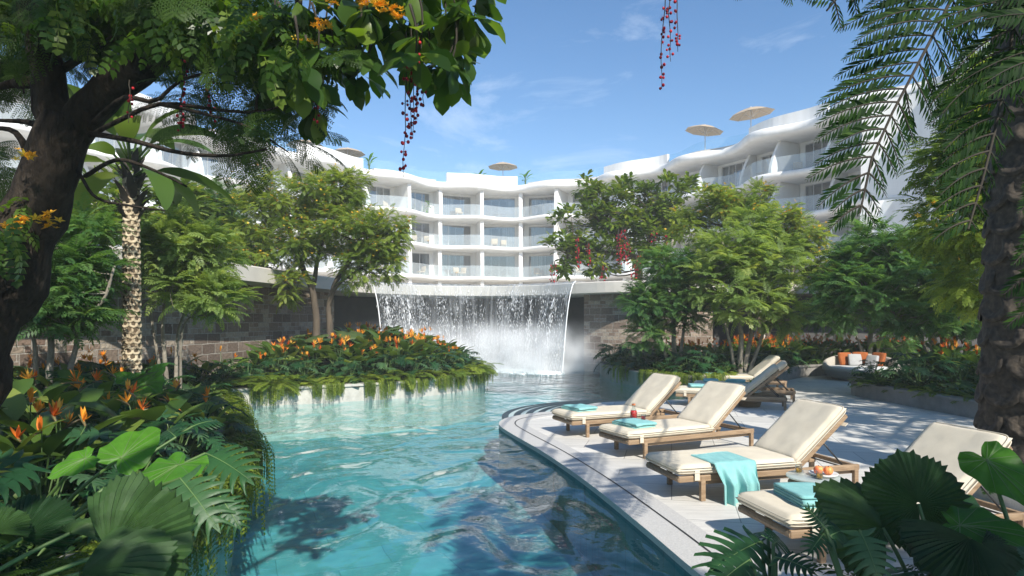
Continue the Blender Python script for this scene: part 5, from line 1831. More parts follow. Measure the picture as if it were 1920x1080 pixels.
# ------------------------------------------------------------------ trees
def make_tree(name, label, cat, stems, blobs, leaf_temps, leaf_mat_, bark, seed, per=14, lsize=(.8, 1.2), spread=.18, up=.35, branch_r=.014, blossoms=None, loc0=None, twig=True, droop_leaf=0.0, flat=1.0, lpos=None, group=None, sides=8, shell=.55):
    """stems: [(points, r0, r1)]; blobs: [(centre, (rx,ry,rz), number of leaf clusters)]. Parts: trunk, crown (+ blossoms)."""
    g = np.random.default_rng(seed)
    base = np.asarray(stems[0][0][0], float) if loc0 is None else np.asarray(loc0, float)
    t = thing(name, label, cat, tuple(base), group=group)
    tr = MB(); nodes = []
    for pts, r0, r1 in stems:
        p = smooth_path(pts, max(8, len(pts) * 5))
        n = len(p)
        p = p + np.array([[mnoise.noise(Vector((i * .3, seed, c * 9))) for c in range(3)] for i in range(n)]) * r0 * .5
        tr.add(*tube(p - base, np.linspace(r0, r1, n), sides))
        for i in range(n):
            nodes.append((p[i], r0 + (r1 - r0) * i / (n - 1)))
    NP = np.array([q[0] for q in nodes]); NR = np.array([q[1] for q in nodes])
    cen, ctr = [], []
    for c, r, k in blobs:
        c, r = np.asarray(c, float), np.asarray(r, float)
        d = norm(g.normal(size=(k, 3)))
        q = shell + (1 - shell) * g.random(k) ** .6
        q = np.where(g.random(k) < .22, g.random(k) * .6, q)
        pos = c + d * r * q[:, None]
        cen.append(pos); ctr.append(np.broadcast_to(c, (k, 3)))
    cen, ctr = np.concatenate(cen), np.concatenate(ctr)
    for c in cen:
        if not twig: break
        dd = np.linalg.norm(NP - c, axis=1) + np.maximum(0, NP[:, 2] - c[2] + .1) * 1.5 + NR * 2
        j = int(np.argmin(dd)); p0 = NP[j]
        L_ = np.linalg.norm(c - p0)
        if L_ < .05: continue
        mid = (p0 + c) / 2 + np.array([g.normal(0, .06), g.normal(0, .06), -.12]) * L_
        q = smooth_path([p0, mid, c], 7)
        r0 = min(NR[j] * .7, branch_r * (.6 + .5 * L_))
        tr.add(*tube(q - base, np.linspace(r0, branch_r * .25, 7), 5, False))
        for i in range(2, 7):
            pass
    tr.build('trunk', M[bark], t)
    k = len(cen) * per
    ci = np.repeat(np.arange(len(cen)), per)
    outd = norm(cen - ctr)
    a = g.uniform(0, 2 * PI, k)
    e = g.normal(up, .38, k)
    d = np.stack([np.cos(a) * np.cos(e), np.sin(a) * np.cos(e), np.sin(e) * flat], 1)
    d = norm(d + outd[ci] * .55)
    pos = cen[ci] + d * (g.random(k) ** .7 * spread)[:, None] + g.normal(0, spread * .22, (k, 3))
    d[:, 2] -= droop_leaf
    R = basis(d, roll=g.normal(0, .35, k), scale=g.uniform(lsize[0], lsize[1], k))
    cr = MB()
    tone = np.repeat(g.random(len(cen)), per)
    rn = (tone * .45 + g.random(k) * .55)
    w_ = g.integers(0, len(leaf_temps), k)
    for i, T in enumerate(leaf_temps):
        m_ = w_ == i
        cr.scatter(T, R[m_], pos[m_] - base, rn[m_])
    cr.build('crown', M[leaf_mat_], t)
    if blossoms:
        n_, mat, s_, tmpl, nper = blossoms
        # tufts on the outer, upper clusters
        score = (cen - ctr)[:, 2] + .4 * (ctr - cen)[:, 1] + g.normal(0, .35, len(cen))
        idx_ = np.argsort(-score)[:n_]
        bi = np.repeat(idx_, nper)
        bp = cen[bi] + outd[bi] * spread * .7 + g.normal(0, spread * .38, (len(bi), 3)) + (0, 0, spread * .4)
        bd = norm(g.normal(size=(len(bi), 3)))
        bm_ = MB(); bm_.scatter(tmpl, basis(bd, scale=g.uniform(.7, 1.3, len(bi)) * s_), bp - base, g.random(len(bi)))
        bm_.build('blossoms', M[mat], t)
    return t


FLOWERET = merge([xf(blade(1, .5, 2, .2, .2), rotz(k * 2 * PI / 5) @ roty(-.5)) for k in range(5)])
# ------------------------------------------------------------------ trees, as they stand
gT = np.random.default_rng(21)
SUM = [pinnate(.5, 9, .15, .046, .75, 66, .18, g=gT) for _ in range(4)]
SUMs = [(v * .72, f) for v, f in SUM]
CAS = [pinnate(.26, 6, .085, .036, .6, 58, .1, g=gT, n0=.2) for _ in range(4)]
BOX = [blade(.3, .13, 4, .35, .18, .1, .8, widest=.62) for _ in range(2)]
FEA = [bipinnate(.46, 9, .19, 10, .034, .0105, .7, g=gT) for _ in range(3)]
OVR = [blade(.27, .125, 6, d_, .15, .12, .8, .015, widest=.64) for d_ in (.25, .5, .75)]


def pp(px, py, d):
    return P(px, py, d)


def blob(px, py, d, rpx, k, ry=None, rz=None):
    r = rpx / FPX * d
    return (P(px, py, d), (r, ry or r, (rz / FPX * d) if rz else r), k)


# pale green tree by the far pool bend
b0 = np.array([6.25, 17.55, .22])
make_tree('ornamental_tree', 'tall pale green feather leaved tree with pale stems behind the distant loungers', 'tree',
          [([b0, P(1388, 610, 17.5), P(1372, 520, 17.4), P(1350, 450, 17.2)], .085, .03), ([b0 + (.12, .05, 0), P(1412, 600, 17.6), P(1430, 520, 17.6), P(1420, 430, 17.5)], .075, .025),
           ([b0 + (.2, -.05, 0), P(1440, 600, 17.4), P(1475, 540, 17.2), P(1490, 500, 17.2)], .06, .02), ([b0 + (-.1, 0, 0), P(1360, 610, 17.3), P(1330, 560, 17.2), P(1310, 520, 17)], .055, .02)],
          [blob(1385, 480, 17.4, 70, 66, 1.2, 52), blob(1340, 530, 17.2, 52, 42, 1.1, 48), blob(1448, 505, 17.4, 46, 46, 1.1, 56), blob(1475, 585, 17.2, 34, 18, .7, 34), blob(1395, 570, 17.1, 64, 32, 1.0, 34), blob(1412, 430, 17.5, 34, 18)],
          SUM, 'leaf_sumac', 'stem_pale', 31, per=10, lsize=(.75, 1.15), spread=.05, up=.42, branch_r=.02)
b0 = np.array([4.6, 18.1, .22])
make_tree('ornamental_tree', 'deep green feather leaved tree in front of the dappled stone wall', 'tree',
          [([b0, P(1262, 600, 18.1), P(1248, 520, 18.2), P(1262, 450, 18.3)], .08, .03), ([b0 + (.1, 0, 0), P(1285, 600, 18.2), P(1300, 540, 18.3)], .06, .02), ([b0 + (-.1, 0, 0), P(1232, 610, 18), P(1205, 560, 17.9)], .055, .02)],
          [blob(1255, 510, 18.2, 48, 38, 1.0, 42), blob(1218, 575, 18.0, 42, 35, .9, 44), blob(1272, 575, 18.0, 42, 32, .9, 42), blob(1210, 628, 17.8, 34, 14, .7, 22), blob(1290, 520, 18.4, 30, 16)],
          SUM, 'leaf_sumac_dark', 'stem_pale', 32, per=10, lsize=(.7, 1.1), spread=.05, up=.42, branch_r=.02)
# orange flowered crown behind them
make_tree('flowering_tree', 'olive green tree sprinkled with orange blossom below the curved hotel wing', 'tree',
          [([(8.0, 20.9, .2), (8.1, 20.9, 1.5), P(1400, 470, 21), P(1370, 420, 21)], .12, .04), ([(8.1, 20.9, 1.2), P(1450, 490, 21), P(1500, 450, 21)], .08, .03), ([(8.2, 20.8, 1.0), P(1480, 530, 20.8), P(1530, 500, 20.8)], .07, .02)],
          [blob(1335, 390, 21, 48, 22, .9, 30), blob(1395, 385, 21.2, 55, 26, .9, 28), blob(1445, 420, 21, 40, 16), blob(1500, 435, 21, 42, 22, .8, 30), blob(1535, 495, 20.8, 34, 18, .7, 28), blob(1300, 420, 21.3, 36, 12)],
          CAS, 'leaf_cassia', 'bark_brown', 33, per=34, lsize=(.8, 1.3), spread=.26, up=.2, blossoms=(60, 'petal_yellow', .055, FLOWERET, 8))


# tree with hanging red tassels on the terrace
def tassel(mb_s, mb_b, top, length, seed, fluffy=.5, size=1.0, tint=0):
    g = np.random.default_rng(seed)
    n = 10
    t = np.linspace(0, 1, n)
    x = top[0] + .025 * size * np.cumsum(g.normal(0, .25, n)); y = top[1] + .02 * size * np.cumsum(g.normal(0, .25, n))
    path = np.column_stack([x, y, top[2] - t * length])
    mb_s.add(*tube(path, np.linspace(.0045, .0022, n) * size, 5, False))
    k = int(length / (.034 * size))
    q = g.uniform(.12, 1, k)
    c = np.column_stack([np.interp(q, t, path[:, i]) for i in range(3)])
    ang = g.uniform(0, 6.28, k)
    c += np.column_stack([np.cos(ang), np.sin(ang), 0 * ang]) * (.022 * size * g.uniform(.5, 1.2, k))[:, None]
    mb_b.scatter(ico(1, 2 if size < 1.6 else 1), np.einsum('k,ij->kij', g.uniform(.0075, .012, k) * size, np.diag([1, 1, 1.15])), c, g.random(k))
    for j in range(k):
        a = path[np.argmin(np.abs(t - q[j]))]
        mb_s.add(*tube(np.array([[np.interp(q[j], t, path[:, i]) for i in range(3)], c[j]]), .0013 * size, 3, False))
    # open flowers: brushes of fine red threads
    fl_ = np.where(g.random(k) < fluffy * (1 - q * .7))[0]
    if len(fl_):
        m = 26
        ci = np.repeat(fl_, m)
        d = norm(g.normal(size=(len(ci), 3)))
        T = (np.array([(0, -.03, 0), (1, 0, 0), (0, .03, 0)]), [np.array([(0, 1, 2)])])
        mb_b.scatter(T, basis(d, scale=g.uniform(.02, .036, len(ci)) * size), c[ci], g.uniform(.55, 1, len(ci)))


b0 = np.array([5.35, 27.2, LT])
tt_ = make_tree('tasseled_tree', 'round glossy leaved tree on the terrace hung with red flower tassels', 'tree',
                [([b0, P(1195, 500, 27), P(1165, 450, 27), P(1130, 420, 27)], .2, .06), ([P(1195, 505, 27.1), P(1215, 455, 27), P(1235, 400, 27)], .13, .04), ([P(1180, 480, 27), P(1110, 470, 26.8), P(1065, 475, 26.6)], .1, .03)],
                [blob(1095, 420, 27, 55, 34, 1.1, 55), blob(1165, 390, 27, 62, 44, 1.2, 52), blob(1235, 380, 27, 46, 30, 1.0, 50), blob(1060, 475, 26.8, 36, 18, .8, 34), blob(1205, 450, 26.8, 60, 36, 1.1, 45), blob(1120, 480, 26.7, 50, 22, .9, 34), blob(1270, 420, 27.3, 34, 16), blob(1285, 360, 27.5, 22, 6), blob(1100, 345, 27, 22, 6)],
                BOX, 'leaf_box', 'bark_brown', 34, per=30, lsize=(.8, 1.3), spread=.24, up=.35, branch_r=.03)
tb = np.array(tt_.location)
for j, (px, py, ln) in enumerate([(1083, 440, 1.2), (1103, 455, .9), (1160, 430, 1.5), (1170, 425, 1.3), (1178, 440, 1.2), (1166, 445, 1.0), (1195, 475, 1.0), (1235, 460, .8), (1132, 495, .7), (1038, 490, 1.0), (1225, 430, .7), (1190, 495, .8), (1248, 440, .6)]):
    s_, b_ = MB(), MB()
    for q in range(3):
        tassel(s_, b_, P(px + gT.uniform(-4, 4), py, 25.75) - tb, ln * gT.uniform(.7, 1.1), 100 + j * 5 + q, .6, 3.2)
    o = s_.build('flower_strand', M['stem_dark'], tt_); b_.build('blossoms', M['petal_red'], o)

# yellow flowering tree in front of the stone wall
b0 = np.array([-5.25, 17.4, .45])
make_tree('flowering_tree', 'tree with two dark trunks and yellow blossom in front of the long stone wall', 'tree',
          [([b0, P(592, 590, 17.4), P(583, 540, 17.3), P(560, 480, 17.2), P(530, 400, 17.2)], .12, .045), ([b0 + (.45, 0, 0), P(617, 600, 17.3), P(622, 550, 17.2), P(655, 490, 17.1), P(690, 440, 17)], .11, .04),
           ([P(585, 545, 17.3), P(600, 470, 17.4), P(620, 390, 17.4)], .07, .03), ([P(590, 560, 17.4), P(530, 530, 17.2), P(490, 500, 17)], .06, .02), ([P(622, 548, 17.2), P(650, 520, 16.9), P(715, 480, 16.8)], .05, .02)],
          [blob(525, 378, 17.2, 60, 40, .9, 42), blob(610, 365, 17.4, 55, 34, .9, 32), blob(655, 352, 17.5, 32, 14), blob(560, 450, 17.0, 62, 36, .9, 44), blob(640, 430, 17.1, 58, 34, .9, 36), blob(700, 448, 17, 48, 34, .8, 42), blob(740, 425, 17, 26, 10), blob(490, 480, 16.9, 46, 22, .8, 36), blob(660, 500, 16.9, 50, 20, .7, 30), blob(535, 535, 16.9, 40, 12, .6, 28), blob(725, 495, 16.9, 24, 8), blob(465, 410, 17, 34, 14)],
          CAS, 'leaf_cassia', 'bark_brown', 35, per=32, lsize=(.65, 1.1), spread=.22, up=.15, branch_r=.016, blossoms=(150, 'petal_yellow', .04, FLOWERET, 7))

# pale stemmed trees at the wall on the far bank
b0 = np.array([-5.95, 11.1, .3])
make_tree('ornamental_tree', 'light green feather leaved tree just behind the patterned palm trunk', 'tree',
          [([b0, P(305, 600, 11), P(322, 530, 11), P(330, 470, 11)], .045, .02), ([b0 + (.12, 0, 0), P(335, 620, 11.2), P(372, 540, 11.2), P(392, 490, 11.2)], .04, .016), ([b0 + (-.1, .1, 0), P(285, 600, 11.2), P(280, 520, 11.2)], .035, .016), ([b0 + (.2, 0, 0), P(345, 610, 10.8), P(400, 590, 10.7)], .03, .012)],
          [blob(330, 470, 11, 58, 52, .6, 48), blob(390, 480, 11.2, 48, 38, .6, 44), blob(305, 470, 11.2, 24, 14), blob(350, 545, 11, 60, 35, .6, 34), blob(405, 565, 10.8, 40, 18), blob(340, 430, 11.3, 40, 21)],
          SUMs, 'leaf_sumac', 'stem_pale', 36, per=9, lsize=(.8, 1.2), spread=.03, up=.4, branch_r=.014)
b0 = np.array([-6.5, 9.0, .3])
make_tree('ornamental_tree', 'deep green feather leaved tree in the shade between the great trunk and the palm', 'tree',
          [([b0, P(95, 620, 9), P(110, 550, 9), P(130, 480, 9)], .06, .022), ([b0 + (.12, 0, 0), P(150, 620, 9), P(195, 560, 9), P(215, 500, 9)], .05, .018), ([b0 + (-.12, 0, 0), P(60, 620, 9), P(40, 560, 9)], .045, .016)],
          [blob(105, 510, 9, 60, 38, .6, 56), blob(160, 520, 9.1, 36, 24, .6, 50), blob(55, 560, 9, 46, 28, .5, 48), blob(120, 595, 8.8, 56, 26, .5, 34), blob(165, 440, 9.3, 30, 12), blob(70, 470, 9.2, 40, 18)],
          SUMs, 'leaf_sumac_dark', 'stem_pale', 37, per=9, lsize=(.8, 1.25), spread=.03, up=.4, branch_r=.014)
make_tree('broadleaf_tree', 'bright leafy tree on the terrace edge behind the palm crown', 'tree',
          [([(-10.3, 16, LT), P(200, 440, 16), P(230, 400, 16)], .12, .04), ([P(190, 470, 16), P(290, 420, 16.5), P(330, 400, 16.6)], .07, .03)],
          [blob(170, 430, 15.5, 70, 34, 1.0, 50), blob(270, 420, 16.3, 70, 40, 1.0, 46), blob(340, 400, 16.6, 52, 28, .9, 46), blob(215, 375, 16, 50, 18), blob(110, 440, 15, 50, 16)],
          BOX, 'leaf_box', 'bark_brown', 38, per=26, lsize=(.7, 1.15), spread=.22, up=.3)
make_tree('broadleaf_tree', 'bushy olive green tree on the terrace beside the yellow flowering crown', 'tree',
          [([(-8.0, 18.2, LT), P(425, 440, 18), P(415, 380, 18)], .1, .04)],
          [blob(415, 400, 18, 60, 40, .9, 52), blob(400, 460, 17.8, 60, 26, .8, 34), blob(450, 455, 18, 44, 18), blob(385, 400, 18.2, 30, 8)],
          CAS, 'leaf_sumac_dark', 'bark_brown', 39, per=34, lsize=(.8, 1.3), spread=.28, up=.1, blossoms=(16, 'petal_yellow', .045, FLOWERET, 6))

# trees over the planter on the other side
b0 = np.array([10.45, 15.6, .2])
make_tree('ornamental_tree', 'shady feather leaved tree rising from the slate clad planter', 'tree',
          [([b0, P(1745, 620, 15.6), P(1722, 550, 15.6), P(1690, 490, 15.6)], .1, .035), ([b0 + (.15, 0, 0), P(1768, 610, 15.7), P(1772, 530, 15.7), P(1765, 460, 15.7)], .1, .03), ([b0 + (-.1, 0, 0), P(1725, 630, 15.5), P(1680, 590, 15.4), P(1640, 560, 15.3)], .06, .02), ([b0 + (.2, 0, 0), P(1795, 620, 15.6), P(1825, 570, 15.6)], .07, .02)],
          [blob(1700, 510, 15.6, 90, 77, 1.3, 64), blob(1620, 560, 15.4, 60, 42, 1.0, 48), blob(1780, 480, 15.6, 70, 52, 1.2, 60), blob(1800, 580, 15.5, 56, 32, .9, 50), blob(1640, 470, 15.8, 56, 38, 1.0, 40), blob(1725, 590, 15.2, 60, 24, .8, 34), blob(1580, 520, 15.6, 36, 18)],
          SUM, 'leaf_sumac_dark', 'stem_pale', 40, per=11, lsize=(.65, 1.1), spread=.05, up=.35, branch_r=.018)
make_tree('ornamental_tree', 'small feather leaved tree with grey stems standing behind the round daybed', 'tree',
          [([(11.7, 21.0, .2), P(1632, 620, 20.9), P(1625, 560, 20.8), P(1600, 530, 20.6)], .09, .03), ([(11.85, 21.0, .2), P(1660, 610, 20.9), P(1690, 560, 20.8)], .07, .02), ([(11.6, 21, .2), P(1605, 630, 20.8), P(1570, 600, 20.6)], .05, .02)],
          [blob(1600, 540, 20.6, 60, 49, 1.2, 44), blob(1560, 590, 20.5, 50, 35, 1.0, 32), blob(1660, 560, 20.8, 56, 42, 1.1, 44), blob(1625, 490, 20.8, 50, 32), blob(1690, 620, 20.5, 40, 18)],
          SUM, 'leaf_sumac_dark', 'stem_pale', 41, per=11, lsize=(.7, 1.2), spread=.05, up=.35)
make_tree('flowering_tree', 'leafy tree with orange blossom seen behind the scaly palm trunk', 'tree',
          [([(9.7, 9.4, .2), (9.6, 9.4, 2), (9.2, 9.3, 3.8), P(1900, 200, 9.3)], .16, .05), ([(9.6, 9.4, 2), (8.4, 9.6, 3.0), P(1830, 380, 9.6)], .09, .03), ([(9.5, 9.4, 2.6), (10.5, 8, 4.5), (10.8, 6.8, 5.6)], .09, .03), ([(9.6, 9.4, 2.4), (9.8, 11.5, 4.3)], .08, .03), ([(10.5, 8, 4.5), (9.2, 5.8, 5.0), (8.2, 4.2, 5.2)], .06, .03)],
          [blob(1835, 300, 9.5, 62, 40, .7, 62), blob(1880, 190, 9.4, 52, 30, .7, 60), blob(1800, 420, 9.6, 60, 30, .7, 46), blob(1850, 520, 9.6, 52, 18, .6, 50),
           ((9.6, 8.2, 5.6), (1.5, 1.4, .5), 26), ((11.2, 6.2, 5.8), (1.6, 1.5, .5), 30), ((10.6, 10.8, 5.4), (1.3, 1.4, .5), 22), ((12.5, 8.8, 5.6), (1.6, 1.6, .8), 30), ((8.6, 5.2, 5.2), (1.1, 1.3, .35), 20), ((7.9, 3.3, 5.2), (.9, 1.0, .3), 12)],
          CAS, 'leaf_cassia', 'bark_brown', 42, per=26, lsize=(.8, 1.3), spread=.30, up=.1, blossoms=(60, 'petal_yellow', .045, FLOWERET, 7))
# behind the viewpoint: the crown that shades the near bed
make_tree('shade_tree', 'spreading feathery tree that shades the bed at the scaly palm trunk', 'tree',
          [([(7.6, -3.2, 0), (7.2, -3.1, 2.4), (6.6, -2.9, 4.4)], .2, .08), ([(7.2, -3.1, 2.4), (8.2, -1.2, 4.4)], .1, .05)],
          [((6.2, -2.6, 5.0), (1.1, 1.0, .6), 30), ((7.6, -1.4, 5.0), (1.1, 1.0, .6), 24), ((4.9, -3.6, 4.9), (1.2, 1.0, .6), 34), ((4.3, -1.5, 4.9), (.8, .6, .3), 34), ((5.3, -1.2, 5.2), (.6, .5, .3), 18)],
          CAS, 'leaf_cassia', 'bark_dark', 43, per=30, lsize=(.9, 1.4), spread=.3, up=.1)

# ------------------------------------------------------------------ the great dark tree over the near bank
TD = 4.9
trunk = [P(-170, 1000, 4.75), P(-75, 720, 4.85), P(5, 530, TD), P(62, 400, TD), P(103, 305, TD), P(128, 225, TD)]
rad_ = [.30, .28, .25, .215, .185, .18]
gt = thing('shade_tree', 'great dark forked tree leaning over the flower bed with feathery drooping foliage', 'tree', tuple(trunk[0]))
base = trunk[0]
mb = MB()


def limb(pts, rs, n=14, sides=12):
    q = smooth_path(np.column_stack([np.array(pts), rs]), n)
    p = q[:, :3] + np.array([[mnoise.noise(Vector((i * .6, c * 7, 5 + pts[0][0]))) for c in range(3)] for i in range(n)]) * q[:, 3:4] * .22
    V, F = tube(p - base, q[:, 3], sides)
    # lumps and furrows of old bark
    for i in range(len(V)):
        V[i] += np.array([mnoise.noise(Vector(V[i] * 3.2)), mnoise.noise(Vector(V[i] * 3.2 + np.array([7, 7, 7]))), 0]) * q[min(i // sides, n - 1), 3] * .14
    mb.add(V, F)


limb(trunk, rad_, 26, 18)
limb([P(118, 262, TD), P(98, 180, TD), P(80, 100, 4.8), P(60, 20, 4.7), P(40, -120, 4.5)], [.16, .125, .11, .1, .08], 18, 14)
limb([P(118, 265, TD), P(175, 198, TD), P(250, 135, 4.8), P(320, 72, 4.65), P(400, -20, 4.5), P(500, -170, 4.2)], [.15, .135, .125, .115, .10, .08], 22, 14)
twigs = [([(110, 135, 4.9), (160, 105, 4.8), (215, 72, 4.7), (300, 68, 4.6)], .035), ([(55, 155, 4.9), (20, 158, 5), (-30, 168, 5)], .05), ([(165, 240, 4.9), (230, 185, 4.6), (290, 190, 4.5), (340, 150, 4.4), (420, 130, 4.3)], .022),
         ([(170, 255, 4.9), (215, 230, 4.6), (300, 195, 4.5), (400, 205, 4.4), (480, 210, 4.3), (540, 195, 4.3)], .02), ([(165, 250, 4.9), (240, 262, 4.6), (330, 285, 4.5), (420, 292, 4.4), (500, 280, 4.3)], .022), ([(300, 195, 4.5), (390, 215, 4.3), (470, 240, 4.2), (540, 285, 4.1)], .014),
         ([(160, 330, 4.9), (220, 300, 4.6), (290, 320, 4.4), (350, 350, 4.3)], .018), ([(80, 235, 4.9), (40, 228, 5), (-20, 225, 5)], .03), ([(70, 330, 4.9), (30, 250, 5), (-20, 240, 5)], .035), ([(110, 120, 4.9), (45, 140, 5.2), (45, 175, 5.2)], .02), ([(330, 60, 4.6), (300, 30, 4.5), (290, -40, 4.4)], .05), ([(145, 320, 4.9), (180, 370, 4.7), (240, 385, 4.5), (310, 395, 4.4)], .014), ([(480, 210, 4.3), (485, 175, 4.3), (520, 120, 4.3)], .012)]
ends = []
for pts, r in twigs:
    w_ = [P(*q) for q in pts]
    limb(w_, np.linspace(r, r * .35, len(w_)), 14, 7)
    ends += w_[1:]
mb.build('trunk', M['bark_dark'], gt)
g = np.random.default_rng(77)
cen = []
# feathery sprays: near screen of the crown, thinning towards the sky on the pool side
spec = [(40, 15, 5.2, 90, 22), (150, -5, 5.1, 90, 20), (260, -10, 5.0, 90, 20), (380, 0, 4.8, 90, 20), (470, 30, 4.6, 70, 10), (15, 120, 5.6, 45, 7), (430, 120, 4.8, 60, 6), (520, 170, 4.7, 50, 5), (490, 215, 4.8, 40, 3),
        (390, 205, 5.2, 50, 2), (15, 300, 5.8, 40, 5), (10, 400, 5.8, 40, 4), (550, 110, 4.5, 50, 5), (400, 160, 5.2, 60, 3)]
for px, py, d, r, k in spec:
    q = norm(g.normal(size=(k, 3))) * (g.random(k) ** .4)[:, None] * np.array([r, 1, r * .72])
    for v in q:
        cen.append(P(px + v[0], py + v[2], d + v[1] * .5))
# the rest of the crown arches overhead, out over the path
for c, r, k in [((-2.9, 2.6, 5.5), (1.4, 1.0, .5), 26), ((-4.8, 2.8, 5.8), (1.5, 1.3, .6), 34), ((-2.2, -.6, 5.4), (.9, 1.0, .5), 26), ((.3, -3.2, 5.4), (1.0, .9, .5), 34), ((-3.8, -.2, 5.6), (1.6, 1.5, .6), 60), ((-6.2, 1.5, 5.6), (1.4, 1.6, .6), 40), ((-3.0, -2.8, 5.4), (2.2, 1.4, .6), 60), ((-6.0, -2.5, 5.2), (1.8, 1.6, .6), 46)]:
    q = norm(g.normal(size=(k, 3))) * (g.random(k) ** .4)[:, None] * np.array(r)
    cen += [np.array(c) + v for v in q]
cen = np.array(cen)
per = 4
k = len(cen) * per
a = g.uniform(0, 6.28, k); e = g.normal(-.25, .35, k)
d = np.stack([np.cos(a) * np.cos(e), np.sin(a) * np.cos(e) * .6, np.sin(e)], 1)
R = basis(d, roll=g.normal(0, .4, k), scale=g.uniform(.7, 1.15, k))
pos = np.repeat(cen, per, 0) + g.normal(0, .07, (k, 3))
cr = MB(); rn = np.repeat(g.random(len(cen)), per) * .4 + g.random(k) * .6
for i in range(3):
    m_ = np.arange(k) % 3 == i
    cr.scatter(FEA[i], R[m_], pos[m_] - base, rn[m_])
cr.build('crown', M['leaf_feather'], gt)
# leafy sprays with rounded leaflets high in the crown
PIN2 = [pinnate(.3, 6, .085, .045, .7, 60, .1, g=gT, n0=.15) for _ in range(3)]
cr2 = MB()
for px, py, dd, r, kk in [(120, 10, 4.5, 90, 44), (330, 15, 4.3, 100, 60), (470, 30, 4.2, 85, 80), (560, 85, 4.1, 55, 50), (40, 385, 4.6, 30, 8), (20, 435, 4.6, 30, 14)]:
    q = g.normal(0, .5, (kk, 3)) * np.array([r, .35, r * .6])
    c = np.array([P(px + v[0], py + v[2], dd + v[1]) for v in q])
    a = g.uniform(0, 6.28, kk); e = g.normal(-.6, .4, kk)
    dv = np.stack([np.cos(a) * np.cos(e), np.sin(a) * np.cos(e), np.sin(e)], 1)
    cr2.scatter(PIN2[kk % 3], basis(dv, roll=g.normal(0, .5, kk), scale=g.uniform(.7, 1.2, kk)), c - base, g.random(kk))
cr2.build('foliage', M['leaf_over'], gt)
for j, (px, py, ln) in enumerate([(345, 80, .62), (352, 120, .45), (398, 140, .35), (600, 150, .3), (595, 170, .3), (240, 150, .3)]):
    s_, b_ = MB(), MB(); tassel(s_, b_, P(px, py, 4.45) - base, ln, 300 + j, 0, 1)
    o = s_.build('flower_strand', M['stem_dark'], gt); b_.build('blossoms', M['petal_red'], o)
yb = MB()
for px, py, n_ in [(40, 415, 16), (85, 410, 10), (25, 425, 10), (100, 425, 8), (45, 290, 8)]:
    c = np.array([P(px + g.normal(0, 8), py + g.normal(0, 5), 4.5) for _ in range(n_)])
    yb.scatter(FLOWERET, basis(norm(g.normal(size=(n_, 3))), scale=g.uniform(.03, .045, n_)), c - base, g.random(n_))
yb.build('blossoms', M['petal_yellow'], gt)

# ------------------------------------------------------------------ broad leaved tree whose boughs hang in from overhead
ob = np.array([-1.9, -3.0, .2])
ot = thing('broadleaf_tree', 'overhanging boughs of big glossy leaves with red hanging flower strands over the pool', 'tree', tuple(ob))
mb = MB(); base = ob
limb([ob, ob + (.1, .3, 2.0), (-1.6, -1.8, 3.9), (-1.3, .4, 4.9), (-1.0, 2.8, 4.75), P(700, -40, 4.3)], [.22, .19, .15, .1, .06, .035], 24, 10)
limb([(-1.3, .4, 4.9), (-.4, 2.6, 5.0), P(850, -60, 4.4), P(860, 20, 4.4)], [.07, .05, .03, .012], 16, 8)
limb([(-1.6, -1.8, 3.9), (.2, 1.0, 5.1), (.9, 3.4, 4.9), P(1262, -60, 4.6)], [.07, .035, .018, .012], 18, 8)
limb([(-1.0, 2.8, 4.75), P(560, -30, 4.2), P(560, 60, 4.2)], [.04, .03, .012], 12, 7)
clus = [(590, 30), (560, 70), (630, 20), (650, 60), (690, 20), (700, 75), (690, 100), (740, 20), (760, 60), (735, 40), (800, 20), (790, 70), (830, 60), (850, 20), (880, 10), (870, 50), (890, 30), (860, 90), (830, 110), (800, 120), (850, 125), (775, 100), (830, 140), (545, 120), (570, 160), (600, 100), (620, 130), (590, 190), (680, 130), (660, 90), (610, 60), (720, 0), (780, -20), (900, -20), (830, -30), (660, -20), (560, 10), (520, 40), (530, 90)]
cc = np.array([P(x + g.normal(0, 5), y + g.normal(0, 5), 4.3 + g.normal(0, .16)) for x, y in clus])
for c in cc:
    up_ = c + np.array([g.normal(0, .05), -.05, .28]); limb([up_, (up_ + c) / 2 + (.02, 0, .0), c], [.009, .007, .005], 7, 5)
mb.build('trunk', M['stem_dark'], ot)
over = [((.45, 2.0, 5.05), (.5, .9, .2), 17), ((-.3, -1.9, 5.0), (.9, .65, .3), 44), ((-1.8, -1.8, 5.2), (1.0, .9, .4), 30), ((-1.9, 1.2, 5.1), (.6, .6, .3), 12)]
for c, r, kk in over:
    cc = np.concatenate([cc, np.array(c) + norm(g.normal(size=(kk, 3))) * (g.random(kk) ** .4)[:, None] * np.array(r)])
per = 9
k = len(cc) * per
a = np.tile(np.arange(per) * 2.4, len(cc)) + np.repeat(g.uniform(0, 6.28, len(cc)), per); e = g.normal(-.35, .4, k)
d = np.stack([np.cos(a) * np.cos(e), np.sin(a) * np.cos(e), np.sin(e)], 1)
R = basis(d, roll=g.normal(0, .35, k), scale=g.uniform(.6, 1.05, k))
lf = MB(); pos = np.repeat(cc, per, 0) + d * .03
for i in range(3):
    m_ = np.arange(k) % 3 == i
    lf.scatter(OVR[i], R[m_], pos[m_] - ob, g.random(m_.sum()))
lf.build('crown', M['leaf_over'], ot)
for j, (px, py, dd, ln) in enumerate([(764, 60, 4.2, .95), (772, 50, 4.25, .72), (783, 45, 4.2, .75), (778, 70, 4.3, .55), (790, 60, 4.3, .5), (1246, -60, 4.6, .85), (1258, -50, 4.55, .62), (1268, -60, 4.6, .6), (602, 140, 4.2, .32)]):
    s_, b_ = MB(), MB(); tassel(s_, b_, P(px, py, dd) - ob, ln, 400 + j, .55, 1.0)
    o = s_.build('flower_strand', M['stem_dark'], ot); b_.build('blossoms', M['petal_red'], o)
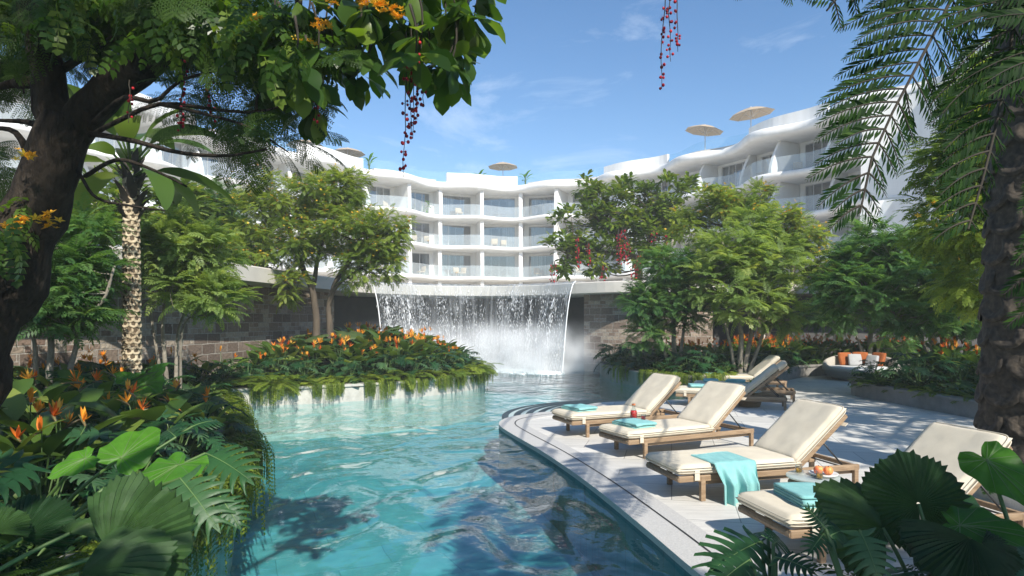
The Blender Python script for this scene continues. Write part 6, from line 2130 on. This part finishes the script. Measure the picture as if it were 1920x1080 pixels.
yb = MB()
for px, py, n_ in [(685, 5, 16), (712, 8, 14), (718, 18, 10), (738, 18, 12), (745, 30, 12), (598, 47, 10), (612, 48, 8), (620, 8, 6), (575, 75, 5), (480, 35, 5)]:
    c = np.array([P(px + g.normal(0, 6), py + g.normal(0, 5), 3.95) for _ in range(n_)])
    yb.scatter(FLOWERET, basis(norm(g.normal(size=(n_, 3))), scale=g.uniform(.02, .03, n_)), c - ob, g.random(n_) * .6)
yb.build('blossoms', M['petal_yellow'], ot)

# ------------------------------------------------------------------ palms
def scar_trunk(p0, p1, r0, r1, rows, around, scar, seed, lump=1.0):
    """palm trunk covered in rounded leaf scars laid in a spiral"""
    g = np.random.default_rng(seed)
    p0, p1 = np.asarray(p0, float), np.asarray(p1, float)
    n = 20
    t = np.linspace(0, 1, n)
    path = p0 + (p1 - p0) * t[:, None]
    mb = MB(); mb.add(*tube(path, r0 + (r1 - r0) * t, 16), rnd=-.6)
    # scar: a shallow cup with a thick lower lip, facing +x
    th = np.arange(14) / 14 * 2 * PI
    prof = [(0, -.10), (.45, -.06), (.72, .16), (.90, .20), (1.05, -.12)]
    V = np.stack([np.column_stack([np.full(14, h) + .22 * q * -np.sin(th), q * np.cos(th), q * np.sin(th) * .82]) for q, h in prof], 1).reshape(-1, 3)
    T = (V, [grid_faces(14, len(prof), True)])
    Rs, ts = [], []
    for i in range(rows):
        for k in range(around):
            q = (i + .5) / rows
            a = (k + .5 * (i % 2)) / around * 2 * PI + g.normal(0, .06)
            r = r0 + (r1 - r0) * q
            c = p0 + (p1 - p0) * q + np.array([math.cos(a), math.sin(a), 0]) * r * .98 + (0, 0, g.normal(0, .006))
            s = scar * g.uniform(.88, 1.12)
            Rs.append(basis(np.array([[math.cos(a), math.sin(a), .12]]))[0] @ np.diag([s * lump, s, s])); ts.append(c)
    mb.scatter(T, np.array(Rs), np.array(ts))
    return mb


m, nt, nd, L = newmat('palm bark')
out = nd.new('ShaderNodeOutputMaterial'); b = nd.new('ShaderNodeBsdfPrincipled'); b.inputs['Roughness'].default_value = .85
at = N(nt, 'ShaderNodeAttribute', attribute_name='rnd'); v = texco(nt, 'Object'); nz = N(nt, 'ShaderNodeTexNoise'); nz.inputs['Scale'].default_value = 24; nz.inputs['Detail'].default_value = 6; L.new(v, nz.inputs['Vector'])
ad = N(nt, 'ShaderNodeMath', operation='MULTIPLY_ADD'); ad.inputs[1].default_value = .45; L.new(at.outputs['Fac'], ad.inputs[0]); L.new(nz.outputs['Fac'], ad.inputs[2])
rp = ramp(nt, [(.35, (.10, .07, .04)), (.62, (.34, .27, .175)), (.95, (.50, .42, .29))]); L.new(ad.outputs[0], rp.inputs['Fac']); L.new(rp.outputs['Color'], b.inputs['Base Color'])
bp = nd.new('ShaderNodeBump'); bp.inputs['Strength'].default_value = .5; bp.inputs['Distance'].default_value = .01; L.new(nz.outputs['Fac'], bp.inputs['Height']); L.new(bp.outputs[0], b.inputs['Normal'])
L.new(b.outputs[0], out.inputs[0]); M['palm_bark'] = m
p0, p1 = np.array([-5.88, 9.9, .2]), P(246, 335, 9.9)
pt = thing('palm_tree', 'slender palm whose pale trunk is patterned like a pineapple', 'palm tree', tuple(p0))
mb = scar_trunk((0, 0, 0), p1 - p0, .135, .10, 46, 7, .062, 5, .5)
mb.build('trunk', M['palm_bark'], pt)
mb = MB(); gg = np.random.default_rng(8)
top = p1 - p0
for k in range(46):      # old leaf bases and fibre under the crown
    a = gg.uniform(0, 6.28); h = gg.uniform(-.75, .25)
    T = blade(.34, .11, 4, .2, .3, .05, .8)
    mb.add(T[0] @ basis(leaf_dir(a, gg.uniform(.9, 1.4))[None])[0].T + top + (.085 * math.cos(a), .085 * math.sin(a), h), T[1], gg.random() * .4)
mb.build('leaf_bases', M['stem_dark'], pt)
mb = MB()
for k in range(17):
    a = k * 2.4; e = gg.uniform(-.15, 1.25)
    T = blade(gg.uniform(.95, 1.35), gg.uniform(.3, .42), 12, gg.uniform(.5, 1.0), .2, .05, .6, .015)
    q = top + np.array([.05 * math.cos(a), .05 * math.sin(a), .15 + .25 * e])
    mb.add(T[0] @ basis(leaf_dir(a, e)[None], roll=gg.uniform(-.5, .5, 1))[0].T + q + leaf_dir(a, e) * .3, T[1], gg.uniform(0, .8))
    mb.add(*tube([q - (0, 0, .1), q + leaf_dir(a, e) * .32], .018, 5), rnd=.3)
mb.build('fronds', M['leaf_paddle'], pt)

m, nt, nd, L = newmat('dark scaly palm bark')
out = nd.new('ShaderNodeOutputMaterial'); b = nd.new('ShaderNodeBsdfPrincipled'); b.inputs['Roughness'].default_value = .9
v = texco(nt, 'Object'); nz = N(nt, 'ShaderNodeTexNoise'); nz.inputs['Scale'].default_value = 18; nz.inputs['Detail'].default_value = 7; L.new(v, nz.inputs['Vector'])
rp = ramp(nt, [(.3, (.018, .014, .010)), (.6, (.065, .05, .035)), (.8, (.12, .095, .07))]); L.new(nz.outputs['Fac'], rp.inputs['Fac']); L.new(rp.outputs['Color'], b.inputs['Base Color'])
bp = nd.new('ShaderNodeBump'); bp.inputs['Strength'].default_value = .8; bp.inputs['Distance'].default_value = .02; L.new(nz.outputs['Fac'], bp.inputs['Height']); L.new(bp.outputs[0], b.inputs['Normal'])
L.new(b.outputs[0], out.inputs[0]); M['scaly_bark'] = m
q0 = np.array([5.43, 6.8, -.02])
pf = thing('tree_fern', 'dark scaly palm trunk with long drooping herringbone fronds', 'palm tree', tuple(q0))
mb = scar_trunk((0, 0, 0), (.2, -.1, 6.9), .42, .38, 23, 8, .17, 9, .5)
mb.build('trunk', M['scaly_bark'], pf)


def big_frond(path, plen, step, seed, lside=1, rside=1, ll=.12, lw=.020, pdroop=1.0, n0=.1):
    """twice divided frond: midrib along path, long drooping pinnae set with hanging leaflets"""
    g = np.random.default_rng(seed)
    p = smooth_path(path, 40)
    s = np.concatenate([[0], np.cumsum(np.linalg.norm(np.diff(p, axis=0), axis=1))])
    mbf, mbs = MB(), MB()
    mbs.add(*tube(p, np.linspace(.028, .004, 40), 6, False))
    n = int(s[-1] * (1 - n0) / step)
    for i in range(n):
        q = n0 + (1 - n0) * (i + .5) / n
        c = np.array([np.interp(q * s[-1], s, p[:, j]) for j in range(3)])
        j = min(38, int(q * 39)); tdir = norm(p[j + 1] - p[j])
        lat = norm(np.cross(tdir, np.array([.25, -1, .25])))
        prof = math.sin(PI * (.25 + .68 * (q - n0) / (1 - n0))) ** .9
        for sg, f in ((1, lside), (-1, rside)):
            if f == 0: continue
            Lp = plen * prof * f * g.uniform(.85, 1.1)
            d0 = norm(lat * sg * .85 + tdir * .55 + np.array([0, g.normal(0, .12), .02]))
            m = 12
            pts = [c]
            dd = d0.copy()
            for k_ in range(m):
                pts.append(pts[-1] + dd * Lp / m)
                dd = norm(dd + np.array([0, 0, -.085 * pdroop]))
            pts = np.array(pts)
            mbs.add(*tube(pts, np.linspace(.0045, .0012, m + 1), 4, False))
            nl_ = max(6, int(Lp / .016))
            tq = np.linspace(.06, 1, nl_)
            cx_ = np.column_stack([np.interp(tq * m, np.arange(m + 1), pts[:, j_]) for j_ in range(3)])
            td = norm(np.column_stack([np.interp(tq * m, np.arange(m + 1), np.gradient(pts, axis=0)[:, j_]) for j_ in range(3)]))
            side = norm(np.cross(td, np.array([0, -1, .3])))
            sz = ll * (np.sin(PI * (.20 + .76 * tq)) ** .8) * (Lp / plen) ** .3
            T = blade(1, lw / ll, 2, .25, .15, .05, .7)
            for s2 in (1, -1):
                dl = norm(side * s2 * .60 + td * .72 + np.array([0, 0, -.22]) + g.normal(0, .06, td.shape))
                R = basis(dl, up=np.array([.1, -1, .35]), roll=g.normal(0, .35, nl_), scale=sz)
                mbf.scatter(T, R, cx_, np.clip(g.normal(.4, .25, nl_), 0, 1))
    return mbf, mbs


fr_paths = [
    ([(5.3, 6.5, 6.9), (4.3, 5.3, 6.5), (2.5, 3.2, 4.6), P(1806, -60, 2.46), P(1752, 60, 2.39), P(1690, 180, 2.36), P(1640, 280, 2.32), P(1612, 400, 2.32)], .63, .06, 1, .55, 3, .52),
    ([(5.4, 6.5, 6.9), (4.9, 5.4, 6.2), (2.7, 2.9, 3.9), P(1925, -20, 2.42), P(1890, 130, 2.36), P(1855, 290, 2.32), P(1815, 430, 2.29)], .60, .068, 1, .3, 4, .52),
    ([(5.5, 6.4, 6.9), (5.2, 5.0, 6.0), (3.2, 2.7, 3.8), P(2030, 60, 2.29), P(2030, 250, 2.22), P(2005, 430, 2.19), P(1965, 580, 2.19)], .60, .068, 1, .2, 5, .55),
    ([(5.3, 6.6, 6.9), (4.0, 5.6, 7.0), (2.9, 4.5, 5.6), P(1690, -90, 2.66), P(1600, -40, 2.59), P(1550, 20, 2.56)], .5, .11, 1, .8, 6, .6),
    ([(5.3, 6.7, 7.0), (4.2, 6.0, 7.3), (2.8, 5.0, 6.0), P(1480, -90, 3.12), P(1375, -45, 3.06)], .42, .12, 1, 1, 7, .7),
]
for path, pl_, st_, ls, rs, sd, n0_ in fr_paths:
    f_, s_ = big_frond([np.asarray(x) - q0 for x in path], pl_, st_, sd, ls, rs, .085, .017, pdroop=.62, n0=n0_)
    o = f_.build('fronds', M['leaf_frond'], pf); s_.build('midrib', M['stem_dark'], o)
# ------------------------------------------------------------------ planting in the beds
gP = np.random.default_rng(99)
TUFT = merge([xf(blade(1, .42, 3, .5, .15, .1, .8), rotz(k * 2.1) @ roty(-.25 - .2 * k)) for k in range(3)])
TFERN = pinnate(1.0, 10, .26, .075, 1.0, 74, .1, g=gP)
vis_l = [(x, y) for x, y in bed_poly if y > 1.5] + [(-9.5, 25.2), (-9.5, 1.5)]
inner_bed = np.concatenate([offset_line(bed_edge, .22)[40:], [(-9.0, 25), (-9.0, 2)]])
undergrowth('undergrowth', inner_bed, bed_z, 75, TUFT, 'leaf_under', .12, .26, 1, .22)
r2_in = np.concatenate([offset_line(r2_front, .2), [(20, 19), (20, 23), (4.2, 23)]])
undergrowth('undergrowth', r2_in, lambda x, y: .28 + 0 * x, 60, TUFT, 'leaf_under', .13, .28, 2, .3)
r1_in = np.concatenate([offset_line(r1_line, .25), [(15, 7.5), (15, 17.5)]])
undergrowth('undergrowth', r1_in, lambda x, y: .26 + 0 * x, 60, TUFT, 'leaf_under', .12, .24, 3, .2)
r4_in = np.concatenate([offset_line(r4_line, -.16)[10:], [(8.2, .8), (2.2, .8)]])
undergrowth('undergrowth', r4_in, lambda x, y: .1 + 0 * x, 130, TUFT, 'leaf_under', .09, .2, 4, .16)

mk_mon = lambda g: monstera(.34, .32, 6, g)
mk_monS = lambda g: monstera(.26, .25, 5, g)
mk_ear = lambda g: ear_leaf(.42, .34, g)
mk_fan = lambda g: fan_leaf(.34, 290, 22, g)

# --- island bed
isl = []
g = np.random.default_rng(12)
def edge_dist(x, y):
    return np.sqrt(((bed_edge - np.array([x, y])) ** 2).sum(1)).min()

def spots_in(n, x0, x1, y0, y1, dmin, dmax, sep, g, poly=bed_poly, edge=bed_edge, taken=None):
    out = []
    taken = [] if taken is None else taken
    tries = 0
    while len(out) < n and tries < n * 200:
        tries += 1
        x, y = g.uniform(x0, x1), g.uniform(y0, y1)
        if not inside(poly, x, y): continue
        dd = np.sqrt(((edge - np.array([x, y])) ** 2).sum(1)).min()
        if not dmin < dd < dmax: continue
        if any((x - a) ** 2 + (y - b_) ** 2 < sep ** 2 for a, b_ in taken): continue
        taken.append((x, y)); out.append((x, y))
    return out


H1 = flower_plant('bird_of_paradise', 'orange flowered plant with paddle leaves on the island mound before the waterfall', 'flowering plant', 51, 12, 3, .68, .46, .2, .9, False)
H2 = flower_plant('bird_of_paradise', 'orange flowered plant with paddle leaves on the island mound before the waterfall', 'flowering plant', 52, 11, 5, .72, .46, .19, .95, False)
GH = 'orange flowered plants on the island mound'
hs = spots_in(66, -6.4, -1.2, 15.6, 20.2, .75, 4, .36, g)
for i, (x, y) in enumerate(hs):
    hh_ = float(bed_z(x, y))
    place((H1, H2)[i % 2], USED, [(x, y, hh_ - .05, g.uniform(0, 6), g.uniform(.85, 1.2) * (1.0 if x < -2.2 else .8), 'orange flowered plant with paddle leaves on the island mound before the waterfall')], GH)
MN = rosette_plant('monstera_plant', 'split leaved plant', 'plant', mk_monS, 'leaf_monstera', 16, .12, .5, .38, 53)
FNp = rosette_plant('fan_palm', 'low fan palm', 'fan palm', mk_fan, 'leaf_fan', 9, .25, .75, .36, 54)
tk = []
for x, y in spots_in(24, -6.6, -.9, 14.2, 19.8, .4, 1.5, .5, g, taken=tk):
    place(MN, USED, [(x, y, float(bed_z(x, y)), g.uniform(0, 6), g.uniform(.8, 1.25), 'split leaved monstera between the orange flowers and ferns of the island')], 'monstera plants on the island bed')
for x, y in [(-5.0, 16.7), (-4.3, 16.9), (-5.6, 17.2), (-3.2, 17.5)]:
    place(FNp, USED, [(x, y, float(bed_z(x, y)) + .05, g.uniform(0, 6), 1.15, 'fan palm with round pleated leaves among the orange flowers of the island')], 'fan palms on the island bed')
F1 = fern_plant('fern', 'bright fern', 55, 15, .62, (.35, 1.0), 1.5)
F2 = fern_plant('fern', 'bright fern', 56, 13, .55, (.3, .9), 1.3)
fs_ = spots_in(46, -6.6, -.7, 13.6, 21.5, .12, .95, .33, g)
for i, (x, y) in enumerate(fs_):
    place((F1, F2)[i % 2], USED, [(x, y, .36, g.uniform(0, 6), g.uniform(.9, 1.3), 'yellow green fern along the pool edge of the island bed')], 'ferns along the island edge')
TR1 = trailing_fern('trailing_fern', 'fern spilling over the wall', 57, 36, .52, .6)
TR2 = trailing_fern('trailing_fern', 'fern spilling over the wall', 58, 30, .44, .45)


def edge_pose(i):
    t_ = norm(bed_edge[min(i + 1, 149)] - bed_edge[max(i - 1, 0)])
    return bed_edge[i], math.atan2(-t_[0], t_[1])


isl_i = [k for k in range(150) if bed_edge[k, 1] > 13.6 and bed_edge[k, 1] < 20 and bed_edge[k, 0] > -5.95]
pick = [2, 4, 7, 8, 12, 15, 16, 19, 21, 22, 25, 26, 28, 31]
for j, q in enumerate(pick):
    if q >= len(isl_i): continue
    p, a = edge_pose(isl_i[q])
    place((TR1, TR2)[j % 2], USED, [(p[0], p[1], .335, a + g.uniform(-.15, .15), g.uniform(.75, 1.15), 'trailing fern spilling over the pale island wall towards the water')], 'trailing ferns on the island wall')
# --- near bank
nb = [k for k in range(150) if 3.4 < bed_edge[k, 1] < 13.3]
for j, k in enumerate(nb):
    p, a = edge_pose(k)
    if p[1] > 9.5 and j % 2: continue
    place((TR1, TR2)[j % 2], USED, [(p[0] - .03, p[1], .34, a + g.uniform(-.3, .3), g.uniform(1.15, 1.6) if p[1] < 8 else g.uniform(.95, 1.3), 'dense trailing fern hanging over the wall of the near bank')], 'trailing ferns on the near bank wall')
    if p[1] < 9.2:
        place((TR2, TR1)[j % 2], USED, [(p[0] - .08, p[1] + .1, .38, a + g.uniform(-.5, .5), g.uniform(.8, 1.2), 'dense trailing fern hanging over the wall of the near bank')], 'trailing ferns on the near bank wall')
for i, (x, y) in enumerate(spots_in(34, -7.5, -3.2, 8.2, 14.2, .2, 2.2, .38, g)):
    place((F1, F2)[i % 2], USED, [(x, y, float(bed_z(x, y)) + .02, g.uniform(0, 6), g.uniform(.65, 1.0), 'fern carpeting the bank below the patterned palm trunk')], 'ferns below the patterned palm')
MB1 = rosette_plant('monstera_plant', 'split leaved plant', 'plant', mk_mon, 'leaf_monstera', 13, .15, .55, .42, 59)
for x, y in spots_in(30, -8.6, -3.6, 6.6, 13.4, .9, 6, .55, g):
    place(MB1, USED, [(x, y, float(bed_z(x, y)) + .02, g.uniform(0, 6), g.uniform(.75, 1.15), 'monstera with split leaves in the bed between the great tree and the palm')], 'monstera plants under the palm')
HB = flower_plant('bird_of_paradise', 'orange flowered plant in shade', 'flowering plant', 60, 10, 2, .6, .38, .14, .9, False)
for x, y in spots_in(26, -8.4, -5.4, 9.0, 15.0, 1.0, 6, .5, g):
    place(HB, USED, [(x, y, float(bed_z(x, y)), g.uniform(0, 6), g.uniform(.8, 1.1), 'shaded orange flowered plant growing along the foot of the long stone wall')], 'shaded flowers along the stone wall')
# near birds of paradise, every flower a part of its plant
BP = [flower_plant('bird_of_paradise', 'large bird of paradise', 'flowering plant', 70 + k, 14, 3, .74, .5, .19, .95, True) for k in range(3)]
for i, (x, y, s) in enumerate([(-4.3, 5.7, 1.0), (-3.75, 5.3, 1.0), (-3.5, 6.1, .95), (-4.7, 6.5, 1.05), (-4.05, 6.6, 1.0), (-3.6, 4.9, .95), (-4.0, 4.75, 1.0), (-3.95, 7.5, .9), (-4.9, 7.6, 1.0), (-3.45, 7.0, .85), (-5.3, 6.9, 1.0), (-4.6, 5.0, 1.0), (-5.1, 5.9, 1.05)]):
    place(BP[i % 3], USED, [(x, y, float(bed_z(x, y)) - .02, g.uniform(0, 6), s, 'bird of paradise with orange flowers and dark paddle leaves under the great tree')], 'birds of paradise under the great tree')
for x, y in [(-3.1, 5.2), (-3.4, 6.4), (-3.8, 7.6), (-3.05, 4.2), (-4.3, 8.6), (-3.4, 5.7), (-3.15, 6.0)]:
    place(MB1, USED, [(x, y, .36, g.uniform(0, 6), g.uniform(.8, 1.0), 'monstera with split leaves leaning over the trailing ferns of the near bank')], 'monstera plants on the near bank')


def custom_plant(name, label, cat, base, leaves, mat, group=None):
    """leaves: (template at unit size, stalk end px, tip px, depth at stalk end, depth at tip, face direction, tint)"""
    base = np.asarray(base, float)
    t = thing(name, label, cat, tuple(base), group=group)
    lf, st = MB(), MB()
    for T, bp_, tp_, d0, d1, face, tint in leaves:
        a, b_ = P(*bp_, d0), P(*tp_, d1)
        L_ = np.linalg.norm(b_ - a)
        R = basis((b_ - a)[None], up=np.asarray(face, float), scale=L_)[0]
        lf.add(T[0] @ R.T + a - base, T[1], tint)
        for j_, ln in enumerate(VEINS.get(id(T[0]), [])):
            lf.add(*tube(ln @ R.T + a - base, np.linspace(.0042 if j_ == 0 else .0022, .0008, len(ln)), 4, False), mat=1)
        st.add(*stalk_to((gP.uniform(-.04, .04), gP.uniform(-.04, .04), 0), a - base, .014, .009, .12, 8, 12))
    lf.build('foliage', [M[mat], M['vein']], t, smooth=mat != 'leaf_fan')
    st.build('stems', M['stem_green'], t)
    return t


gE = np.random.default_rng(17)
VEINS = {}


def veined(fn):
    T = fn(); VEINS[id(T[0])] = LINES[0]
    return T


EAR = [veined(lambda: ear_leaf(1.25, 1.05, gE, .35, .035, 64, .12)) for _ in range(4)]
MON = [veined(lambda: monstera(.9, .85, 7, gE, .6, .5)) for _ in range(4)]
FAN = [fan_leaf(1.0, 170, 26, gE, .03, .12, .3) for _ in range(3)]
FANR = fan_leaf(1.0, 345, 46, gE, .024, .03, .1)
U = (.1, -.75, .65)
custom_plant('elephant_ear', 'bright elephant ear with three broad sunlit leaves beside the trailing ferns', 'plant', (-2.98, 3.85, .3),
             [(EAR[0], (228, 858), (292, 800), 3.85, 4.05, (.2, -.75, .6), .8), (EAR[1], (160, 860), (92, 888), 3.6, 3.5, (.1, -.55, .85), .9), (EAR[2], (335, 872), (232, 925), 3.75, 3.45, (-.2, -.6, .75), .7)], 'leaf_ear')
custom_plant('elephant_ear', 'small elephant ear with pointed leaves at the foot of the patterned palm', 'plant', (-4.7, 9.0, .3),
             [(EAR[3], (240, 712), (212, 700), 9, 9, U, .6), (EAR[0], (286, 706), (308, 682), 9, 9, U, .7), (EAR[1], (245, 722), (285, 728), 9, 8.8, U, .5), (EAR[2], (300, 752), (345, 740), 8.8, 8.8, U, .4), (EAR[3], (272, 718), (292, 732), 8.9, 8.6, U, .9)], 'leaf_ear')
custom_plant('monstera_plant', 'big monstera with a broad split leaf beside the bright elephant ear', 'plant', (-2.86, 3.75, .3),
             [(MON[0], (338, 897), (405, 975), 3.5, 3.3, (.2, -.7, .7), .75), (MON[1], (385, 850), (468, 880), 4.1, 3.9, (0, -.5, .85), .6), (MON[2], (412, 930), (452, 985), 3.5, 3.4, (.3, -.7, .6), .5), (MON[3], (360, 800), (415, 775), 4.6, 4.8, (.0, -.7, .7), .25), (MON[1], (330, 820), (300, 790), 4.4, 4.6, U, .2)], 'leaf_monstera')
custom_plant('fan_palm', 'low fan palm with pleated green fans in the corner of the near bank', 'fan palm', (-2.75, 2.55, .3),
             [(FAN[0], (205, 1035), (325, 925), 3.0, 3.05, (.35, -.75, .55), .7), (FAN[1], (150, 1075), (300, 1050), 2.8, 2.75, (.1, -.6, .8), .6), (FAN[2], (130, 1000), (185, 955), 3.15, 3.3, (-.2, -.8, .5), .9), (FAN[0], (40, 1010), (105, 925), 3.2, 3.3, (.2, -.8, .5), .15), (FAN[1], (-10, 1000), (22, 940), 3.0, 3.1, (.4, -.7, .5), .8)], 'leaf_fan')
FF = [fern_plant('fern', 'dark fern', 62 + k, 12, .55, (.3, .9), 1.2, 'leaf_frond', ll=.1, pairs=22) for k in range(1)][0]
for x, y, s in [(-2.75, 2.5, .8), (-2.9, 2.9, 1.0), (-3.1, 3.3, 1.0), (-3.4, 3.7, 1.1), (-2.75, 3.2, .7)]:
    place(FF, USED, [(x, y, .42, g.uniform(0, 6), s, 'dark green fern in deep shade beside the pleated fan palm')], 'dark ferns in the near corner')

# --- far bed across the water
for x, y in spots_in(26, 3.2, 9, 16.6, 21.5, .3, 1.6, .5, g, r2_poly, r2_front):
    place(MN, USED, [(x, y, .28, g.uniform(0, 6), g.uniform(.9, 1.4), 'dark leafy plant along the stone edge across the pool')], 'leafy plants across the pool')
for x, y in spots_in(10, 3.0, 6.2, 16.4, 21.5, .15, .8, .6, g, r2_poly, r2_front):
    place(F1, USED, [(x, y, .3, g.uniform(0, 6), g.uniform(.7, 1.0), 'fern along the stone edge across the pool')], 'ferns across the pool')
for k in (24, 30, 33, 36, 38):
    t_ = norm(r2_front[k + 1] - r2_front[k - 1]); p = r2_front[k]
    place(TR1, USED, [(p[0], p[1], .37, math.atan2(-t_[0], t_[1]) + 0 * PI, 1.2, 'trailing fern hanging over the grey stone edge across the pool')], 'trailing ferns across the pool')
HG = flower_plant('flowering_shrub', 'orange hedge', 'flowering plant', 64, 14, 7, .72, .36, .14, .8, False)
for x, y in spots_in(40, 7.4, 13.5, 19.5, 22.2, .35, 2.2, .42, g, r2_poly, r2_front):
    place(HG, USED, [(x, y, .25, g.uniform(0, 6), g.uniform(.9, 1.25), 'orange flowered plant of the hedge behind the round daybed')], 'orange hedge behind the daybed')
for x, y in spots_in(16, 4.6, 8.2, 18.4, 21.5, .9, 4, .5, g, r2_poly, r2_front):
    place(HG, USED, [(x, y, .25, g.uniform(0, 6), g.uniform(.8, 1.1), 'orange flowered plant under the pale green feather leaved tree')], 'orange flowers under the pale tree')
# --- slate clad planter
for x, y in spots_in(30, 8.2, 12.5, 10.2, 16.2, .2, 1.7, .5, g, r1_poly, r1_line):
    place(FF if g.random() < .3 else F2, USED, [(x, y, .28, g.uniform(0, 6), g.uniform(.9, 1.35), 'fern in the slate clad planter')], 'ferns in the slate clad planter')
for x, y in spots_in(14, 8.2, 12.5, 13.2, 17, .35, 2.2, .55, g, r1_poly, r1_line):
    place(MN, USED, [(x, y, .28, g.uniform(0, 6), g.uniform(1.0, 1.5), 'split leaved plant in the slate clad planter')], 'leafy plants in the slate clad planter')
for x, y in spots_in(22, 9.0, 14, 12.5, 17.5, 1.2, 4, .5, g, r1_poly, r1_line):
    place(HG, USED, [(x, y, .28, g.uniform(0, 6), g.uniform(.9, 1.3), 'orange flowered plant at the back of the slate clad planter')], 'orange flowers in the slate clad planter')

# --- near corner by the scaly trunk
custom_plant('fan_palm', 'round pleated fan leaf palm in front of the cream lounger back', 'fan palm', (2.05, 3.0, .1),
             [(FANR, (1722, 945), (1700, 838), 3.3, 3.4, (-.1, -.95, .3), .25), (FAN[1], (1655, 990), (1548, 935), 3.25, 3.2, (-.2, -.6, .75), .75), (FAN[2], (1818, 1008), (1800, 1100), 2.9, 2.7, (.1, -.6, .8), .1), (FAN[0], (1840, 1020), (1935, 1060), 2.9, 2.8, (.2, -.7, .7), .05)], 'leaf_fan')
custom_plant('elephant_ear', 'huge elephant ear leaf in front of the scaly palm trunk', 'plant', (2.45, 2.95, .1),
             [(EAR[1], (1850, 862), (1935, 935), 3.3, 3.1, (-.25, -.75, .6), .2), (EAR[3], (1800, 985), (1930, 1000), 3.1, 2.9, (0, -.6, .8), .05), (EAR[0], (1770, 950), (1840, 935), 3.5, 3.6, (.1, -.6, .8), .1)], 'leaf_ear')
custom_plant('monstera_plant', 'monstera with a pale split leaf in front of the lounger foot', 'plant', (1.5, 2.62, .05),
             [(MON[0], (1612, 995), (1660, 1088), 2.9, 2.7, (-.1, -.75, .6), .9), (MON[2], (1548, 992), (1512, 945), 3.0, 3.05, (-.3, -.6, .7), .3), (MON[1], (1556, 1005), (1592, 985), 3.0, 3.1, (.3, -.6, .7), .35), (MON[3], (1545, 1000), (1520, 1030), 3.0, 2.9, (-.2, -.7, .6), .3)], 'leaf_monstera')
custom_plant('monstera_plant', 'dark monstera at the low stone edging beside the slot drain', 'plant', (1.22, 2.95, .05),
             [(MON[3], (1428, 1015), (1338, 1045), 3.4, 3.15, (-.2, -.6, .75), .45), (MON[1], (1440, 1010), (1415, 985), 3.45, 3.6, (-.1, -.7, .7), .5), (MON[0], (1455, 1045), (1530, 1060), 3.15, 3.0, (.2, -.65, .7), .2), (MON[2], (1405, 1050), (1345, 1085), 3.1, 2.95, (-.2, -.65, .7), .25), (MON[1], (1450, 1020), (1478, 1000), 3.3, 3.45, U, .6)], 'leaf_monstera')
for x, y, s in [(1.35, 2.85, .8), (1.7, 2.8, .85), (2.3, 2.95, 1.0), (2.7, 2.9, 1.15), (3.1, 3.4, 1.1), (1.2, 2.6, .85), (2.1, 2.55, 1.1), (2.75, 2.6, 1.25), (1.6, 2.45, .95)]:
    place(MB1, USED, [(x, y, .08, g.uniform(0, 6), s, 'dark split leaved monstera filling the shady bed at the scaly palm trunk')], 'monstera plants at the scaly palm trunk')
for x, y, s in [(1.62, 2.75, .6), (1.95, 3.15, .7), (2.3, 3.2, .8), (2.6, 3.4, .8), (2.9, 3.2, .9), (1.35, 2.75, .5), (2.2, 2.7, 1.1), (1.75, 2.6, 1.2), (2.5, 2.9, 1.3), (1.2, 2.65, 1.0), (1.4, 2.9, 1.0), (2.0, 2.9, 1.2), (2.75, 3.3, 1.2)]:
    place(FF, USED, [(x, y, .3, g.uniform(0, 6), s, 'dark fern between the big leaves at the scaly palm trunk')], 'dark ferns at the scaly palm trunk')

for x, y, s in [(4.9, 6.5, .9), (5.3, 7.2, .9), (5.9, 7.0, 1.0), (5.9, 6.2, 1.0), (5.1, 6.0, .8), (5.0, 5.5, .8), (6.3, 6.2, 1.0)]:
    place(FF, USED, [(x, y, .1, g.uniform(0, 6), s, 'dark fern ringing the foot of the scaly palm trunk')], 'ferns round the foot of the scaly trunk')

# --- on the hotel roof
RP = rosette_plant('roof_plant', 'potted palm', 'potted plant', lambda g: blade(.9, .22, 8, .7, .2, .04, .7), 'leaf_ear', 9, .5, 1.0, .12, 66, .02, (.4, 1.1))
for px, lab in [(898, 'green potted palm on the hotel roof, on the stone wall side of the central parasol'), (985, 'green potted palm on the hotel roof, on the tasselled tree side of the central parasol'), (692, 'green potted palm on the hotel roof close to two parasols')]:
    q = rpos(px, 0, -1.9)
    place(RP, USED, [((px - CX) / FPX * q, q, ROOF + .3, 1.0, 1.1, lab)], 'potted palms on the hotel roof')
q = bpos(-7.6, -1.2)
bpn = rosette_plant('balcony_plant', 'green potted plant on the top floor balcony behind the glass', 'potted plant', lambda g: blade(.45, .16, 6, .7, .2, .04, .7), 'leaf_ear', 16, .3, 1.1, .22, 67, .012, (-.2, .9))
bpn.location = (q[0], q[1], FLOORS[3])
# ------------------------------------------------------------------ thin sunlit air
hm, nt, nd, L = newmat('air')
out = nd.new('ShaderNodeOutputMaterial'); pv = nd.new('ShaderNodeVolumePrincipled')
pv.inputs['Color'].default_value = (.93, .96, 1, 1); pv.inputs['Density'].default_value = .0013; pv.inputs['Anisotropy'].default_value = -.25
L.new(pv.outputs[0], out.inputs['Volume'])
mb = MB(); mb.add(*rbox(310, 310, 30, 0))
hz = mb.build('haze', hm, smooth=False)
hz.location = (0, 0, 11)
tag(hz, kind='stuff')
